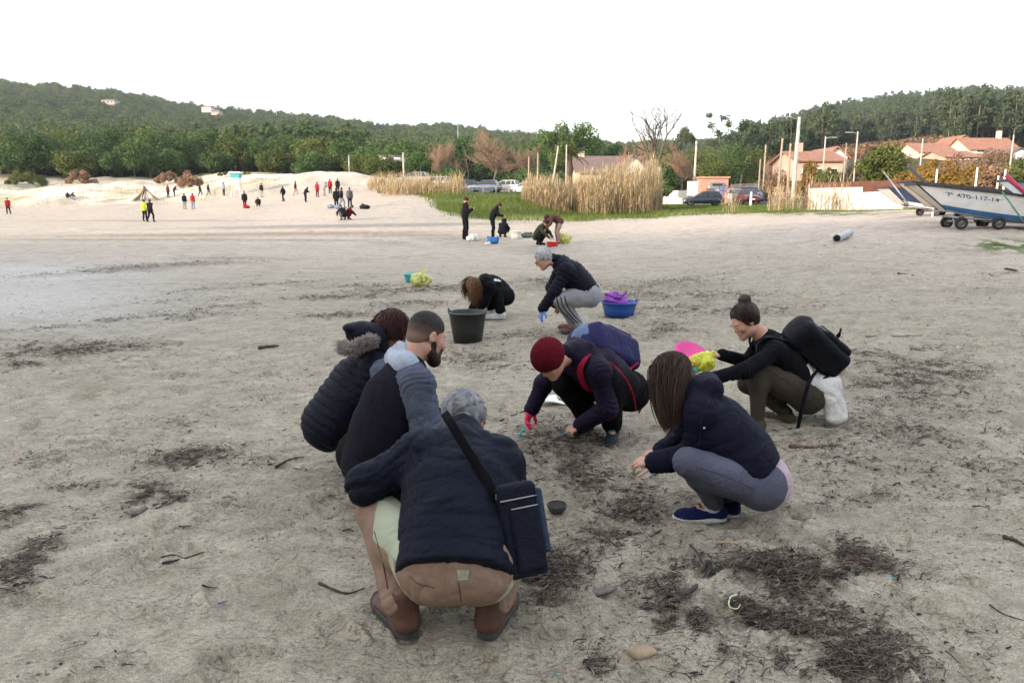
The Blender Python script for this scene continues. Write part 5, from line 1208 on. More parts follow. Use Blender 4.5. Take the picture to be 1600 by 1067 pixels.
q = ground_hit(863, 386); tub('red tub in front of the person in the olive jacket', q, 0.18, 0.22, 0.17, mat('red_plastic', (0.55, 0.03, 0.03), 0.4, 0.1), False); q = ground_hit(881, 381); bag_blob('plastic_bag', 'pale yellow bag right of the pink trousers', q + np.array([0, 0, 0.2]), 0.26, YELF, 10, spikes=4, flat=.85, amp=.05)
# white sheet beside the beanie wearer
q = ground_hit(868, 632); t = thing('paper_sheet', 'white sheet lying on the sand beside the red beanie wearer', 'sheet', q)
c4 = [ground_hit(840, 634), ground_hit(908, 638), ground_hit(886, 617), ground_hit(866, 622)]; n = 8; V = []
for i in range(n):
    for j in range(n): u, v = i / (n - 1), j / (n - 1); q_ = (c4[0] * (1 - u) + c4[1] * u) * (1 - v) + (c4[3] * (1 - u) + c4[2] * u) * v; V.append(q_ + np.array([0, 0, 0.03 + 0.015 * math.sin(u * 5 + v * 3)]))
F_ = [(i * n + j, (i + 1) * n + j, (i + 1) * n + j + 1, i * n + j + 1) for i in range(n - 1) for j in range(n - 1)]
o = put('sheet', V, F_, SOLEW_ if 'SOLEW_' in globals() else INW, t); m_ = o.modifiers.new('t', 'SOLIDIFY'); m_.thickness = 0.01
# sieve
q = G(870, 800); sv = thing('sieve', 'small black mesh sieve lying on the sand beside the bag', 'sieve', q); ax_ = 0.042
MB().lathe([(0.0, 0.004), (.030, .006), (.042, .020), (.048, .040), (.052, .041), (.050, .030), (.038, .008), (.0, .001)], 28).build('bowl', mat('sieve_mesh', (0.05, 0.05, 0.048), 0.7, 0.7, 160), sv, smooth=True, local=True)
rb = MB(); rb.tube([(.050 * math.cos(t_), .050 * math.sin(t_), .042) for t_ in np.linspace(0, 2 * math.pi, 25)], 0.0035, 6, False); rb.build('rim', BLKP, sv, smooth=True, local=True)
# tools and the bowl in hand
def spatula(label, a, b_, m):
    t = thing('hand_tool', label, 'tool', a); a, b_ = np.asarray(a), np.asarray(b_); d = nz(b_ - a)
    MB().tube([a, a + d * 0.05], 0.006, 6).build('handle', m, t, smooth=True); MB().ribbon([a + d * 0.045, a + d * 0.06, b_ - d * 0.01, b_], nz(np.cross(d, (0.2, 0.8, 0.6))), [0.012, 0.034, 0.036, 0.02], 0.004).build('blade', m, t, smooth=True)
spatula('turquoise scraper in the pink gloved hand', U(818, 668, 4.86), U(810, 686, 4.80), TEALP); spatula('pale blue scraper in the bare hand of the beanie wearer', U(890, 674, 4.70), U(870, 682, 4.62), mat('pale_blue_plastic', (0.15, 0.32, 0.42), 0.4, 0.1))
PKP = mat('pink_plastic', (0.75, 0.06, 0.32), 0.35, 0.08); q = U(1080, 553, 5.05); pb_ = thing('bowl', 'pink plastic bowl held out by the woman with the top knot', 'bowl', q)
o = MB().lathe([(0.0, -.05), (.07, -.05), (.115, .0), (.125, .006), (.112, .0), (.067, -.044), (0, -.044)], 30).build('bowl', PKP, pb_, smooth=True, local=True); pb_.rotation_euler = (0.55, 0.25, 0)
q = U(1097, 566, 5.0); bag_blob('plastic_bag', 'yellow-green bag held under the pink bowl', q, 0.085, mat('lime_yellow_film', (0.55, 0.56, 0.04), 0.35, 0.2), 12, spikes=3, flat=.75, amp=.05)
q = U(1083, 574, 5.0); bag_blob('plastic_bag', 'teal and green bag beside the yellow one in her hand', q, 0.06, mat('teal_green_film', (0.12, 0.42, 0.30), 0.35, 0.2), 13, spikes=2, flat=.7, amp=.05)
# ---------------------------------------------------------------- people
SKIN = skin_mat('skin', (0.47, 0.29, 0.22)); SKIN2 = skin_mat('skin_tan', (0.40, 0.23, 0.165))
EYEW = mat('eye_white', (0.42, 0.38, 0.36), 0.3, 0.02); EYED = mat('eye_iris', (0.03, 0.018, 0.01), 0.15, 0.1)
def perp(a, b):
    a = np.asarray(a, float); b = nz(b); return nz(a - b * a.dot(b))
class Pose:
    def __init__(s, **kw):
        for k, v in kw.items(): setattr(s, k, np.asarray(v, float))
        s.side = nz(s.sb - s.sa)                     # image left shoulder to image right shoulder
        s.spine = nz(s.nek - s.pel)
        s.hf = nz(s.hf); s.hu = perp(s.hu, s.hf); s.hr = np.cross(s.hf, s.hu)
        if not hasattr(s, 'che'): s.che = s.pel * 0.42 + s.nek * 0.58
def head_frame(p, q): return p.hed + p.hr * q[0] + p.hf * q[1] + p.hu * q[2]
def head_prims(S, p, sc_=1.0, neckr=0.055):
    fm = 1.0 if sc_ < 0.96 else 0.0                               # softer brow, nose and jaw
    H = lambda x, y, z: p.hed + (p.hr * x + p.hf * y + p.hu * z) * sc_
    AX = np.array([p.hr, p.hf, p.hu])
    S.cap(p.nek, H(0, -0.03, -0.06), neckr * 1.08, neckr, k=0.03)
    S.ell(H(0, -0.016, 0.028), np.array((0.075, 0.097, 0.088)) * sc_, AX, k=0.01)
    S.ell(H(0, 0.034, -0.03), np.array((0.060, 0.060, 0.088)) * sc_, AX, k=0.03)
    S.cap(H(-0.040, 0.012, -0.070), H(-0.012, 0.070, -0.098), 0.024 * sc_, 0.020 * sc_, k=0.03)
    S.cap(H(0.040, 0.012, -0.070), H(0.012, 0.070, -0.098), 0.024 * sc_, 0.020 * sc_, k=0.03)
    S.cap(H(-0.034, 0.078, 0.024), H(0.034, 0.078, 0.024), (0.012 - 0.004 * fm) * sc_, k=0.016)
    for q in (-1, 1): S.ell(H(0.030 * q, 0.100, 0.004), np.array((0.018, 0.012, 0.011)) * sc_, AX, k=0.012, cut=True)
    S.cap(H(0, 0.090, 0.010), H(0, 0.114 - 0.007 * fm, -0.026), (0.0085 - 0.002 * fm) * sc_, (0.0115 - 0.0025 * fm) * sc_, k=0.010)
    for q in (-1, 1):
        S.ell(H(0.011 * q, 0.100 - 0.004 * fm, -0.030), np.full(3, 0.0085 - 0.0015 * fm) * sc_, AX, k=0.008)
        S.ell(H(0.040 * q, 0.066, -0.022), np.array((0.020, 0.018, 0.022)) * sc_, AX, k=0.02)
        S.ell(H(0.077 * q, -0.006, -0.006), np.array((0.008, 0.019, 0.031)) * sc_, AX, k=0.006)
        S.ell(H(0.085 * q, 0.000, -0.002), np.array((0.006, 0.010, 0.016)) * sc_, AX, k=0.004, cut=True)
    S.cap(H(-0.018, 0.092, -0.056), H(0.018, 0.092, -0.056), 0.0065 * sc_, k=0.006)
    S.cap(H(-0.015, 0.091, -0.068), H(0.015, 0.091, -0.068), 0.0072 * sc_, k=0.005)
    S.ell(H(0, 0.082, -0.099), np.array((0.020, 0.016, 0.016)) * sc_, AX, k=0.015)
def hand_prims(S, w, d, n, sgn=1, sc_=1.0, curl=(0.35, 0.5, 0.4), g=0.0, spread=0.12):
    "w wrist, d towards the knuckles, n out of the palm, sgn: side the thumb leaves from"
    d = nz(d); n = perp(n, d); t = np.cross(d, n) * sgn
    kn = []
    for i, (o, l) in enumerate(((0.030, 0.083), (0.010, 0.090), (-0.010, 0.086), (-0.029, 0.078))):
        k_ = w + (t * o + d * l) * sc_; kn.append(k_)
        S.cap(w + (t * o * 0.55 + d * 0.012) * sc_, k_, 0.0145 * sc_ + g, 0.0110 * sc_ + g, k=0.012)
    for i, (k_, ln) in enumerate(zip(kn, (0.068, 0.077, 0.071, 0.055))):
        a = 0.0; dd = nz(d + t * spread * (1.5 - i) * 0.6); pos = k_; r = 0.0092 * sc_ + g
        for j, fr in enumerate((0.45, 0.31, 0.24)):
            a += curl[j] * (1 + 0.12 * i)
            v = dd * math.cos(a) + n * math.sin(a)
            nx = pos + v * ln * fr * sc_
            S.cap(pos, nx, r, r * 0.9, k=0.003); pos = nx; r *= 0.9
    b = w + (t * 0.022 + d * 0.020 + n * 0.006) * sc_
    v1 = nz(t * 0.8 + d * 0.7 + n * 0.35); v2 = nz(t * 0.25 + d * 0.9 + n * 0.5)
    m1 = b + v1 * 0.042 * sc_; m2 = m1 + nz(v1 + v2) * 0.032 * sc_; m3 = m2 + v2 * 0.026 * sc_
    S.cap(b, m1, 0.0150 * sc_ + g, 0.0110 * sc_ + g, k=0.010); S.cap(m1, m2, 0.0105 * sc_ + g, 0.0095 * sc_ + g, k=0.004); S.cap(m2, m3, 0.0095 * sc_ + g, 0.0078 * sc_ + g, k=0.003)
def torso_prims(S, p, g=0.0, sc_=1.0, lo=0.0, belly=0.0, shoulders=True, k=0.05):
    h0 = p.pel + (p.che - p.pel) * lo
    wa = p.pel * 0.5 + p.che * 0.5
    if lo < 0.3: S.cap(p.ha, p.hb, 0.095 * sc_ + g, k=k)
    S.cap(h0, wa, 0.108 * sc_ + g, (0.100 + belly) * sc_ + g, side=p.side, w=1.32, k=k)
    S.cap(wa, p.che, (0.100 + belly) * sc_ + g, 0.118 * sc_ + g, side=p.side, w=1.32, k=k)
    S.cap(p.che, p.nek * 0.78 + p.che * 0.22, 0.115 * sc_ + g, 0.070 * sc_ + g, side=p.side, w=1.5, k=k)
    if shoulders:
        S.cap(p.sa, p.sb, 0.052 * sc_ + g, k=k)
        c_ = p.nek * 0.8 + p.che * 0.2
        S.cap(c_, p.sa, 0.058 * sc_ + g, 0.050 * sc_ + g, k=k); S.cap(c_, p.sb, 0.058 * sc_ + g, 0.050 * sc_ + g, k=k)
def arm_prims(S, p, w, g=0.0, sc_=1.0, end=1.0, k=0.03, cuff=0.0):
    s_, e_, r_ = (p.sa, p.ea, p.wa) if w == 'a' else (p.sb, p.eb, p.wb)
    S.cap(s_, e_, 0.054 * sc_ + g, 0.043 * sc_ + g, k=k)
    q = e_ + (r_ - e_) * end
    S.cap(e_, q, 0.043 * sc_ + g, 0.030 * sc_ + g + cuff, k=k)
def leg_prims(S, p, w, g=0.0, sc_=1.0, end=1.0, k=0.035, cuff=0.0, thigh=1.0):
    h_, k_, a_ = (p.ha, p.ka, p.aa) if w == 'a' else (p.hb, p.kb, p.ab)
    S.cap(h_, h_ + (k_ - h_) * 0.45, 0.096 * sc_ * thigh + g, 0.082 * sc_ * thigh + g, k=k)
    S.cap(h_ + (k_ - h_) * 0.45, k_, 0.082 * sc_ * thigh + g, 0.057 * sc_ + g, k=k)
    q = k_ + (a_ - k_) * end
    bk = nz(np.cross(np.cross(k_ - h_, a_ - k_), a_ - k_)) * 0.018
    m = k_ + (a_ - k_) * 0.33 - bk
    if np.dot(-bk, h_ - k_) < 0: m = m + 2 * bk
    S.cap(k_, m, 0.056 * sc_ + g, 0.058 * sc_ + g, k=k); S.cap(m, q, 0.058 * sc_ + g, 0.036 * sc_ + g + cuff, k=k)
def _unused_skin_part(name, S, h, m, root, floor=None, fold=None, it=1, split=None):
    V, Fc = S.mesh(h, floor)
    V = relax(V, Fc, it)
    for f in (fold or []): V = folds(V, Fc, **f)
    return put(name, V, Fc, m, root)
def body(root, p, m, h=0.007, sc_=1.0, hands=(None, None), ga=0.0, neckr=0.055, feet=True):
    S = Sdf(0.03)
    torso_prims(S, p, -0.012, sc_)
    for w, hd in zip('ab', hands):
        arm_prims(S, p, w, -0.004, sc_); leg_prims(S, p, w, -0.006, sc_)
        e_, wr = (p.ea, p.wa) if w == 'a' else (p.eb, p.wb)
        if hd is None: hd = dict(d=wr - e_, n=(0, 0, -1))
        hand_prims(S, wr, sc_=sc_ * 0.98, **hd)
        an, to = (p.aa, p.ta) if w == 'a' else (p.ab, p.tb)
        if feet: S.cap(an, an - np.array([0, 0, 0.03]) + perp(to - an, (0, 0, 1)) * 0.09, 0.030 * sc_, 0.024 * sc_)
    head_prims(S, p, sc_, neckr)
    V, Fc = S.mesh(h)
    o = put('body', V, Fc, m, root)
    for q in (-1, 1):
        H = lambda x, y, z: p.hed + (p.hr * x + p.hf * y + p.hu * z) * sc_
        sp = Sdf(0.002); sp.ell(H(0.030 * q, 0.0800, 0.002), np.full(3, 0.0105) * sc_)
        V, Fc = sp.mesh(0.003); e = put('eye', V, Fc, EYEW, root)
        sp = Sdf(0.002); sp.ell(H(0.030 * q, 0.0865, -0.001), np.full(3, 0.0058) * sc_)
        V, Fc = sp.mesh(0.002); put('iris', V, Fc, EYED, e)
    return o
def strands(name, P, D, L, m, root, rad=0.0012, seg=5, grav=0.25, ball=None, target=None, wob=0.15, seed=1, sides=3, gather=None):
    "hair locks from points P heading D; ball = (centre, axes, radii) that they slide over"
    rs = np.random.RandomState(seed); n = len(P); L = np.broadcast_to(L, (n,))
    pos = P.copy(); d = D / np.linalg.norm(D, axis=1, keepdims=True); path = [pos.copy()]
    w = rs.randn(n, 3) * wob
    for s_ in range(seg):
        tg = np.array([0, 0, -1.0]) if target is None else np.asarray(target, float)
        d = d * (1 - grav) + tg * grav + w * 0.3 + rs.randn(n, 3) * wob * 0.3
        d /= np.linalg.norm(d, axis=1, keepdims=True)
        pos = pos + d * (L / seg)[:, None]
        if ball is not None:
            c, ax, r = ball
            q = (pos - c) @ np.asarray(ax).T / np.asarray(r); ln = np.linalg.norm(q, axis=1)
            k = np.maximum(ln, 1.0) / np.maximum(ln, 1e-6)
            pos = c + ((q * k[:, None]) * np.asarray(r)) @ np.asarray(ax)
        path.append(pos.copy())
    path = np.stack(path, 1)                                   # n, seg+1, 3
    if gather is not None:
        g0, g1, gs = gather; g0, g1 = np.asarray(g0, float), np.asarray(g1, float)
        tt = np.linspace(0, 1, seg + 1)[None, :, None]; line = g0 + (g1 - g0) * tt
        path = path * (1 - gs * tt ** 1.3) + (line + (path - path.mean(0, keepdims=True)) * 0.35) * (gs * tt ** 1.3)
    t = np.gradient(path, axis=1); t /= np.linalg.norm(t, axis=2, keepdims=True) + 1e-9
    ref = np.array([0.31, 0.77, 0.55]); a = np.cross(t, ref); a /= np.linalg.norm(a, axis=2, keepdims=True) + 1e-9; b = np.cross(t, a)
    taper = np.interp(np.linspace(0, 1, seg + 1), [0, 0.6, 1], [1, 0.85, 0.15])
    rr = rad * (0.7 + 0.6 * rs.rand(n))[:, None, None] * taper[None, :, None]
    ring = [path + rr * (math.cos(2 * math.pi * k / sides) * a + math.sin(2 * math.pi * k / sides) * b) for k in range(sides)]
    V = np.stack(ring, 2).reshape(-1, 3)
    base = (np.arange(n) * (seg + 1) * sides)[:, None, None]
    i = np.arange(seg)[None, :, None]; k = np.arange(sides)[None, None, :]
    Q = np.stack([base + i * sides + k, base + i * sides + (k + 1) % sides, base + (i + 1) * sides + (k + 1) % sides, base + (i + 1) * sides + k], -1).reshape(-1, 4)
    tint = np.repeat(rs.rand(n), (seg + 1) * sides)
    return put(name, V, Q, m, root, attr={'tint': tint})
def scalp(p, n, seed, cond, r=(0.080, 0.101, 0.092), c=(0, -0.016, 0.030), sc_=1.0):
    "points on the skull, with their outward directions, where cond(x,y,z) in head axes (unit ball) holds"
    rs = np.random.RandomState(seed); q = rs.randn(n * 6, 3); q /= np.linalg.norm(q, axis=1, keepdims=True)
    q = q[cond(q[:, 0], q[:, 1], q[:, 2])][:n]
    AX = np.array([p.hr, p.hf, p.hu]); r = np.asarray(r) * sc_
    C = p.hed + np.asarray(c) * sc_ @ AX
    return C + (q * r) @ AX, q, AX, (C, AX, r)
def hair_cap(p, m, root, r=(0.079, 0.101, 0.092), c=(0, -0.020, 0.033), h=0.006, line=0.02, sc_=1.0, name='hair', ext=None, amp=0.002, back=0.06, brow=0.0):
    "close hair: a shell over the skull, cut in front of the hairline and round the ears"
    AX = np.array([p.hr, p.hf, p.hu]); H = lambda x, y, z: p.hed + (p.hr * x + p.hf * y + p.hu * z) * sc_
    S = Sdf(0.02); S.ell(H(*c), np.asarray(r) * sc_, AX)
    S.ell(H(0, -0.055, -0.030), np.array((0.062, 0.055, back)) * sc_, AX, k=0.02)
    if ext: ext(S, H, AX)
    S.ell(H(0, 0.115, -0.045 + brow * 0.5), np.array((0.11, 0.085 + brow * 0.6, 0.103 + brow * 0.5)) * sc_, AX, k=0.006, cut=True)
    S.ell(H(0, 0.055, -0.11), np.array((0.12, 0.085, 0.10)) * sc_, AX, k=0.006, cut=True)
    V, Fc = S.mesh(h); N = normals(V, Fc)
    V = V + N * (amp * (fbm(V * 90, 2) - 0.4) * 2)[:, None]
    return put(name, V, Fc, m, root, attr={'tint': np.clip(fbm(V * 55, 2) * 1.3 - 0.15, 0, 1)})
def shoe(root, an, to, up=(0, 0, 1), m=None, msole=None, L=0.27, high=0.0, w=1.0, h=0.006, laces=None, name='shoe', thick=0.02, heel=0.055):
    "an: ankle joint, to: direction of the toes; sole flat in the plane across `up`"
    u = nz(up); f = perp(np.asarray(to) - an, u); s_ = np.cross(f, u)
    b = an - u * (0.085) - f * heel                              # heel point on the ground
    P = lambda x, y, z: b + s_ * x * w + f * y * L / 0.27 + u * z
    AX = np.array([s_, f, u])
    S = Sdf(0.02)
    S.ell(P(0, 0.035, 0.045), (0.036 * w, 0.042, 0.046), AX); S.cap(P(0, 0.05, 0.05), P(0, 0.14, 0.038), 0.038 * w, 0.036 * w)
    S.ell(P(0, 0.19, 0.030), (0.046 * w, 0.080, 0.038), AX); S.cap(P(0, 0.04, 0.05), P(0, 0.045 + 0.01, 0.085 + high), 0.040 * w, 0.043 * w)
    S.ell(P(0, 0.05, 0.115 + high), (0.034 * w, 0.040, 0.03), AX, cut=True, k=0.008)
    S.box(P(0, 0.12, -0.10 + thick), (0.2, 0.3, 0.10), 0.0, AX, cut=True, k=0.002)
    V, Fc = S.mesh(h); V = folds(relax(V, Fc), Fc, 0.003, 22, f, 3.0)
    o = put(name, V, Fc, m, root)
    out = []
    for t, x in ((0, 0.022), (0.02, 0.031), (0.08, 0.037), (0.14, 0.042), (0.20, 0.047), (0.245, 0.040), (0.272, 0.020)):
        out.append((x, t))
    ring = [(-x, t) for x, t in out] + [(0.0, 0.280)] + [(x, t) for x, t in reversed(out)] + [(0, -0.008)]
    mb = MB(); n = len(ring); V = []
    for z, gx in ((0, 0.95), (thick * 0.25, 1.0), (thick, 0.99), (thick + 0.004, 0.94)):
        V += [P(x * gx, 0.135 + (y - 0.135) * gx, z + (0.010 * max(0, (y - 0.2) / 0.08) ** 2)) for x, y in ring]
    F = [(j * n + i, j * n + (i + 1) % n, (j + 1) * n + (i + 1) % n, (j + 1) * n + i) for j in range(3) for i in range(n)]
    F += [tuple(range(n - 1, -1, -1)), tuple(range(3 * n, 4 * n))]
    mb.add(V, F).build('sole', msole, o, smooth=False)
    if laces is not None:
        lb = MB()
        for i in range(5):
            y = 0.165 - i * 0.022; z = 0.070 + i * (0.014 + high * 0.1); hw = 0.022
            lb.tube([P(-hw, y, z - 0.008), P(0, y - 0.004, z + 0.006), P(hw, y - 0.012, z - 0.006)], 0.0022, 5)
            lb.tube([P(hw, y, z - 0.008), P(0, y - 0.004, z + 0.007), P(-hw, y - 0.012, z - 0.006)], 0.0022, 5)
        lb.build('lace', laces, o, smooth=True)
    return o
def bones(tagname, p):
    n = np.linalg.norm
    print('BONES', tagname, 'trunk %.2f neck-head %.2f shw %.2f | ua %.2f %.2f fa %.2f %.2f | th %.2f %.2f sh %.2f %.2f' % (
        n(p.nek - p.pel), n(p.hed - p.nek), n(p.sa - p.sb), n(p.sa - p.ea), n(p.sb - p.eb), n(p.ea - p.wa), n(p.eb - p.wb),
        n(p.ha - p.ka), n(p.hb - p.kb), n(p.ka - p.aa), n(p.kb - p.ab)),
        'z pel %.2f nek %.2f hed %.2f ka %.2f kb %.2f aa %.2f ab %.2f wa %.2f wb %.2f' % tuple(v[2] for v in (p.pel, p.nek, p.hed, p.ka, p.kb, p.aa, p.ab, p.wa, p.wb)))
POSE = {}
POSE['A'] = Pose(pel=G(712,868,0.36), nek=U(722,690,2.80), hed=U(724,660,2.99), hf=(0.05,0.62,-0.72), hu=(0,0.75,0.65),
  sa=U(655,712,2.74), sb=U(780,720,2.74), ea=U(572,757,2.72), wa=U(650,765,2.92), eb=U(806,795,2.80), wb=U(785,770,2.98),
  ha=G(675,885,0.32), hb=G(752,885,0.32), ka=U(590,800,2.74), kb=U(815,812,2.74), aa=G(633,955,0.10), ab=G(765,955,0.10),
  ta=G(590,925,0.03), tb=G(800,915,0.03))
POSE['E'] = Pose(pel=U(1190,750,3.46), nek=U(1080,612,3.57), hed=U(1050,590,3.56), hf=(-0.80,0.05,-0.60), hu=(-0.6,0,0.8),
  sa=U(1096,645,3.42), sb=U(1086,622,3.76), ea=U(1084,712,3.46), wa=U(1024,722,3.42), eb=U(1062,690,3.75), wb=U(1036,704,3.60),
  ha=U(1188,758,3.38), hb=U(1182,745,3.56), ka=U(1075,722,3.33), kb=U(1092,704,3.60), aa=G(1118,788,0.10), ab=G(1142,780,0.10),
  ta=G(1070,812,0.02), tb=G(1110,775,0.02))
POSE['D'] = Pose(pel=U(962,600,4.98), nek=U(898,550,4.74), hed=U(860,563,4.60), hf=(-0.50,-0.42,-0.75), hu=(-0.55,-0.45,0.65),
  sa=U(882,562,4.90), sb=U(936,582,4.58), ea=U(850,600,4.94), wa=U(831,638,4.92), eb=U(950,638,4.58), wb=U(908,664,4.72),
  ha=U(950,600,5.08), hb=U(985,612,4.92), ka=U(882,600,4.85), kb=U(948,592,4.62), aa=U(918,654,5.0), ab=G(957,668,0.09),
  ta=U(880,668,4.8), tb=G(954,700,0.02))
POSE['F'] = Pose(pel=U(1262,606,5.15), nek=U(1194,527,5.15), hed=U(1163,502,5.15), hf=(-0.80,-0.28,-0.52), hu=(-0.3,0,0.9),
  sa=U(1212,550,4.98), sb=U(1194,530,5.33), ea=U(1165,578,4.86), wa=U(1118,590,4.86), eb=U(1168,566,5.30), wb=U(1128,554,5.14),
  ha=U(1262,620,5.05), hb=U(1256,610,5.25), ka=U(1180,574,5.0), kb=U(1168,600,5.28), aa=G(1184,655,0.10), ab=G(1230,646,0.10),
  ta=G(1140,668,0.02), tb=G(1196,655,0.02))
POSE['B'] = Pose(pel=U(584,708,3.56), nek=U(640,566,3.75), hed=U(668,524,3.80), hf=(0.78,0.48,-0.40), hu=(0.2,0.2,0.9),
  sa=U(604,583,3.90), sb=U(654,600,3.52), ea=U(632,650,3.98), wa=U(690,665,4.10), eb=U(668,678,3.46), wb=U(722,705,3.75),
  ha=U(565,708,3.68), hb=U(596,720,3.50), ka=U(650,648,4.00), kb=U(684,662,3.74), aa=G(628,742,0.10), ab=G(655,768,0.10),
  ta=G(665,720,0.02), tb=G(705,748,0.02))
POSE['C'] = Pose(pel=U(520,655,4.22), nek=U(584,556,4.36), hed=U(613,520,4.42), hf=(0.82,0.30,-0.45), hu=(0.3,0.1,0.9),
  sa=U(566,560,4.52), sb=U(588,575,4.20), ea=U(560,620,4.50), wa=U(610,630,4.60), eb=U(556,622,4.14), wb=U(612,640,4.28),
  ha=U(510,652,4.34), hb=U(532,664,4.14), ka=U(592,628,4.55), kb=U(606,632,4.36), aa=G(575,692,0.10), ab=G(585,712,0.10),
  ta=G(620,685,0.02), tb=G(630,700,0.02))
POSE['G'] = Pose(pel=U(918,456,8.90), nek=U(874,409,8.90), hed=U(849,404,8.86), hf=(-0.80,-0.15,-0.55), hu=(-0.4,0,0.9),
  sa=U(884,422,8.72), sb=U(878,413,9.08), ea=U(867,455,8.66), wa=U(848,482,8.70), eb=U(862,450,9.06), wb=U(868,474,9.0),
  ha=U(922,463,8.80), hb=U(916,458,9.02), ka=U(872,467,8.70), kb=U(878,474,9.05), aa=G(902,509,0.10), ab=G(897,505,0.10),
  ta=G(878,520,0.02), tb=G(870,512,0.02))
POSE['H'] = Pose(pel=U(784,455,10.45), nek=U(756,440,10.12), hed=U(741,449,10.0), hf=(-0.55,-0.35,-0.75), hu=(-0.5,-0.3,0.8),
  sa=U(766,450,9.98), sb=U(756,438,10.32), ea=U(757,473,9.95), wa=U(743,490,9.92), eb=U(748,462,10.35), wb=U(738,482,10.2),
  ha=U(790,463,10.32), hb=U(782,459,10.52), ka=U(771,456,10.05), kb=U(757,456,10.35), aa=G(783,488,0.10), ab=G(768,482,0.10),
  ta=G(755,497,0.02), tb=G(742,488,0.02))
# cloth colours
NAVY = fabric('navy_shell', (0.0075, 0.0095, 0.020), 0.7, weave=500, sheen=0.3)
NAVY2 = fabric('navy_softshell', (0.009, 0.0095, 0.024), 0.8)
PLUM = fabric('plum_navy_shell', (0.012, 0.007, 0.023), 0.65, sheen=0.2)
BLACK = fabric('black_cloth', (0.0045, 0.0045, 0.0065), 0.9)
BLACKK = fabric('black_knit', (0.006, 0.006, 0.009), 0.9)
TAN = fabric('tan_trousers', (0.30, 0.175, 0.125), 0.85)
PALE = fabric('pale_green_cloth', (0.36, 0.38, 0.28), 0.85)
GREYL = fabric('grey_leggings', (0.105, 0.108, 0.155), 0.9, heather=0.08, weave=420)
OLIVE = fabric('olive_leggings', (0.060, 0.048, 0.038), 0.8)
HEATH = fabric('blue_grey_sweatshirt', (0.085, 0.096, 0.140), 0.95, heather=0.12, weave=420)
HOODG = fabric('light_grey_hood', (0.42, 0.46, 0.56), 0.95, heather=0.05, weave=420)
PINKS = fabric('pale_pink_shirt', (0.52, 0.40, 0.45), 0.9)
WHITEC = fabric('white_fleece', (0.72, 0.70, 0.70), 0.95, weave=180)
JOG = fabric('grey_joggers', (0.30, 0.31, 0.34), 0.9, heather=0.1)
WINE = fabric('wine_red_knit', (0.105, 0.006, 0.014), 0.95, weave=300)
LEATHER = mat('brown_leather', (0.085, 0.036, 0.022), 0.6, 0.4, 14, 0.3, 90)
TEAL = fabric('teal_boot_cloth', (0.020, 0.070, 0.075), 0.8)
DKBOOT = fabric('dark_boot_cloth', (0.020, 0.030, 0.038), 0.7)
SNEAK = fabric('navy_sneaker_mesh', (0.012, 0.018, 0.085), 0.8)
SOLEW = mat('white_rubber', (0.55, 0.55, 0.55), 0.6, 0.15, 30); SOLED = mat('dark_rubber', (0.03, 0.035, 0.04), 0.7, 0.3, 30)
SOLEB = mat('worn_grey_sole', (0.035, 0.034, 0.034), 0.7, 0.5, 25)
LACEW = mat('teal_lace', (0.06, 0.30, 0.30), 0.7, 0.2); LACEB = mat('black_lace', (0.012, 0.012, 0.012), 0.8, 0.2)
PINKG = mat('hot_pink_rubber_glove', (0.75, 0.02, 0.10), 0.45, 0.1, 20, 0.2, 80)
BLUEG = mat('blue_nitrile', (0.08, 0.20, 0.62), 0.4, 0.1, 30, 0.2, 90)
ZIP = mat('zip_metal', (0.35, 0.35, 0.36), 0.35, 0.1, metal=0.9)
HG = hair_mat('grey_hair', (0.018, 0.018, 0.021), (0.26, 0.26, 0.28)); HGL = hair_mat('silver_hair', (0.14, 0.14, 0.15), (0.50, 0.50, 0.52))
HB = hair_mat('dark_brown_hair', (0.006, 0.004, 0.003), (0.085, 0.050, 0.036)); HR = hair_mat('reddish_brown_hair', (0.018, 0.007, 0.006), (0.075, 0.025, 0.020))
HD = hair_mat('black_brown_hair', (0.004, 0.003, 0.003), (0.060, 0.034, 0.026)); HO = hair_mat('brown_blond_hair', (0.035, 0.016, 0.008), (0.20, 0.10, 0.045))
HF = hair_mat('shaved_dark_hair', (0.012, 0.009, 0.009), (0.21, 0.135, 0.105))

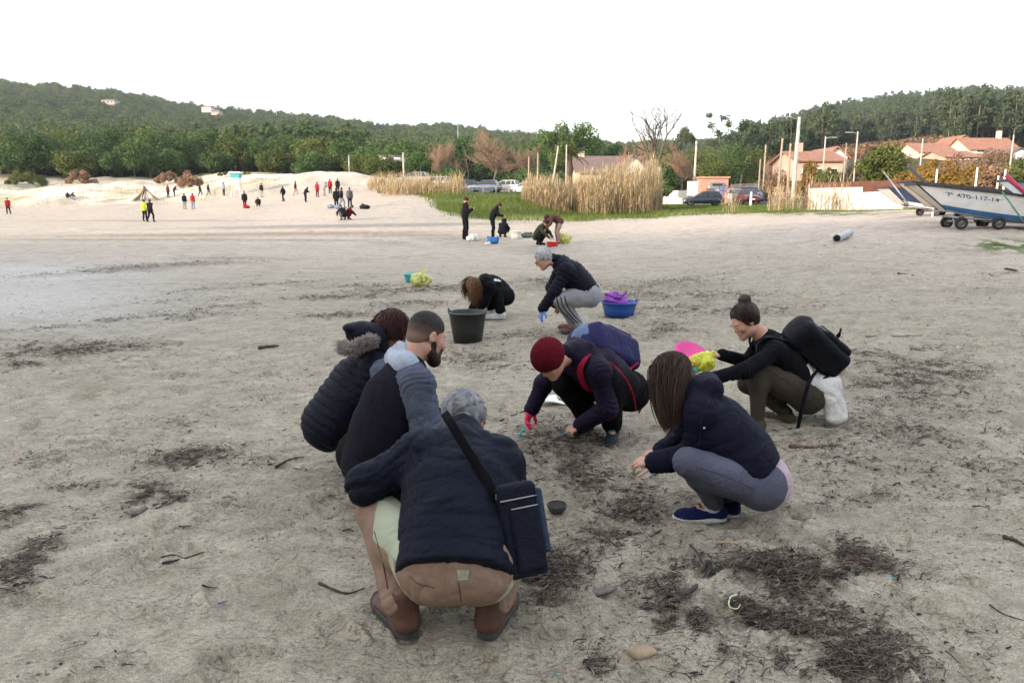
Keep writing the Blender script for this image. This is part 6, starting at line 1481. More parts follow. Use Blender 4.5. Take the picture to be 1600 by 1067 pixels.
def person(label, p, foot=None):
    c = (p.aa + p.ab) / 2 if foot is None else foot
    return thing('person', label, 'person', (c[0], c[1], 0.0 if foot is None else foot[2]))
def fold_set(p, amp, f=9.0, s=0.0):
    return [dict(amp=amp, freq=f, axis=p.spine + p.side * 0.3, seed=s), dict(amp=amp * 0.5, freq=f * 1.9, axis=p.spine - p.side * 0.5, seed=s + 5)]
def trousers(root, p, m, g=0.012, h=0.007, sc_=1.0, cuff=0.01, end=0.93, thigh=1.0, amp=0.006, k=0.035, name='trousers', waist=0.35, f=11, attr=None):
    S = Sdf(k)
    S.cap(p.ha, p.hb, 0.100 * sc_ + g, k=0.06)
    S.cap(p.pel, p.pel + (p.che - p.pel) * waist, 0.112 * sc_ + g, 0.100 * sc_ + g, side=p.side, w=1.3, k=0.05)
    for w in 'ab': leg_prims(S, p, w, g, sc_, end, k, cuff, thigh)
    V, Fc = S.mesh(h); V = relax(V, Fc, 1)
    for w, (hh, kk) in zip('ab', ((p.ha, p.ka), (p.hb, p.kb))): pass
    for hh, kk, aa in ((p.ha, p.ka, p.aa), (p.hb, p.kb, p.ab)):
        V = crease(V, Fc, kk, 0.12, kk - hh, max(amp, .004) * 0.9, 0.032, 1.0); V = crease(V, Fc, hh, 0.16, kk - hh, max(amp, .004) * 0.9, 0.040, 2.0); V = crease(V, Fc, aa + nz(kk - aa) * 0.06, 0.10, kk - aa, 0.003, 0.026, 4.0)
    V = folds(V, Fc, amp, f, p.kb - p.hb, 2.0); V = folds(V, Fc, amp * 0.6, f * 1.7, p.ab - p.kb, 7.0)
    return put(name, V, Fc, m, root, attr=attr(V) if attr else None)
def jacket(root, p, m, g=0.028, ga=0.020, h=0.007, sc_=1.0, amp=0.008, ends=(1.0, 1.0), lo=-0.1, name='jacket', hips=False, extra=None, f=9.0, quilt=None, arms='ab', cuff=0.006, belly=0.02, seed=0.0, collar=0.055, hem=None):
    S = Sdf(0.04)
    torso_prims(S, p, g, sc_, 0.31 if not hips else 0.0, belly)
    if not hips: S.cap(p.pel + (p.che - p.pel) * lo, p.che, 0.112 * sc_ + g, 0.118 * sc_ + g, side=p.side, w=1.38, k=0.05)
    if collar: S.cap(p.nek - p.spine * 0.02, p.nek * 0.55 + p.hed * 0.45 - p.hf * 0.02, collar + 0.018, collar + 0.012, k=0.03)
    if extra: extra(S)
    if hem is not None:
        fr_ = np.cross(p.side, p.spine); s2 = np.cross(p.spine, fr_)
        S.box(p.pel + p.spine * (hem - 0.3), (0.5, 0.5, 0.3), 0.0, (s2, nz(fr_), p.spine), k=0.012, cut=True)
    for w, e in zip('ab', ends):
        if w in arms: arm_prims(S, p, w, ga, sc_, e, 0.035, cuff)
    V, Fc = S.mesh(h); V = relax(V, Fc, 1)
    for w_, (s0, e0, r0) in (('a', (p.sa, p.ea, p.wa)), ('b', (p.sb, p.eb, p.wb))):
        if w_ in arms:
            V = crease(V, Fc, e0, 0.11, r0 - s0, amp * 0.9, 0.034, seed + 1); V = crease(V, Fc, s0, 0.13, e0 - s0, amp * 0.7, 0.045, seed + 2); V = crease(V, Fc, r0, 0.07, r0 - e0, amp * 0.6, 0.024, seed + 3)
    V = crease(V, Fc, p.pel * 0.6 + p.che * 0.4, 0.22, p.spine, amp * 0.5, 0.060, seed + 4)
    if quilt:
        V = quilted(V, Fc, p, *quilt)
        V = folds(V, Fc, amp * 0.5, f, p.spine, seed)
    else:
        for q in fold_set(p, amp, f, seed): V = folds(V, Fc, **q)
    return put(name, V, Fc, m, root)
def seg_t(V, a, b):
    ba = b - a; t = np.clip((V - a) @ ba / ba.dot(ba), 0, 1); return t * np.linalg.norm(ba), np.linalg.norm(V - a - t[:, None] * ba, axis=1)
def quilted(V, Fc, p, step, amp):
    N = normals(V, Fc)
    segs = [(p.pel, p.nek, 0.12)] + [(p.sa, p.ea, 0.06), (p.ea, p.wa, 0.05), (p.sb, p.eb, 0.06), (p.eb, p.wb, 0.05)]
    best = np.full(len(V), 1e9); S = np.zeros(len(V)); off = 0
    for i, (a, b, r) in enumerate(segs):
        if i == 2 or i == 4: a0 = np.linalg.norm(segs[i - 1][0] - segs[i - 1][1])
        else: a0 = 0
        t = (V - a) @ nz(b - a); s_, d = seg_t(V, a, b); d = d - r
        m = d < best; best[m] = d[m]; S[m] = (t if i == 0 else s_)[m] + a0
    wv = np.abs(np.sin(math.pi * (S + 0.006 * fbm(V * 12, 2)) / step)) ** 0.55
    return V + N * (amp * (wv - 0.7))[:, None]
def hood_down(S, p, r=0.05, drop=0.05, w=1.0, back=0.06):
    b = -np.cross(p.side, p.spine); b = b if b.dot(p.hf) < 0 else -b
    c = p.nek + b * back - p.spine * drop
    S.cap(c - p.side * 0.07 * w, c + p.side * 0.07 * w, r, r, k=0.03)
    S.cap(c - p.side * 0.085 * w, p.nek - p.side * 0.085 + p.spine * 0.01 - b * 0.03, r * 0.8, r * 0.55, k=0.03)
    S.cap(c + p.side * 0.085 * w, p.nek + p.side * 0.085 + p.spine * 0.01 - b * 0.03, r * 0.8, r * 0.55, k=0.03)
    return c, b

# ---- the man in the foreground, seen from behind
p = POSE['A']
rA = person('squatting man seen from behind in dark navy jacket, tan trousers and brown boots', p)
body(rA, p, SKIN2, 0.009, 1.02)
def exA(S):
    S.cap(p.sa, p.sb, 0.075, k=0.05)
    b = -p.hf; c = p.nek + np.array([0, -0.035, 0.0])
    S.cap(c + p.side * -0.075 + np.array([0, 0, 0.012]), c + p.side * 0.085 + np.array([0, 0, 0.0]), 0.042, 0.040, k=0.03)
    S.cap(c + p.side * 0.02 + np.array([0, -0.02, -0.05]), c + p.side * 0.11 + np.array([0, -0.0, -0.055]), 0.040, 0.034, k=0.03)
    up_ = (p.che - p.pel) * 0.12; w_ = p.side * 0.085
    S.cap(p.pel - w_ * 0.5 + p.spine * 0.075, p.pel + w_ * 0.5 + p.spine * 0.075, 0.152, k=0.05); S.cap(p.pel - w_ * 0.5 - p.spine * 0.06, p.pel + w_ * 0.5 - p.spine * 0.06, 0.157, k=0.05)
    for s_ in (-1, 1): S.cap(c + p.side * 0.085 * s_, p.nek + p.side * 0.07 * s_ + np.array([0, 0.07, 0.0]), 0.036, 0.03, k=0.03)
jacket(rA, p, NAVY, 0.022, 0.030, 0.006, 0.99, 0.014, lo=-0.25, hem=-0.075, extra=exA, belly=0.025, collar=0.058, cuff=0.012, f=8.0)
def patA(V):
    "pale cloth panels: front of the left thigh, and the seam band below the seat"
    t, d = seg_t(V, p.ha + (p.ka - p.ha) * 0.25, p.ka)
    up = (V - p.ka) @ np.array([0.35, 0.25, 0.9])
    a = sstep(0.0, 0.02, up + 0.075) * (d < 0.17) * (V[:, 0] < -0.24) * (V[:, 0] > -0.52)
    px, py = proj(V[:, 0], V[:, 1], V[:, 2])
    e = ((V[:, 0] - p.pel[0]) / 0.235) ** 2 + ((V[:, 2] - 0.385) / 0.215) ** 2      # round seat panel
    band = np.exp(-((e - 1.0) / 0.13) ** 2) * (V[:, 2] < 0.36) * (V[:, 1] < p.ha[1] + 0.12)
    return {'panel': np.clip(a + band * 1.3, 0, 1)}
mp, nt, b = new_mat('tan_and_pale_trousers')
_a = nt.nodes.new('ShaderNodeAttribute'); _a.attribute_name = 'panel'
_r = nt.nodes.new('ShaderNodeMapRange'); _r.inputs[1].default_value = 0.4; _r.inputs[2].default_value = 0.55
_n = nt.nodes.new('ShaderNodeTexNoise'); _n.inputs['Scale'].default_value = 7; _n.inputs['Detail'].default_value = 6
_t = nt.nodes.new('ShaderNodeTexCoord'); nt.links.new(_t.outputs['Object'], _n.inputs['Vector'])
_c = nt.nodes.new('ShaderNodeValToRGB'); _c.color_ramp.elements[0].position = 0.3; _c.color_ramp.elements[1].position = 0.7
_c.color_ramp.elements[0].color = (0.185, 0.115, 0.083, 1); _c.color_ramp.elements[1].color = (0.285, 0.185, 0.138, 1)
_m = nt.nodes.new('ShaderNodeMix'); _m.data_type = 'RGBA'; _m.inputs[7].default_value = (0.33, 0.35, 0.26, 1)
nt.links.new(_a.outputs['Fac'], _r.inputs[0]); nt.links.new(_r.outputs[0], _m.inputs[0]); nt.links.new(_n.outputs['Fac'], _c.inputs['Fac'])
nt.links.new(_c.outputs[0], _m.inputs[6]); nt.links.new(_m.outputs[2], b.inputs['Base Color']); b.inputs['Roughness'].default_value = 0.85
_w = nt.nodes.new('ShaderNodeTexNoise'); _w.inputs['Scale'].default_value = 35; _w.inputs['Detail'].default_value = 6; nt.links.new(_t.outputs['Object'], _w.inputs['Vector'])
_b = nt.nodes.new('ShaderNodeBump'); _b.inputs['Strength'].default_value = 0.4; _b.inputs['Distance'].default_value = 0.008
nt.links.new(_w.outputs['Fac'], _b.inputs['Height']); nt.links.new(_b.outputs[0], b.inputs['Normal'])
tr = trousers(rA, p, mp, 0.018, 0.006, 1.06, 0.018, 0.86, 1.0, 0.008, waist=0.08, attr=patA)
mb = MB(); q = G(712, 893, 0.36) + np.array([0, -0.155, 0.02])
for an, to, hi in ((p.aa, p.ta, 0.03), (p.ab, p.tb, 0.03)):
    shoe(rA, an, to, m=LEATHER, msole=SOLEB, L=0.33, high=hi + 0.035, w=1.32, laces=LACEB, name='boot', thick=0.026)
def extA(S, HL, AX): S.ell(HL(0, -0.03, 0.03), (0.092, 0.105, 0.098), AX, k=0.02)
hA = hair_cap(p, HG, rA, ext=extA, amp=0.008, h=0.007)
P_, D_, AX_, ball = scalp(p, 1500, 3, lambda x, y, z: (z > -0.35) & (y < 0.75), (0.088, 0.105, 0.098))
strands('hair_lock', P_, D_ * 0.12 + np.array([0.1, 0.6, 0.1]), 0.040, HG, hA, 0.0016, 4, 0.35, ball, target=(0, .6, -.8), wob=0.25, seed=4)

# shoulder bag, hanging at his right side
NYL = fabric('navy_bag_nylon', (0.008, 0.009, 0.020), 0.6, sheen=0.1); FLAP = fabric('blue_grey_bag_flap', (0.028, 0.045, 0.075), 0.45, sheen=0.1)
bc = U(811, 826, 2.47)
bag = thing('shoulder_bag', 'dark navy shoulder bag with blue-grey side hanging on the squatting man\'s back', 'bag', (bc[0], bc[1], bc[2] - 0.17))
bu = nz((-0.16, 0.30, 0.94)); bn = perp((0.35, -0.93, 0.10), bu); bs = np.cross(bu, bn) * -1
S = Sdf(0.02); S.box(bc, (0.075, 0.050, 0.165), 0.022, (bs, bn, bu)); V, Fc = S.mesh(0.005); V = folds(V, Fc, 0.004, 12, bu, 1.0); put('bag_body', V, Fc, NYL, bag)
S = Sdf(0.02); S.box(bc + bs * -0.012 + bn * 0.048 - bu * 0.035, (0.056, 0.014, 0.110), 0.012, (bs, bn, bu)); V, Fc = S.mesh(0.004); V = folds(V, Fc, 0.003, 14, bu, 4.0); put('front_pocket', V, Fc, NYL, bag)
S = Sdf(0.02); S.box(bc - bs * 0.078 + bu * 0.02 + bn * 0.01, (0.014, 0.046, 0.115), 0.012, (bs, bn, bu)); V, Fc = S.mesh(0.004); put('side_flap', V, Fc, FLAP, bag)
mb = MB()
for z0 in (0.11,):
    mb.tube([bc + bn * 0.052 + bs * x + bu * z0 for x in np.linspace(-0.07, 0.07, 5)], 0.003, 5)
mb.tube([bc + bn * 0.064 - bs * 0.012 + bs * x * 0.05 + bu * (0.078) for x in (-1, 0, 1)], 0.003, 5)
mb.build('zip', ZIP, bag, smooth=True)
strap = [U(694, 645, 2.70), U(705, 662, 2.63), U(722, 690, 2.585), U(742, 722, 2.545), U(762, 752, 2.50), U(778, 775, 2.47), bc + bu * 0.165 - bs * 0.03]
mb = MB(); mb.ribbon(smooth_path(strap, 6), (0.8, 0.1, 0.5), 0.034, 0.004); mb.build('strap', BLACK, bag, smooth=True)
mb = MB(); q = strap[-2]; mb.box(q + np.array([0.006, -0.01, 0]), (0.03, 0.006, 0.022)); mb.build('buckle', ZIP, bag, bevel=0.003)

# belt loop patch on his waistband
S = Sdf(0.01); q = U(717, 902, 2.16)
def on_surface(o, fr, to):
    "where the ray from `fr` to `to` meets object o (world)"
    off = wloc(o.parent) if o.parent else np.zeros(3)
    ok, loc, nn, _ = o.ray_cast(Vector(fr - off), Vector(nz(to - fr)))
    return (np.array(loc) + off, np.array(nn)) if ok else (to, np.array([0, -1.0, 0]))
bpy.context.view_layer.update()
eye0 = np.array([0, 0, CAMH])
def patch(objs, pts, name, m, root, off=0.003, th=0.004, n=7):
    "flat cloth piece or tape laid on a garment: pts = pixel quad corners"
    q = [np.array(c, float) for c in pts]; V = []; k = n
    for i in range(k):
        for j in range(k):
            u, v = i / (k - 1), j / (k - 1)
            c = (q[0] * (1 - u) + q[1] * u) * (1 - v) + (q[3] * (1 - u) + q[2] * u) * v
            best = None
            for o in objs:
                l, nn = on_surface(o, eye0, U(c[0], c[1], 20.0))
                dd = np.linalg.norm(l - eye0)
                if best is None or dd < best[0]: best = (dd, l, nn)
            V.append(best[1] + nz(eye0 - best[1]) * off)
    V = np.array(V); dd_ = np.linalg.norm(V - eye0, axis=1); ok_ = dd_ < np.median(dd_) + 1.0
    for i in np.where(~ok_)[0]: V[i] = V[np.where(ok_)[0][np.argmin(np.abs(np.where(ok_)[0] - i))]]
    if (~ok_).sum() > 5 or np.median(dd_) > 12: return None
    V = V.copy(); B = V + nz(V.mean(0) - eye0) * th
    F = [(i * k + j, (i + 1) * k + j, (i + 1) * k + j + 1, i * k + j + 1) for i in range(k - 1) for j in range(k - 1)]
    rim = [i * k for i in range(k)] + [(k - 1) * k + j for j in range(1, k)] + [i * k + k - 1 for i in range(k - 2, -1, -1)] + [j for j in range(k - 2, 0, -1)]
    F2 = [tuple(x + k * k for x in reversed(f)) for f in F] + [(rim[i], rim[(i + 1) % len(rim)], rim[(i + 1) % len(rim)] + k * k, rim[i] + k * k) for i in range(len(rim))]
    return put(name, np.vstack([V, B]), F + F2, m, root)
patch([tr], [(713, 889), (734, 889), (731, 906), (716, 906)], 'belt_patch', PALE, rA)

def seam(objs, pix, m, root, r_=0.0022, name='seam', off=0.001):
    "a stitched line or tape running over the garment through the given photo points"
    P_ = []
    for q in smooth_path([np.array([a, b_, 0.0]) for a, b_ in pix], 7):
        best = None
        for o in objs:
            l, nn = on_surface(o, eye0, U(q[0], q[1], 20.0)); dd = np.linalg.norm(l - eye0)
            if dd < 15 and (best is None or dd < best[0]): best = (dd, l)
        if best is not None: P_.append(best[1] + nz(eye0 - best[1]) * off)
    if len(P_) < 3: return None
    P_ = [P_[0]] + [(P_[i - 1] + P_[i] * 2 + P_[i + 1]) / 4 for i in range(1, len(P_) - 1)] + [P_[-1]]
    return MB().tube(P_, r_, 5).build(name, m, root, smooth=True)
SEAM = mat('dark_stitching', (0.004, 0.004, 0.006), 0.9, 0.2); SEAMT = mat('brown_stitching', (0.07, 0.04, 0.03), 0.9, 0.2)
jA = [o for o in rA.children if o.name.startswith('jacket')][0]
bpy.context.view_layer.update()
seam([jA], [(645, 690), (636, 725), (638, 765), (646, 790)], SEAM, rA); seam([jA], [(640, 720), (700, 712), (760, 720), (805, 735)], SEAM, rA, 0.0018)
seam([jA], [(642, 800), (636, 840), (632, 872)], SEAM, rA, 0.0018); seam([jA], [(628, 872), (680, 878), (740, 880), (790, 876)], SEAM, rA, 0.0014)
seam([tr], [(716, 908), (719, 925), (720, 940)], SEAMT, rA, 0.002); seam([tr], [(585, 830), (596, 870), (606, 920)], SEAMT, rA, 0.002); seam([tr], [(640, 900), (655, 912), (680, 918)], SEAMT, rA, 0.0018)
# ---- woman squatting on the right in grey leggings
p = POSE['E']
rE = person('squatting woman with long brown hair, navy jacket, grey leggings and blue sneakers', p)
body(rE, p, SKIN, 0.006, 0.92, hands=(dict(d=(-0.9, 0.15, 0.0), n=(0.1, 0.3, -0.9), sgn=1, curl=(0.5, 0.8, 0.6)), dict(d=(-0.85, -0.25, -0.15), n=(0, 0.1, -1), sgn=-1, curl=(0.4, 0.7, 0.5))))
def exE(S):
    c, b = hood_down(S, p, 0.062, 0.03, 1.0, 0.085)
    S.cap(p.che + p.side * 0, p.nek, 0.10, 0.07, side=p.side, w=1.4, k=0.04)
jacket(rE, p, NAVY2, 0.026, 0.022, 0.006, 0.95, 0.013, lo=0.0, hem=0.05, extra=exE, belly=0.03, seed=3.0, collar=0.045)
S = Sdf(0.03); S.cap(p.pel - p.spine * 0.005, p.pel + p.spine * 0.12, 0.140, 0.128, side=p.side, w=1.30)
V, Fc = S.mesh(0.006); V = folds(V, Fc, 0.006, 14, p.spine, 6.0); put('shirt', V, Fc, PINKS, rE)
trousers(rE, p, GREYL, 0.008, 0.006, 1.0, 0.002, 0.97, 1.12, 0.003, name='leggings', f=13)
for an, to in ((p.aa, p.ta), (p.ab, p.tb)): shoe(rE, an, to, m=SNEAK, msole=SOLEW, L=0.265, laces=SNEAK, name='sneaker', thick=0.018)
S = Sdf(0.01)
for an, kn, to_ in ((p.aa, p.ka, p.ta), (p.ab, p.kb, p.tb)): S = Sdf(0.02).cap(an - np.array([0, 0, 0.02]), an + nz(kn - an) * 0.03, 0.042, 0.041).cap(an - np.array([0, 0, 0.012]), an - np.array([0, 0, 0.030]) + nz((to_ - an) * np.array([1, 1, 0])) * 0.065, 0.036, 0.026); V, Fc = S.mesh(0.006); put('sock', V, Fc, SOLEW, rE)
jE = [o for o in rE.children if o.name.startswith('jacket')][0]; lE = [o for o in rE.children if o.name.startswith('leggings')][0]; bpy.context.view_layer.update()
seam([jE], [(1108, 625), (1096, 660), (1092, 700)], SEAM, rE, 0.002); seam([jE], [(1120, 612), (1150, 640), (1180, 680), (1205, 722)], SEAM, rE, 0.002); seam([jE], [(1130, 668), (1165, 668), (1195, 690)], SEAM, rE, 0.002)
seam([lE], [(1090, 730), (1130, 742), (1180, 765)], mat('grey_stitching', (0.05, 0.052, 0.075), 0.9), rE, 0.0018)
MB().box(on_surface(jE, eye0, U(1100, 668, 20.0))[0] + np.array([0, -0.004, 0]), (0.010, 0.003, 0.008)).build('logo_patch', SOLEW, rE); MB().box(on_surface(jE, eye0, U(1058, 606, 20.0))[0] + np.array([0, -0.004, 0]), (0.008, 0.003, 0.012)).build('logo_patch', SOLEW, rE)
V, Fc = Sdf(0.02).cap(p.nek - p.spine * 0.01 - p.hr * 0.0, p.nek * 0.5 + p.hed * 0.5, 0.070, 0.062).mesh(0.006); V = folds(V, Fc, 0.006, 18, p.spine, 2.0); put('collar', V, Fc, PINKS, rE)
cap_ = hair_cap(p, HB, rE, r=(0.083, 0.104, 0.096), amp=0.003, sc_=0.97)
P_, D_, AX_, ball = scalp(p, 2600, 7, lambda x, y, z: (z > -0.2) & (y < 0.62) , (0.086, 0.106, 0.098))
strands('hair_lock', P_, D_ * 0.15 + p.hf * 0.1 + p.hr * (np.sign((P_ - p.hed) @ p.hr) * 0.3)[:, None], 0.22 + 0.09 * np.random.RandomState(2).rand(len(P_)), HB, cap_, 0.0022, 9, 0.40, (ball[0], ball[1], np.array((0.084, 0.106, 0.100))), target=(-0.12, -0.05, -1.0), wob=0.10, seed=8, gather=(U(1052, 575, 3.50), U(1046, 660, 3.46), 1.0))

# ---- person with the red beanie
p = POSE['D']
rD = person('crouching person in wine red beanie and dark purple jacket with one pink glove', p)
gl = dict(d=(-0.35, -0.15, -0.85), n=(0.3, -0.2, -0.2), sgn=-1, curl=(0.35, 0.5, 0.4))
body(rD, p, SKIN, 0.007, 0.95, hands=(gl, dict(d=(-0.85, -0.2, -0.35), n=(0.1, 0.3, -0.9), sgn=-1, curl=(0.5, 0.8, 0.6))))
def exD(S): hood_down(S, p, 0.045, 0.03, 1.0, 0.06)
jacket(rD, p, PLUM, 0.026, 0.020, 0.006, 0.97, 0.009, hem=-0.02, lo=0.0, extra=exD, seed=9.0, collar=0.048)
trousers(rD, p, BLACK, 0.022, 0.007, 1.02, 0.012, 0.90, 1.1, 0.007)
S = Sdf(0.02); hand_prims(S, p.wa, sc_=0.97, g=0.003, **gl); S.cap(p.wa - nz(np.array(gl['d'])) * 0.035, p.wa + nz(np.array(gl['d'])) * 0.03, 0.040, 0.034)
V, Fc = S.mesh(0.004); put('glove', V, Fc, PINKG, rD)
for an, to, m_ in ((p.aa, p.ta, DKBOOT), (p.ab, p.tb, DKBOOT)):
    o = shoe(rD, an, to, m=m_, msole=SOLED, L=0.27, high=0.05, laces=LACEW, name='boot', thick=0.024)
    S = Sdf(0.01).cap(an + np.array([0, 0, 0.02]), an + np.array([0, 0.0, 0.085]), 0.052, 0.055); V, Fc = S.mesh(0.006); put('boot_collar', V, Fc, TEAL, o)
S = Sdf(0.02); AX = np.array([p.hr, p.hf, p.hu]); c = p.hed + p.hf * -0.012 + p.hu * 0.045
S.ell(c, (0.098, 0.116, 0.106), AX); S.ell(p.hed + p.hf * 0.10 - p.hu * 0.06, (0.12, 0.09, 0.075), AX, cut=True, k=0.01)
S.ell(p.hed - p.hu * 0.13, (0.13, 0.15, 0.07), AX, cut=True, k=0.01)
V, Fc = S.mesh(0.0045); N = normals(V, Fc); L_ = (V - p.hed) @ AX.T
an_ = np.arctan2(L_[:, 1], L_[:, 0]); V = V + N * (0.0035 * np.abs(np.sin(an_ * 22)) + 0.003 * np.abs(np.sin(L_[:, 2] * 300)))[:, None]
put('beanie', V, Fc, WINE, rD)

# backpack worn by the beanie person
PURP = fabric('purple_navy_nylon', (0.022, 0.020, 0.085), 0.6); LBL = fabric('pale_blue_nylon', (0.12, 0.17, 0.30), 0.6); CRIM = fabric('crimson_strap', (0.30, 0.008, 0.035), 0.7)
def backpack(label, p, up, c, size, m, mtop, mstrap, pocket=0.6, marks=None, loc_z=0.18):
    u = nz(up); n = perp(c - (p.pel * 0.5 + p.nek * 0.5), u); s_ = np.cross(n, u); AX = np.array([s_, n, u]); w, d, h_ = size
    r = thing('backpack', label, 'backpack', (c[0], c[1], c[2] - loc_z))
    S = Sdf(0.05); S.box(c, (w / 2, d / 2, h_ / 2), 0.055, AX); S.ell(c + u * h_ * 0.36, (w * 0.46, d * 0.46, h_ * 0.2), AX)
    V, Fc = S.mesh(0.006); V = folds(relax(V, Fc), Fc, 0.008, 9, u, 2.0); put('bag_body', V, Fc, m, r)
    S = Sdf(0.03); S.box(c + n * (d * 0.45) - u * h_ * 0.14, (w * 0.37, d * 0.22, h_ * 0.28), 0.035, AX)
    V, Fc = S.mesh(0.006); V = folds(V, Fc, 0.006, 12, u, 5.0); put('front_pocket', V, Fc, m, r)
    S = Sdf(0.03); S.ell(c + u * h_ * 0.40 + n * d * 0.05, (w * 0.44, d * 0.52, h_ * 0.17), AX)
    V, Fc = S.mesh(0.006); V = folds(V, Fc, 0.006, 12, s_, 8.0); put('top_lid', V, Fc, mtop, r)
    for q in (-1, 1):
        sh = p.sa if q * np.dot(s_, p.sa - p.sb) > 0 else p.sb
        sh = sh * 0.72 + p.nek * 0.28
        f = perp(np.cross(p.side, p.spine), p.spine); f = f if f.dot(n) < 0 else -f
        T = u * 0.088 if abs(u.dot(p.spine)) > 0.2 else -n * 0
        pts = [c + u * h_ * 0.38 + s_ * q * w * 0.25 - n * d * 0.35, sh + p.spine * 0.085 - f * 0.02, sh + p.spine * 0.06 + f * 0.085, sh - p.spine * 0.10 + f * 0.125, p.pel * 0.55 + p.che * 0.45 + s_ * q * 0.16 + f * 0.06, c - u * h_ * 0.38 + s_ * q * w * 0.42 - n * d * 0.35]
        MB().ribbon(smooth_path(pts, 6), s_, 0.042, 0.010).build('shoulder_strap', mstrap, r, smooth=True)
    return r, AX
p = POSE['D']
bc = U(944, 548, 5.02)
up = nz(p.nek - p.pel + np.array([0.0, 0.0, -0.1]))
bk, AX = backpack('purple navy backpack with pale blue top and red straps on the beanie wearer', p, up, bc, (0.31, 0.24, 0.48), PURP, LBL, CRIM)
s_, n_, u_ = AX
def cord(pts, r_, name, m, root): return MB().tube(smooth_path(pts, 5), r_, 5).build(name, m, root, smooth=True)
for q in (-1, 1): cord([bc + s_ * 0.10 * q + n_ * 0.10 + u_ * 0.12, bc + s_ * 0.13 * q + n_ * 0.105 - u_ * 0.02, bc + s_ * 0.12 * q + n_ * 0.10 - u_ * 0.16], 0.005, 'piping', CRIM, bk)
for k in range(4): cord([bc + s_ * (-0.15 + 0.0 * k) + n_ * (0.03 + 0.02 * k) + u_ * (0.02 - 0.03 * k), bc + s_ * -0.157 + n_ * 0.0 + u_ * (0.0 - 0.02 * k), bc + s_ * -0.15 + n_ * (-0.04 + 0.015 * k) + u_ * (0.05 - 0.03 * k)], 0.004, 'red_cord', CRIM, bk)
cord([p.pel + np.array([0.05, -0.17, 0.06]), p.pel + np.array([0.13, -0.16, -0.02]), p.pel + np.array([0.17, -0.10, -0.12]), p.pel + np.array([0.16, -0.05, -0.19])], 0.008, 'waist_strap', CRIM, bk)

bpy.context.view_layer.update()
gD = [o for o in rD.children if o.name.startswith(('jacket', 'trousers'))]
seam(gD, [(952, 566), (968, 580), (982, 600), (990, 622), (993, 640)], CRIM, rD, 0.007, 'side_tape', 0.002); seam(gD, [(962, 574), (978, 592), (986, 612)], CRIM, rD, 0.004, 'side_tape', 0.002)
seam([gD[0]], [(925, 560), (915, 590), (905, 620)], SEAM, rD, 0.002)
# ---- woman with the top knot
p = POSE['F']
rF = person('squatting woman with a top knot, black top and olive leggings holding out a pink bowl', p)
body(rF, p, SKIN, 0.006, 0.93, hands=(None, dict(d=(-0.95, -0.05, 0.02), n=(0.0, 0.3, -0.9), sgn=-1, curl=(0.45, 0.6, 0.5))))
jacket(rF, p, BLACKK, 0.012, 0.010, 0.006, 0.95, 0.009, lo=0.3, name='jumper', seed=12.0, collar=0, belly=0.0, ends=(1.0, 0.97))
trousers(rF, p, OLIVE, 0.008, 0.006, 1.0, 0.002, 0.97, 1.18, 0.003, name='leggings', f=12)
SAND_SH = fabric('olive_sandal_cloth', (0.085, 0.075, 0.045), 0.8)
for an, to in ((p.aa, p.ta), (p.ab, p.tb)): shoe(rF, an, to, m=SAND_SH, msole=SOLED, L=0.26, laces=LACEB, name='shoe', thick=0.02, heel=0.05)
for an, kn in ((p.aa, p.ka), (p.ab, p.kb)): V, Fc = Sdf(0.01).cap(an - np.array([0, 0, 0.02]), an + nz(kn - an) * 0.04, 0.040, 0.040).mesh(0.006); put('sock', V, Fc, SOLEW, rF)
def extF(S, HL, AX):
    S.ell(HL(0, -0.035, 0.04), (0.082, 0.095, 0.088), AX, k=0.03); S.ell(HL(0, -0.080, 0.128), (0.045, 0.045, 0.040), AX, k=0.008)
hF = hair_cap(p, HD, rF, ext=extF, amp=0.003, back=0.045, brow=0.028)
P_, D_, AX_, ball = scalp(p, 1100, 21, lambda x, y, z: (y < 0.55) & (z > -0.45 + 0.3 * y), (0.090, 0.108, 0.100), sc_=1.0)
tip = p.hed + p.hf * -0.07 + p.hu * 0.115
strands('hair_lock', P_, tip - P_, np.linalg.norm(tip - P_, axis=1) * 0.58, HD, hF, 0.0022, 6, 0.0, ball, wob=0.06, seed=22)
# white fleece tied round her waist: a thick band and two hanging sleeves
S = Sdf(0.03); q = p.pel
S.cap(q + p.spine * 0.05, q + p.spine * 0.21, 0.148, 0.138, side=p.side, w=1.18)
bk_ = q + np.array([0.13, -0.02, 0.05])
S.cap(q + p.spine * 0.08 + np.array([0.05, -0.14, 0.0]), q + np.array([0.10, -0.16, -0.03]), 0.05, 0.05, k=0.05)
S.cap(q + np.array([0.10, -0.13, 0.08]), q + np.array([0.155, -0.16, -0.17]), 0.050, 0.055, side=(1, 0.3, 0), w=1.5)
S.cap(q + np.array([0.15, 0.02, 0.05]), q + np.array([0.185, -0.02, -0.19]), 0.045, 0.040, side=(1, 0.5, 0), w=1.1)
V, Fc = S.mesh(0.006); V = folds(V, Fc, 0.016, 11, (0.2, 1, 0.1), 3.0, stretch=4.0); V = folds(V, Fc, 0.007, 24, (0.7, 1, 0.3), 6.0); put('tied_fleece', V, Fc, WHITEC, rF)
BLKN = fabric('black_pack_nylon', (0.006, 0.0065, 0.011), 0.6, sheen=0.15)
bc = U(1274, 542, 5.12)
bk, AX = backpack('black backpack on the back of the woman with the top knot', p, nz((-0.72, 0.0, 0.62)), bc, (0.30, 0.22, 0.43), BLKN, BLKN, BLKN)
s_, n_, u_ = AX
cord([bc + s_ * -0.02 + n_ * 0.115 + u_ * 0.17, bc + s_ * 0.04 + n_ * 0.125 + u_ * 0.08, bc + s_ * 0.05 + n_ * 0.14 - u_ * 0.02], 0.004, 'zip', ZIP, bk)
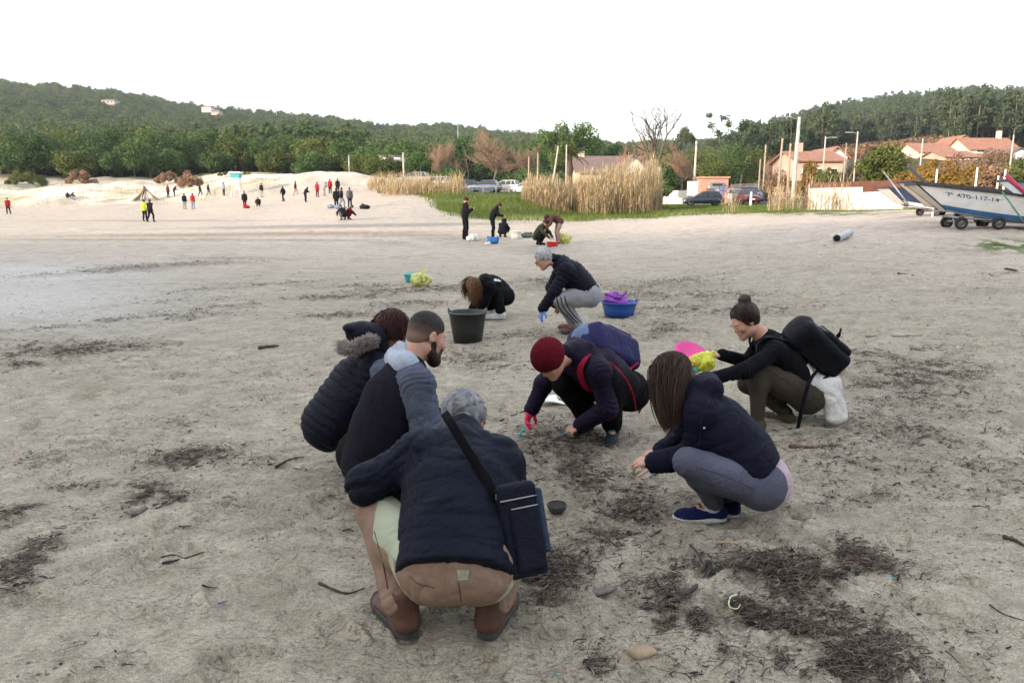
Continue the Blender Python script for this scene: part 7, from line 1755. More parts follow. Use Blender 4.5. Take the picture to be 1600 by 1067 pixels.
for a_, b_ in ((bc + n_ * 0.12 - u_ * 0.06, bc + n_ * 0.21 - u_ * 0.03), (bc - u_ * 0.2 - n_ * 0.05, p.pel + np.array([-0.20, -0.12, 0.08]))):
    MB().ribbon(smooth_path([a_, (a_ + b_) / 2 + np.array([0, -0.02, 0.0]), b_], 5), (0, 0, 1), 0.026, 0.004).build('buckle_strap', BLKN, bk, smooth=True)
MB().ribbon(smooth_path([bc - u_ * 0.20 - s_ * 0.12, U(1268, 590, 4.92), U(1255, 630, 4.90), U(1246, 672, 4.93)], 5), (1, 0, 0.3), 0.026, 0.004).build('hanging_strap', BLKN, bk, smooth=True)

jF = [o for o in rF.children if o.name.startswith('jumper')][0]; lF = [o for o in rF.children if o.name.startswith('leggings')][0]; pF = [o for o in bk.children if o.name.startswith('bag_body')][0]; bpy.context.view_layer.update()
seam([pF], [(1232, 512), (1262, 505), (1295, 515), (1318, 535)], SEAM, bk, 0.003); seam([pF], [(1240, 545), (1265, 560), (1290, 580)], SEAM, bk, 0.003); seam([lF], [(1190, 575), (1220, 590), (1250, 612)], SEAM, rF, 0.0018)
seam([jF], [(1200, 540), (1218, 552), (1226, 570)], SEAM, rF, 0.002)
# ---- man with the faded haircut
p = POSE['B']
rB = person('bearded man with short faded hair in dark vest over blue-grey sweatshirt with grey hood', p)
body(rB, p, SKIN, 0.006, 1.0, neckr=0.060)
def exB(S):
    pass
jacket(rB, p, HEATH, 0.012, 0.028, 0.007, 1.0, 0.012, lo=0.1, name='sweatshirt', collar=0, seed=15.0, belly=0.0)
VEST = fabric('dark_vest_fleece', (0.009, 0.008, 0.015), 0.95)
S = Sdf(0.04); torso_prims(S, p, 0.030, 0.97, 0.31, 0.02, shoulders=False)
S.cap(p.pel - p.spine * 0.06, p.che, 0.142, 0.140, side=p.side, w=1.22, k=0.05)
c_ = p.nek * 0.75 + p.che * 0.25
for q_ in (p.sa, p.sb): S.cap(c_, c_ + (q_ - c_) * 0.45, 0.080, 0.062, k=0.04)
V, Fc = S.mesh(0.007); V = folds(relax(V, Fc), Fc, 0.008, 8, p.spine + p.side * 0.3, 2.0); put('vest', V, Fc, VEST, rB)
S = Sdf(0.03); b_ = perp(-p.hf, p.spine)
c = p.nek + b_ * 0.055 + np.array([0, 0, 0.0])
S.cap(c - p.side * 0.07 - p.spine * 0.01, c + p.side * 0.08 - p.spine * 0.025, 0.055, 0.062)
S.cap(c + p.side * 0.0 + p.spine * 0.05, c + b_ * 0.02 + p.spine * 0.055 - p.side * 0.03, 0.032, 0.030)
S.cap(c + p.side * 0.085, p.nek + p.side * 0.09 - b_ * 0.06 - p.spine * 0.03, 0.042, 0.030); S.cap(c - p.side * 0.085, p.nek - p.side * 0.09 - b_ * 0.06 - p.spine * 0.03, 0.042, 0.030)
V, Fc = S.mesh(0.006); V = folds(V, Fc, 0.010, 13, p.side + p.spine, 4.0); put('hood', V, Fc, HOODG, rB)
vB = [o for o in rB.children if o.name.startswith('vest')][0]; sB = [o for o in rB.children if o.name.startswith('sweatshirt')][0]; bpy.context.view_layer.update()
seam([vB], [(606, 585), (590, 620), (572, 670), (562, 715)], SEAM, rB, 0.002); seam([sB], [(640, 640), (655, 660), (668, 676)], mat('blue_stitching', (0.03, 0.04, 0.08), 0.9), rB, 0.0016)
trousers(rB, p, BLACK, 0.020, 0.008, 1.02, 0.012, 0.93, 1.05, 0.007)
for an, to in ((p.aa, p.ta), (p.ab, p.tb)): shoe(rB, an, to, m=BLACK, msole=SOLED, L=0.28, name='shoe', h=0.008)
hb_ = hair_cap(p, HF, rB, r=(0.0785, 0.101, 0.0925), amp=0.0012, h=0.005, back=0.045)
co = np.array([v.co[:] for v in hb_.data.vertices]) + wloc(rB); zz = (co - p.hed) @ p.hu; hb_.data.attributes['tint'].data.foreach_set('value', np.clip(sstep(0.075, -0.045, zz) * 0.85 + 0.25 * (fbm(co * 120, 2) - 0.5), 0, 1).astype(np.float32))
S = Sdf(0.012); HL = lambda x, y, z: p.hed + p.hr * x + p.hf * y + p.hu * z; AX = np.array([p.hr, p.hf, p.hu])
for q_ in (-1, 1):
    S.cap(HL(0.068 * q_, 0.018, -0.035), HL(0.050 * q_, 0.030, -0.085), 0.013, 0.020); S.cap(HL(0.048 * q_, 0.030, -0.085), HL(0.010 * q_, 0.078, -0.108), 0.026, 0.032)
    S.cap(HL(0.024 * q_, 0.092, -0.052), HL(0.030 * q_, 0.080, -0.080), 0.008, 0.014)
S.cap(HL(-0.018, 0.100, -0.047), HL(0.018, 0.100, -0.047), 0.006)
S.ell(HL(0, 0.085, -0.118), (0.034, 0.032, 0.030), AX)
V, Fc = S.mesh(0.004); N = normals(V, Fc); V = V + N * (0.006 * (fbm(V * 120, 2) - 0.3))[:, None]; put('beard', V, Fc, HD, rB, attr={'tint': fbm(V * 80, 2)})

# ---- woman behind him in the quilted coat
p = POSE['C']
rC = person('squatting woman in black quilted coat with fur trimmed hood beside the bearded man', p)
body(rC, p, SKIN, 0.010, 0.92)
def exC(S):
    S.cap(p.pel - p.spine * 0.02, p.pel + p.spine * 0.1, 0.17, 0.15, side=p.side, w=1.2, k=0.05)
    hood_down(S, p, 0.06, 0.02, 1.0, 0.05)
QUILT = fabric('black_quilt_shell', (0.006, 0.0065, 0.016), 0.6, sheen=0.15, var=0.1)
jacket(rC, p, QUILT, 0.024, 0.022, 0.0065, 0.95, 0.006, lo=-0.15, name='coat', quilt=(0.050, 0.009), seed=20.0, extra=exC, collar=0.05)
S = Sdf(0.03)
hc = U(566, 520, 4.28); S.ell(hc, (0.098, 0.10, 0.066), np.array([nz((1, 0.2, 0.25)), nz((0, 1, 0)), nz((-0.25, 0, 1))])); S.ell(hc + np.array([0.09, 0.02, -0.03]), (0.05, 0.07, 0.07)); S.ell(hc + np.array([-0.05, -0.02, 0.035]), (0.06, 0.06, 0.03)); S.cap(hc, p.nek, 0.06, 0.08); S.cap(hc + np.array([0.06, 0, -0.03]), p.nek + np.array([0.03, -0.03, 0.06]), 0.06, 0.07)
V, Fc = S.mesh(0.006); V = folds(V, Fc, 0.012, 10, (1, 0, 0.5), 2.0); put('hood', V, Fc, QUILT, rC)
FUR = hair_mat('beige_fur', (0.16, 0.13, 0.12), (0.50, 0.44, 0.42))
rs = np.random.RandomState(9); t = rs.rand(2600)
pth = np.array(smooth_path([U(532, 540, 4.22), U(545, 545, 4.16), U(560, 540, 4.12), U(574, 534, 4.12), U(584, 532, 4.14)], 10))
ii = t * (len(pth) - 1.001); i0 = ii.astype(int); C0 = pth[i0] + (pth[i0 + 1] - pth[i0]) * (ii - i0)[:, None]; D_ = rs.randn(2600, 3); D_ /= np.linalg.norm(D_, axis=1, keepdims=True)
strands('fur_trim', C0 + D_ * 0.012, D_, 0.030 + 0.02 * rs.rand(2600), FUR, rC, 0.0022, 3, 0.1, wob=0.6, seed=3)
trousers(rC, p, BLACK, 0.016, 0.010, 0.95, 0.01, 0.95, 1.05, 0.006)
for an, to in ((p.aa, p.ta), (p.ab, p.tb)): shoe(rC, an, to, m=BLACK, msole=SOLED, L=0.25, name='shoe', h=0.009)
hC = hair_cap(p, HR, rC, r=(0.086, 0.106, 0.098), amp=0.004, h=0.006, back=0.09)
P_, D_, AX_, ball = scalp(p, 1300, 31, lambda x, y, z: (y < 0.6) & (z > -0.3), (0.086, 0.106, 0.098))
strands('hair_lock', P_, D_ * 0.2 - p.hf * 0.2 + p.hr * (np.sign((P_ - p.hed) @ p.hr) * 0.4)[:, None], 0.075, HR, hC, 0.0024, 6, 0.3, (ball[0], ball[1], np.array((0.09, 0.112, 0.12))), wob=0.12, seed=32)

# ---- grey haired man on one knee
p = POSE['G']
rG = person('crouching silver-haired man in black quilted jacket and grey striped joggers with a blue glove', p)
gl = dict(d=(-0.25, -0.1, -0.95), n=(0.6, 0.2, -0.1), sgn=1, curl=(0.2, 0.3, 0.2))
body(rG, p, SKIN, 0.010, 1.0, hands=(gl, None))
jacket(rG, p, QUILT, 0.034, 0.026, 0.010, 1.0, 0.008, lo=-0.12, hem=-0.05, quilt=(0.055, 0.014), seed=25.0, collar=0.058)
tr = trousers(rG, p, JOG, 0.028, 0.010, 1.02, 0.016, 0.95, 1.05, 0.012)
for k in range(3):
    o_ = (k - 1) * 0.035
    pts = [p.ka + np.array([0.02, -0.10, 0.045 - o_ * 0.6]), p.ka * 0.6 + p.aa * 0.4 + np.array([o_, -0.105, 0.0]), p.ka * 0.15 + p.aa * 0.85 + np.array([o_, -0.085, 0.0])]
    pts = [U(882 - k * 6, 462 + k * 2, 8.55), U(886 - k * 6, 477 + k * 2, 8.60), U(896 - k * 5, 492 + k, 8.68), U(908 - k * 5, 504 + k, 8.74)]
    V_ = []
    for q in smooth_path(pts, 5):
        l, nn = on_surface(tr, eye0, q); V_.append(l + nz(eye0 - l) * 0.004)
    MB().ribbon(V_, (1, 0, 0.5), 0.011, 0.003).build('side_stripe', BLACK, tr, smooth=True).matrix_parent_inverse.identity()
S = Sdf(0.02); hand_prims(S, p.wa, g=0.003, **gl); S.cap(p.wa - nz(np.array(gl['d'])) * 0.05, p.wa + nz(np.array(gl['d'])) * 0.03, 0.036, 0.034); V, Fc = S.mesh(0.005); put('glove', V, Fc, BLUEG, rG)
RED = mat('reddish_shoe', (0.14, 0.05, 0.04), 0.6, 0.3, 20)
for an, to in ((p.aa, p.ta), (p.ab, p.tb)): shoe(rG, an, to, m=RED, msole=SOLED, L=0.28, name='shoe', h=0.009)
hG = hair_cap(p, HGL, rG, r=(0.084, 0.106, 0.098), amp=0.004, h=0.008)
HL = lambda x, y, z: p.hed + p.hr * x + p.hf * y + p.hu * z
gm = MB()
for q_ in (-1, 1):
    gm.tube([HL(0.030 * q_ + 0.022 * math.cos(t_), 0.106, 0.002 + 0.017 * math.sin(t_)) for t_ in np.linspace(0, 2 * math.pi, 13)], 0.0018, 4, False)
    gm.tube([HL(0.052 * q_, 0.106, 0.006), HL(0.078 * q_, 0.08, 0.008), HL(0.082 * q_, 0.0, 0.006)], 0.0018, 4)
gm.tube([HL(-0.008, 0.106, 0.006), HL(0.008, 0.106, 0.006)], 0.0018, 4); gm.build('glasses', LACEB, rG, smooth=True)

# ---- woman behind the black tub
p = POSE['H']
rH = person('crouching woman in black with brown hair falling forward and white shoes by the black tub', p)
body(rH, p, SKIN, 0.011, 0.92)
def exH(S): hood_down(S, p, 0.05, 0.02, 1.0, 0.06)
jacket(rH, p, BLACK, 0.024, 0.020, 0.010, 0.95, 0.010, lo=-0.05, extra=exH, seed=28.0)
trousers(rH, p, BLACK, 0.024, 0.010, 0.98, 0.012, 0.90, 1.1, 0.010)
for an, to in ((p.aa, p.ta), (p.ab, p.tb)): shoe(rH, an, to, m=SOLEW, msole=SOLEW, L=0.29, name='shoe', h=0.009, w=1.25, high=0.03)
hH = hair_cap(p, HO, rH, r=(0.088, 0.108, 0.10), amp=0.004, h=0.008, back=0.09)
P_, D_, AX_, ball = scalp(p, 900, 41, lambda x, y, z: (y < 0.6) & (z > -0.3), (0.088, 0.108, 0.10))
strands('hair_lock', P_, D_ * 0.25 + p.hr * (np.sign((P_ - p.hed) @ p.hr) * 0.4)[:, None], 0.27, HO, hH, 0.004, 6, 0.35, (ball[0], ball[1], np.array((0.092, 0.114, 0.12))), wob=0.14, seed=42)
patch([o for o in rH.children if o.name.startswith('jacket')] or list(rH.children)[:1], [(772, 435), (783, 436), (783, 440), (772, 439)], 'back_print', SOLEW, rH, n=4)
# ---------------------------------------------------------------- people farther off
def lpose(kind, f, base, h=1.7, w=0.0, seed=0):
    "pose in metres for figure of height h, facing angle f; kinds: stand, walk, bend, squat, phone"
    rs = np.random.RandomState(seed); k = h / 1.75; j = rs.randn(20) * 0.01
    fw = np.array([math.cos(f), math.sin(f), 0]); rt = np.array([math.sin(f), -math.cos(f), 0]); B = np.asarray(base, float)
    P = lambda x, y, z: B + (rt * x + fw * y + np.array([0, 0, z])) * k     # x right, y forward
    d = dict(hf=fw * 0.95 - np.array([0, 0, .3]), hu=(0, 0, 1))
    if kind in ('stand', 'walk', 'phone'):
        s = 0.20 if kind == 'walk' else 0.03
        d.update(pel=P(0, 0, .95), nek=P(0, .03, 1.47), hed=P(0, .06, 1.63), sb=P(.18, .02, 1.40), sa=P(-.18, .02, 1.40), hb=P(.09, 0, .92), ha=P(-.09, 0, .92), kb=P(.10, s + .03, .50), ka=P(-.10, -s * .3 + .03, .50), ab=P(.11, s, .09), aa=P(-.11, -s * 1.5, .10), tb=P(.12, s + .2, .02), ta=P(-.12, -s * 1.5 + .2, .02))
        if kind == 'phone': d.update(eb=P(.22, .10, 1.14), wb=P(.08, .30, 1.26), ea=P(-.22, .10, 1.14), wa=P(-.06, .30, 1.26), hf=fw * .8 - np.array([0, 0, .6]))
        else: d.update(eb=P(.24, -s * .6, 1.12), wb=P(.24, .05 - s * .3, .87), ea=P(-.24, s * .6, 1.12), wa=P(-.24, .05 + s * .9, .88))
    elif kind == 'bend':
        d.update(pel=P(0, -.10, .90), nek=P(0, .30, 1.10), hed=P(0, .43, 1.03), sb=P(.18, .27, 1.05), sa=P(-.18, .27, 1.05), hb=P(.09, -.08, .88), ha=P(-.09, -.08, .88), kb=P(.10, .02, .48), ka=P(-.10, .04, .48), ab=P(.11, -.04, .09), aa=P(-.11, .0, .09), tb=P(.12, .15, .02), ta=P(-.12, .2, .02), eb=P(.22, .38, .82), wb=P(.15, .5, .62), ea=P(-.22, .36, .82), wa=P(-.15, .5, .64), hf=fw * .35 - np.array([0, 0, .9]), hu=fw * .9)
    elif kind == 'lean':
        d.update(pel=P(0, -.06, .94), nek=P(0, .16, 1.38), hed=P(0, .27, 1.47), sb=P(.18, .13, 1.32), sa=P(-.18, .13, 1.32), hb=P(.09, -.05, .91), ha=P(-.09, -.05, .91), kb=P(.10, .0, .49), ka=P(-.10, .02, .49), ab=P(.11, -.04, .09), aa=P(-.11, .0, .09), tb=P(.12, .15, .02), ta=P(-.12, .2, .02), eb=P(.22, .22, 1.06), wb=P(.10, .42, 1.02), ea=P(-.22, .22, 1.06), wa=P(-.10, .42, 1.04), hf=fw * .6 - np.array([0, 0, .8]), hu=fw * .6 + np.array([0, 0, .6]))
    else:
        d.update(pel=P(0, -.12, .32), nek=P(0, .16, .74), hed=P(0, .27, .84), sb=P(.18, .13, .68), sa=P(-.18, .13, .68), hb=P(.10, -.10, .30), ha=P(-.10, -.10, .30), kb=P(.18, .24, .46), ka=P(-.18, .24, .46), ab=P(.13, .0, .09), aa=P(-.13, .0, .09), tb=P(.15, .2, .02), ta=P(-.15, .2, .02), eb=P(.26, .32, .48), wb=P(.14, .50, .30), ea=P(-.26, .32, .48), wa=P(-.14, .50, .30), hf=fw * .6 - np.array([0, 0, .8]), hu=fw * .6 + np.array([0, 0, .6]))
    return Pose(**d)
FAB = {}
def fabc(nm, c):
    if nm not in FAB: FAB[nm] = fabric(nm + '_cloth', c, 0.85)
    return FAB[nm]
def small_person(label, kind, f, px, py, h=1.7, top=('black', (.012, .012, .016)), leg=('dark_blue', (.02, .022, .035)), hair=None, vox=0.018, seed=0, q=None, g=0.025, hood=False):
    q = ground_hit(px, py) if q is None else q; p = lpose(kind, f, q, h, seed=seed)
    r = thing('person', label, 'person', q, 'people working across the beach'); k = h / 1.75
    S = Sdf(0.03); torso_prims(S, p, -.01, k); 
    for w in 'ab':
        arm_prims(S, p, w, -.003, k); leg_prims(S, p, w, -.004, k); an, to = (p.aa, p.ta) if w == 'a' else (p.ab, p.tb); S.cap(an, an + nz(to - an) * .16, .04, .035)
        e_, wr = (p.ea, p.wa) if w == 'a' else (p.eb, p.wb); S.cap(wr, wr + nz(wr - e_) * .12, .034, .022, k=.01)
    head_prims(S, p, k); V, Fc = S.mesh(vox); put('body', V, Fc, SKIN, r)
    S = Sdf(.04); torso_prims(S, p, g, k, 0.0 if kind != 'squat' else .1, .02)
    for w in 'ab': arm_prims(S, p, w, .018, k)
    S.cap(p.nek, p.nek * .6 + p.hed * .4, .075, .072)
    if hood: S.ell(p.hed - p.hf * .02 + p.hu * .02, (.115, .125, .13), np.array([p.hr, p.hf, p.hu]), k=.02); S.ell(p.hed + p.hf * .10 - p.hu * .02, (.075, .07, .09), np.array([p.hr, p.hf, p.hu]), k=.01, cut=True)
    V, Fc = S.mesh(vox); V = folds(V, Fc, .012, 7, p.spine + p.side * .3, seed); put('jacket', V, Fc, fabc(*top), r)
    S = Sdf(.03); S.cap(p.ha, p.hb, .105 * k)
    for w in 'ab': leg_prims(S, p, w, .012, k, .95, cuff=.01)
    V, Fc = S.mesh(vox); V = folds(V, Fc, .01, 9, p.spine, seed + 3); put('trousers', V, Fc, fabc(*leg), r)
    S = Sdf(.02)
    for an, to in ((p.aa, p.ta), (p.ab, p.tb)): S.cap(an - np.array([0, 0, .03]), an - np.array([0, 0, .05]) + nz((to - an) * np.array([1, 1, 0])) * .17, .05, .04)
    V, Fc = S.mesh(vox); put('shoe', V, Fc, BLACK, r)
    if not hood: hair_cap(p, hair or HD, r, r=(.086, .108, .10), h=min(vox, .012), amp=.004)
    return r, p
BK = ('black', (.010, .010, .014)); DB = ('dark_blue', (.02, .022, .035)); GY = ('grey', (.10, .10, .11)); RD = ('red', (.32, .015, .02)); MR = ('maroon', (.10, .012, .018)); OL = ('olive', (.055, .058, .030)); PK = ('pinkish', (.36, .25, .23)); YL = ('yellow_green', (.42, .46, .06)); BL = ('pale_blue', (.18, .24, .34)); BW = ('brown', (.10, .055, .04)); LG = ('light_grey', (.30, .30, .32))
small_person('standing man in black coat looking down at his raised hands', 'phone', 0.3, 727, 375, 1.75, BK, BK, seed=1, vox=.014)
small_person('man in black leaning forward beside the dark crouched person', 'lean', 0.1, 771, 374, 1.66, BK, BK, seed=2, vox=.014)
small_person('dark crouched person seen from behind by the white bucket', 'squat', 1.2, 785, 371, 1.45, BK, BK, seed=3, vox=.014, hood=True)
small_person('person in olive jacket bending down over the red tub', 'squat', -0.5, 842, 383, 1.75, OL, BK, seed=4, vox=.014)
small_person('person bent over in pale pinkish trousers and dark jacket', 'bend', math.pi + 0.25, 871, 382, 1.70, BW, PK, seed=5, vox=.014, hair=HD)
BENT = [(14, 335, 'walk', -1.2, RD, DB, 'person in red at the far left edge of the sand'),
 (227, 346, 'stand', 1.5, YL, BK, 'person in yellow-green jacket walking beside one in black'), (236, 347, 'walk', 1.4, BK, BK, 'person in black right of the yellow-green jacket'),
 (263, 309, 'stand', 1.2, MR, BK, 'person in maroon by the teepee of sticks'), (273, 308, 'lean', 0.6, BK, BK, 'person in black leaning, right of the maroon one by the teepee'),
 (289, 327, 'stand', 1.5, BK, BL, 'person in black beside the red coat'), (302, 327, 'stand', 1.4, RD, BL, 'person in red coat in the middle of the left sand'),
 (313, 307, 'walk', 0.5, BK, DB, 'dark person left of the white lifeguard tower, first of two'), (326, 307, 'walk', 0.4, BK, GY, 'dark person left of the lifeguard tower, second of two'), (350, 306, 'stand', 1, BL, DB, 'small blue-grey figure nearest left of the lifeguard tower'),
 (383, 326, 'stand', 2.0, BK, MR, 'person in black with a reddish bag below the lifeguard tower'), (404, 323, 'squat', 2.0, BK, BK, 'person in black crouching right below the tower'), (409, 308, 'stand', 1.3, BK, LG, 'dark figure with arms bent at the foot of the dune'),
 (443, 315, 'walk', 2.6, BK, BK, 'black figure walking left in front of the dune'), (462, 306, 'walk', 0.6, MR, PK, 'figure in maroon and pale trousers by the dune'), (478, 316, 'lean', 0.8, BK, BK, 'dark figure with pale hood left of the group in red'),
 (496, 308, 'stand', 1.2, RD, MR, 'left figure of the reddish group under the dune'), (507, 306, 'lean', 1.0, LG, PK, 'pale figure in the reddish group under the dune'), (516, 303, 'stand', 1.5, RD, BK, 'right figure in red under the dune'),
 (528, 303, 'stand', 1.5, BK, BK, 'tall dark figure farthest back behind the standing group'),
 (526, 326, 'stand', 1.8, BK, BK, 'black figure at the left of the standing group'), (534, 325, 'walk', 0.6, BK, BL, 'figure in black and blue jeans in the standing group'), (547, 325, 'stand', 1.6, GY, DB, 'grey-blue figure standing apart at the right of the group'),
 (537, 344, 'squat', 2.4, BK, GY, 'person in dark maroon crouching, left of the red back'), (544, 343, 'squat', 0.4, MR, MR, 'person in dark red crouching with the back turned'),
 (112, 311, 'squat', 0.3, BK, LG, 'dark person sitting on a blue-white bundle at the left'), (106, 311, 'squat', 2.0, DB, LG, 'second dark person at the blue-white bundle')]
for k, (px, py, kd, f, tp, lg_, lb) in enumerate(BENT): small_person(lb, kd, f, px, py, 1.68 + .02 * (k % 4), tp, lg_, vox=.03, seed=10 + k)
for px, py, m, lb in ((567, 327, DB, 'small dark blue bag on the sand, left one of two'), (573, 327, BK, 'small black bag on the sand, right one of two'), (517, 326, BL, 'grey-blue bag at the feet of the standing group'), (529, 327, BL, 'second bag at the feet of the standing group'), (115, 313, BL, 'blue and white bundle by the two sitting people'), (386, 326, RD, 'red bag carried by the person below the tower')):
    q = ground_hit(px, py); bag_blob('bag', lb, q + np.array([0, 0, .16]), .3, fabc(*m), px, flat=.5)
# lifeguard tower
q = ground_hit(371, 307); tw = thing('lifeguard_tower', 'white lifeguard tower with a turquoise top at the foot of the dune', 'tower', q)
for a, b_ in ((-.45, -.45), (.45, -.45), (-.45, .45), (.45, .45)): MB().tube([(a * 1.3, b_ * 1.3, -.1), (a * .8, b_ * .8, 2.3)], .06, 6).build('leg', WHITER, tw, local=True)
MB().box((0, 0, 1.55), (.62, .5, 1.3)).build('seat', WHITER, tw, local=True); MB().box((0, 0, 2.6), (1.15, .9, .5)).build('sign', mat('turquoise_board', (.02, .30, .33), .6), tw, local=True); MB().box((0, 0, 2.98), (1.5, 1.2, .18)).build('roof', WHITER, tw, local=True)
# teepee of sticks
q = ground_hit(228, 313); tp = thing('stick_teepee', 'teepee of driftwood sticks on the sand below the dune', 'teepee', q); rs = np.random.RandomState(2); DRY = mat('driftwood', (.16, .12, .085), .9, .3, 8, .4, 40)
for k in range(22):
    a = rs.rand() * 6.28; MB().tube([(2.2 * math.cos(a) * rs.uniform(.6, 1), 1.2 * math.sin(a), -.1), (rs.randn() * .12, rs.randn() * .1, rs.uniform(1.3, 1.9))], .055, 5).build('stick', DRY, tp, local=True)

# ---------------------------------------------------------------- wrack: twigs, weed, litter
DEB = mat('weed', (.03, .024, .018), .8)
nt = DEB.node_tree; b = nt.nodes['Principled BSDF']
_a = nt.nodes.new('ShaderNodeAttribute'); _a.attribute_name = 'tint'; _r = nt.nodes.new('ShaderNodeValToRGB')
els = _r.color_ramp.elements; els[0].color = (.012, .009, .008, 1); els[1].color = (.30, .24, .17, 1)
for p_, c in ((.25, (.045, .030, .026)), (.5, (.10, .072, .055)), (.8, (.20, .155, .11))): e = els.new(p_); e.color = (*c, 1)
nt.links.new(_a.outputs['Fac'], _r.inputs['Fac']); nt.links.new(_r.outputs['Color'], b.inputs['Base Color'])
def debris():
    rs = np.random.RandomState(12); P = []; B = []
    for cx, cy, a, b_, t, s in WR:
        if cy < 395: continue
        area = a * b_; g0 = G(cx, cy); dist = g0[1]; n = int(min(1700, 22 * s * s * area / 60 * (dist / 3.0) ** 0.4)) if dist < 6 else int(min(1500, s * area * 0.9))
        k = n * 3; u = rs.randn(k) * .62; v = rs.randn(k) * .62; px = cx + a * u; py = cy + b_ * v + t * a * u
        py = np.maximum(py, 385); vy = (CY - py) / F_PX; dz = -st + vy * ct; tt = -CAMH / dz; x = (px - CX) / F_PX * tt; y = (ct + vy * st) * tt
        m = n2(x, y, 5.0, 3, 2.0) + .25 * n2(x, y, 17, 2, 4) > (.615 - .05 * s); P.append(np.stack([x[m], y[m]], 1)[:n]); B.append(np.full(min(n, m.sum()), s))
    # loose scatter
    k = 9000; Y = 1.9 * (24 / 1.9) ** rs.rand(k); x = rs.uniform(-.75, .75, k) * Y; m = n2(x, Y, 1.4, 3, 9) > .50; P.append(np.stack([x, Y], 1)[m]); B.append(np.full(m.sum(), .25))
    P = np.concatenate(P); B = np.concatenate(B); n = len(P)
    big = 1 + np.clip(P[:, 1] / 9, 0, 2)
    L_ = (.004 + .020 * rs.rand(n) ** 2.4) * (0.7 + .45 * big); twig = rs.rand(n) < .45; L_[twig] *= 2.2 + 2.0 * rs.rand(twig.sum()) ** 3; wd = np.where(twig, .0010, .0015 + .0028 * rs.rand(n) ** 2) * (.6 + .5 * big)
    a = rs.rand(n) * 6.283 ; a = np.where(rs.rand(n) < .5, .35 + .5 * rs.randn(n), a); d = np.stack([np.cos(a), np.sin(a), rs.randn(n) * .18], 1); s_ = np.stack([-np.sin(a), np.cos(a), rs.randn(n) * .5], 1); s_ /= np.linalg.norm(s_, axis=1, keepdims=True)
    z = H(P[:, 0], P[:, 1]) + relief(P[:, 0], P[:, 1]); C = np.concatenate([P, (z + .003 + .010 * rs.rand(n) * np.minimum(B, 1) * big)[:, None]], 1)
    bend = rs.randn(n, 3) * .35; rows = []
    for i, u in enumerate((-1, -.3, .4, 1)):
        c = C + d * (L_ * u)[:, None] + bend * (L_ * (1 - u * u))[:, None] * np.array([1, 1, .5]) + np.array([0, 0, 1]) * (L_ * .15 * (1 - u * u))[:, None]; w = wd * (1.0, 1.1, .9, .3)[i]
        nrm = np.cross(d, s_); rows += [c - s_ * w[:, None], c + s_ * w[:, None], c + nrm * (w * .9)[:, None]]
    V = np.stack(rows, 1).reshape(-1, 3); base = (np.arange(n) * 12)[:, None]
    Q = np.concatenate([base + np.array([[i * 3 + j, i * 3 + (j + 1) % 3, i * 3 + 3 + (j + 1) % 3, i * 3 + 3 + j]]) for i in range(3) for j in range(3)])
    tint = np.where(rs.rand(n) < .10, .75 + .25 * rs.rand(n), rs.rand(n) * .72)
    return V, Q, np.repeat(tint, 12)
def relief(x, y):
    Rr = np.hypot(x, y); rgt = sstep(3.5, 8, Rr) * sstep(-2, 5, x)
    zz = (n2(x, y, 2.2, 3, 1.0) - 0.5) * 0.035 + (n2(x, y, 7.0, 3, 5.0) - 0.5) * 0.026 + (n2(x, y, 24.0, 3, 6.0) - 0.5) * 0.011
    zz = zz * (1 + 1.2 * rgt) - 0.022 * sstep(0.60, 0.75, n2(x, y, 3.1, 2, 21.0)) * (0.5 + rgt)
    px, py = proj(x, y, H(x, y)); w = wrack(px, py); wl = w * sstep(.40, .62, n2(x, y, 9.0, 3, 2.0))
    zz = zz + .018 * np.clip(wl, 0, 1) * (1 + np.clip(Rr / 15, 0, 3))
    zz = zz * feet_flat(x, y) + footprints(x, y)
    return np.where(Rr < 60, zz * np.clip(60 / np.maximum(Rr, 1) - 1, 0, 1), 0)
V, Q, ti = debris(); tag(put('seaweed_debris', V, Q, DEB, None, smooth=False, attr={'tint': ti}), kind='stuff')
# crumbs of shell, plastic and clods
def crumbs(name, n, seed, m, smin, smax, region, kind='stuff'):
    rs = np.random.RandomState(seed); P = region(rs, n); n = len(P); z = H(P[:, 0], P[:, 1]) + relief(P[:, 0], P[:, 1]); s = rs.uniform(smin, smax, n) * (rs.rand(n) ** 2 + .4)
    oc = np.array([(1, 0, 0), (0, 1, 0), (-1, 0, 0), (0, -1, 0), (0, 0, 1), (0, 0, -1)], float); F_ = np.array([(0, 1, 4), (1, 2, 4), (2, 3, 4), (3, 0, 4), (1, 0, 5), (2, 1, 5), (3, 2, 5), (0, 3, 5)])
    V = np.concatenate([P, (z + s * .3)[:, None]], 1)[:, None, :] + oc[None] * s[:, None, None] * rs.uniform(.6, 1.3, (n, 6, 1)) * np.array([1, 1, .6])
    return tag(put(name, V.reshape(-1, 3), (np.arange(n)[:, None, None] * 6 + F_[None]).reshape(-1, 3), m, None, smooth=False), kind=kind)
def near_region(rs, n): Y = 1.9 * (12 / 1.9) ** rs.rand(n); x = rs.uniform(-.75, .75, n) * Y; k = n2(x, Y, 1.1, 3, 19) > .44; return np.stack([x, Y], 1)[k]
def wr_region(rs, n):
    i = rs.randint(0, 18, n); W_ = np.array([w_[:4] for w_ in WR])[i]; px = W_[:, 0] + W_[:, 2] * rs.randn(n) * .7; py = W_[:, 1] + W_[:, 3] * rs.randn(n) * .7; vy = (CY - py) / F_PX; tt = -CAMH / (-st + vy * ct); return np.stack([(px - CX) / F_PX * tt, (ct + vy * st) * tt], 1)
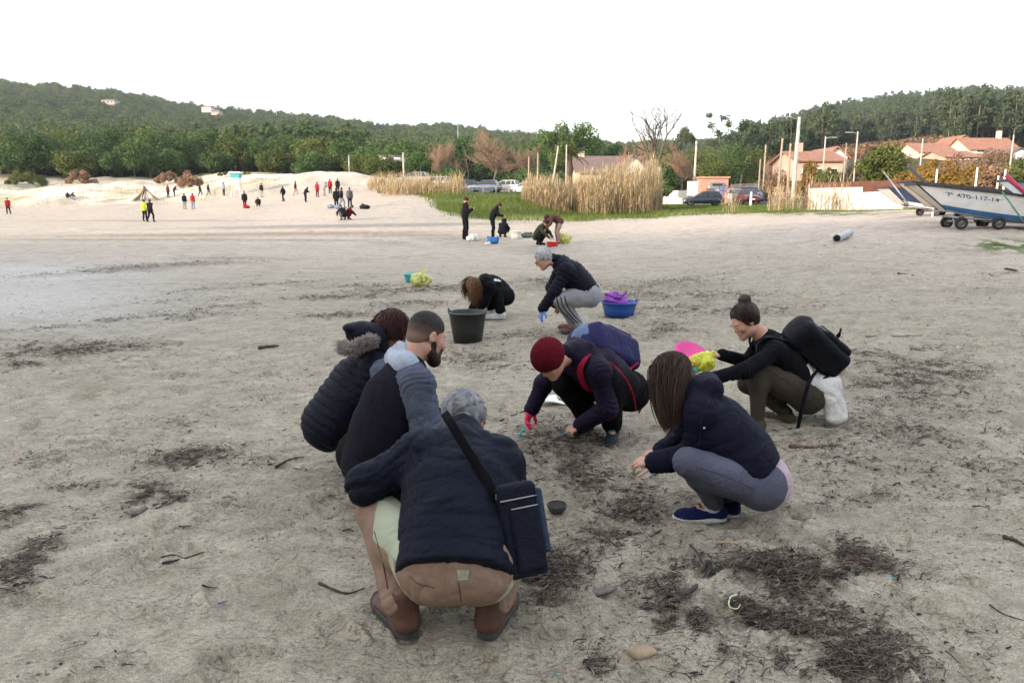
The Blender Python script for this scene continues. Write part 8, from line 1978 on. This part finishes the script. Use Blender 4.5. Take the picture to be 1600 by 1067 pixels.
crumbs('sand_clods', 16000, 1, mat('clod_sand', (.17, .16, .135), .95, .35, 20), .002, .008, near_region); crumbs('shell_fragments', 420, 2, mat('shell', (.55, .53, .50), .6, .2, 40), .002, .006, wr_region); crumbs('plastic_fragments', 60, 3, mat('plastic_bits', (.10, .42, .40), .5, .5, 3), .003, .008, wr_region)
# sticks one can point at
def gstick(label, P_, r_, m, name='driftwood_stick', cat='stick', lift=.008, grp=None):
    pts = []
    for a in P_: q = G(*a); q[2] = h1(q[0], q[1]) + float(relief(np.array([q[0]]), np.array([q[1]]))[0]) + lift; pts.append(q)
    t = thing(name, label, cat, pts[0], grp); n_ = max(3, len(pts)); pp__ = smooth_path(pts, 4); rr = [r_ * (1 - .55 * i / len(pp__)) * (1 + .2 * math.sin(i * 2.3)) for i in range(len(pp__))]; MB().tube(pp__, rr, 7).build('stick', m, t, smooth=True); return t
KELP = mat('wet_kelp', (.020, .016, .020), .45, .4, 20, .3, 60); TWD = mat('dark_twig', (.045, .032, .026), .85, .35, 30); TWP = mat('straw', (.34, .26, .16), .8, .2, 20); PLK = mat('driftwood_plank', (.15, .125, .115), .85, .3, 30, .5, 60)
t = gstick('dark purple forked kelp stalk standing out of the big weed patch', [(1098, 872), (1108, 895), (1101, 915), (1078, 934), (1060, 938)], .013, KELP, 'kelp_stalk', 'seaweed', .02)
gstick('thin kelp strand left of the forked kelp stalk', [(1078, 868), (1088, 884), (1104, 905)], .006, KELP, 'kelp_stalk', 'seaweed', .02)
gstick('dark zigzag twig alone left of the man\'s boots', [(498, 911), (530, 922), (548, 925), (570, 920)], .006, TWD); gstick('dark stick lying left of the squatting man, longer of two', [(254, 884), (290, 873), (320, 866)], .006, TWD); gstick('short dark stick just above the longer one on the left', [(252, 876), (272, 873), (290, 869)], .004, TWD)
gstick('dark stick at the upper left of the squatting man', [(430, 729), (452, 722), (474, 711)], .008, TWD); gstick('small dark twig under the left stick pair', [(316, 919), (330, 915), (340, 913)], .004, TWD); gstick('short dark twig near the middle of the left sand', [(280, 829), (290, 828), (301, 826)], .005, TWD)
gstick('stick pointing at the teal laced boot', [(915, 726), (935, 712), (953, 692)], .008, mat('grey_stick', (.16, .14, .11), .9, .3, 20)); gstick('long curved dark twig beside the pink glove', [(782, 655), (800, 645), (830, 640), (850, 643)], .006, TWD); gstick('straw coloured stalk across the weed, right of the sieve', [(915, 742), (940, 750), (968, 760)], .007, TWP); gstick('pale stalk left of the forked kelp', [(1020, 896), (1055, 908), (1092, 914)], .004, TWP)
gstick('pale stalk above the big weed patch', [(1120, 855), (1150, 862), (1176, 880)], .005, TWP); gstick('dark stick at the right edge of the photo', [(1565, 855), (1585, 862), (1600, 868)], .010, TWD); gstick('thin curved twig low on the right', [(1545, 955), (1565, 972), (1598, 980)], .004, TWD); gstick('reddish stick lying behind the woman in grey leggings', [(1232, 712), (1265, 711), (1305, 712)], .012, mat('reddish_bark', (.09, .04, .03), .85, .3, 20))
gstick('short dark stick on the pale sand at right, upper', [(1400, 453), (1412, 453), (1425, 455)], .02, TWD); gstick('dark lump of wood far right on the pale sand', [(1568, 449), (1578, 451), (1586, 452)], .03, TWD); gstick('brown stick above the backpack on the right sand', [(1352, 534), (1395, 534), (1440, 533)], .012, mat('tan_stick', (.22, .18, .13), .9, .3, 20))
gstick('lump of wood half buried, left of the fur hood', [(405, 545), (420, 542), (435, 540)], .024, TWD, 'driftwood_lump', 'wood', .015); gstick('small dark clump of wood left of centre', [(205, 802), (218, 801), (230, 798)], .022, PLK, 'driftwood_lump', 'wood', .012)
gstick('yellowish cord loop half buried right of the man\'s boot', [(862, 938), (848, 965), (852, 992), (878, 996), (905, 975)], .0035, mat('cord_fibre', (.30, .28, .20), .9, .2), 'cord', 'cord', .006); gstick('pale green curl of rope in the dark weed', [(1150, 948), (1140, 955), (1138, 968), (1150, 972), (1156, 962)], .004, mat('pale_rope', (.50, .54, .30), .8, .1), 'cord', 'cord', .025); gstick('bit of blue fibre on the left sand', [(340, 934), (348, 932), (354, 930)], .003, mat('blue_fibre', (.06, .07, .30), .7, .1), 'fibre', 'litter', .006)
# plank and sandstone
def lump(name, label, cat, px, py, r_, ax, m, seed, amp=.02):
    q = G(px, py); q[2] = h1(q[0], q[1]) + r_[2] * .25; t = thing(name, label, cat, q); S = Sdf(.02); S.ell(q, r_, ax); V, Fc = S.mesh(min(r_) / 5); N = normals(V, Fc); V = V + N * (amp * (fbm(V * 22 + seed, 3) - .5) * 2)[:, None]; put('stone' if cat == 'stone' else 'wood', V, Fc, m, t); return t
a_ = .38; AXP = np.array([(math.cos(a_), math.sin(a_), 0), (-math.sin(a_), math.cos(a_), 0), (0, 0, 1)])
lump('driftwood_plank', 'grey weathered piece of wood lying below the sieve', 'wood', 936, 927, (.105, .022, .012), AXP, PLK, 3, .007)
lump('sandstone', 'tan stone half sunk in the sand at the lower middle', 'stone', 1003, 1024, (.055, .035, .020), np.eye(3), mat('tan_stone', (.30, .22, .15), .95, .2, 20, .5, 60), 4, .010)
lump('sandstone', 'small tan stone below the straw stalk', 'stone', 876, 768, (.020, .016, .010), np.eye(3), PLK, 5, .005)
lump('plastic_scrap', 'turquoise scrap of net at the right end of the weed', 'litter', 1388, 912, (.022, .014, .007), np.eye(3), TEALP, 6, .008)
# ---------------------------------------------------------------- the air
hz = bpy.data.materials.new('haze_air'); hz.use_nodes = True; hz.node_tree.nodes.clear()
_o = hz.node_tree.nodes.new('ShaderNodeOutputMaterial'); _v = hz.node_tree.nodes.new('ShaderNodeVolumePrincipled')
_v.inputs['Color'].default_value = (0.86, 0.93, 1.0, 1); _v.inputs['Density'].default_value = 0.00015; _v.inputs['Anisotropy'].default_value = 0.3
hz.node_tree.links.new(_v.outputs[0], _o.inputs['Volume'])
zs = [(v.co.z) for v in ground.data.vertices]
o = MB().box((0, 0, 98), (9400, 9400, 2 * (98 - min(min(zs) - 1.5, -3)))).build('haze', hz, None); tag(o, kind='stuff')
print('GROUND Z', min(zs), max(zs))
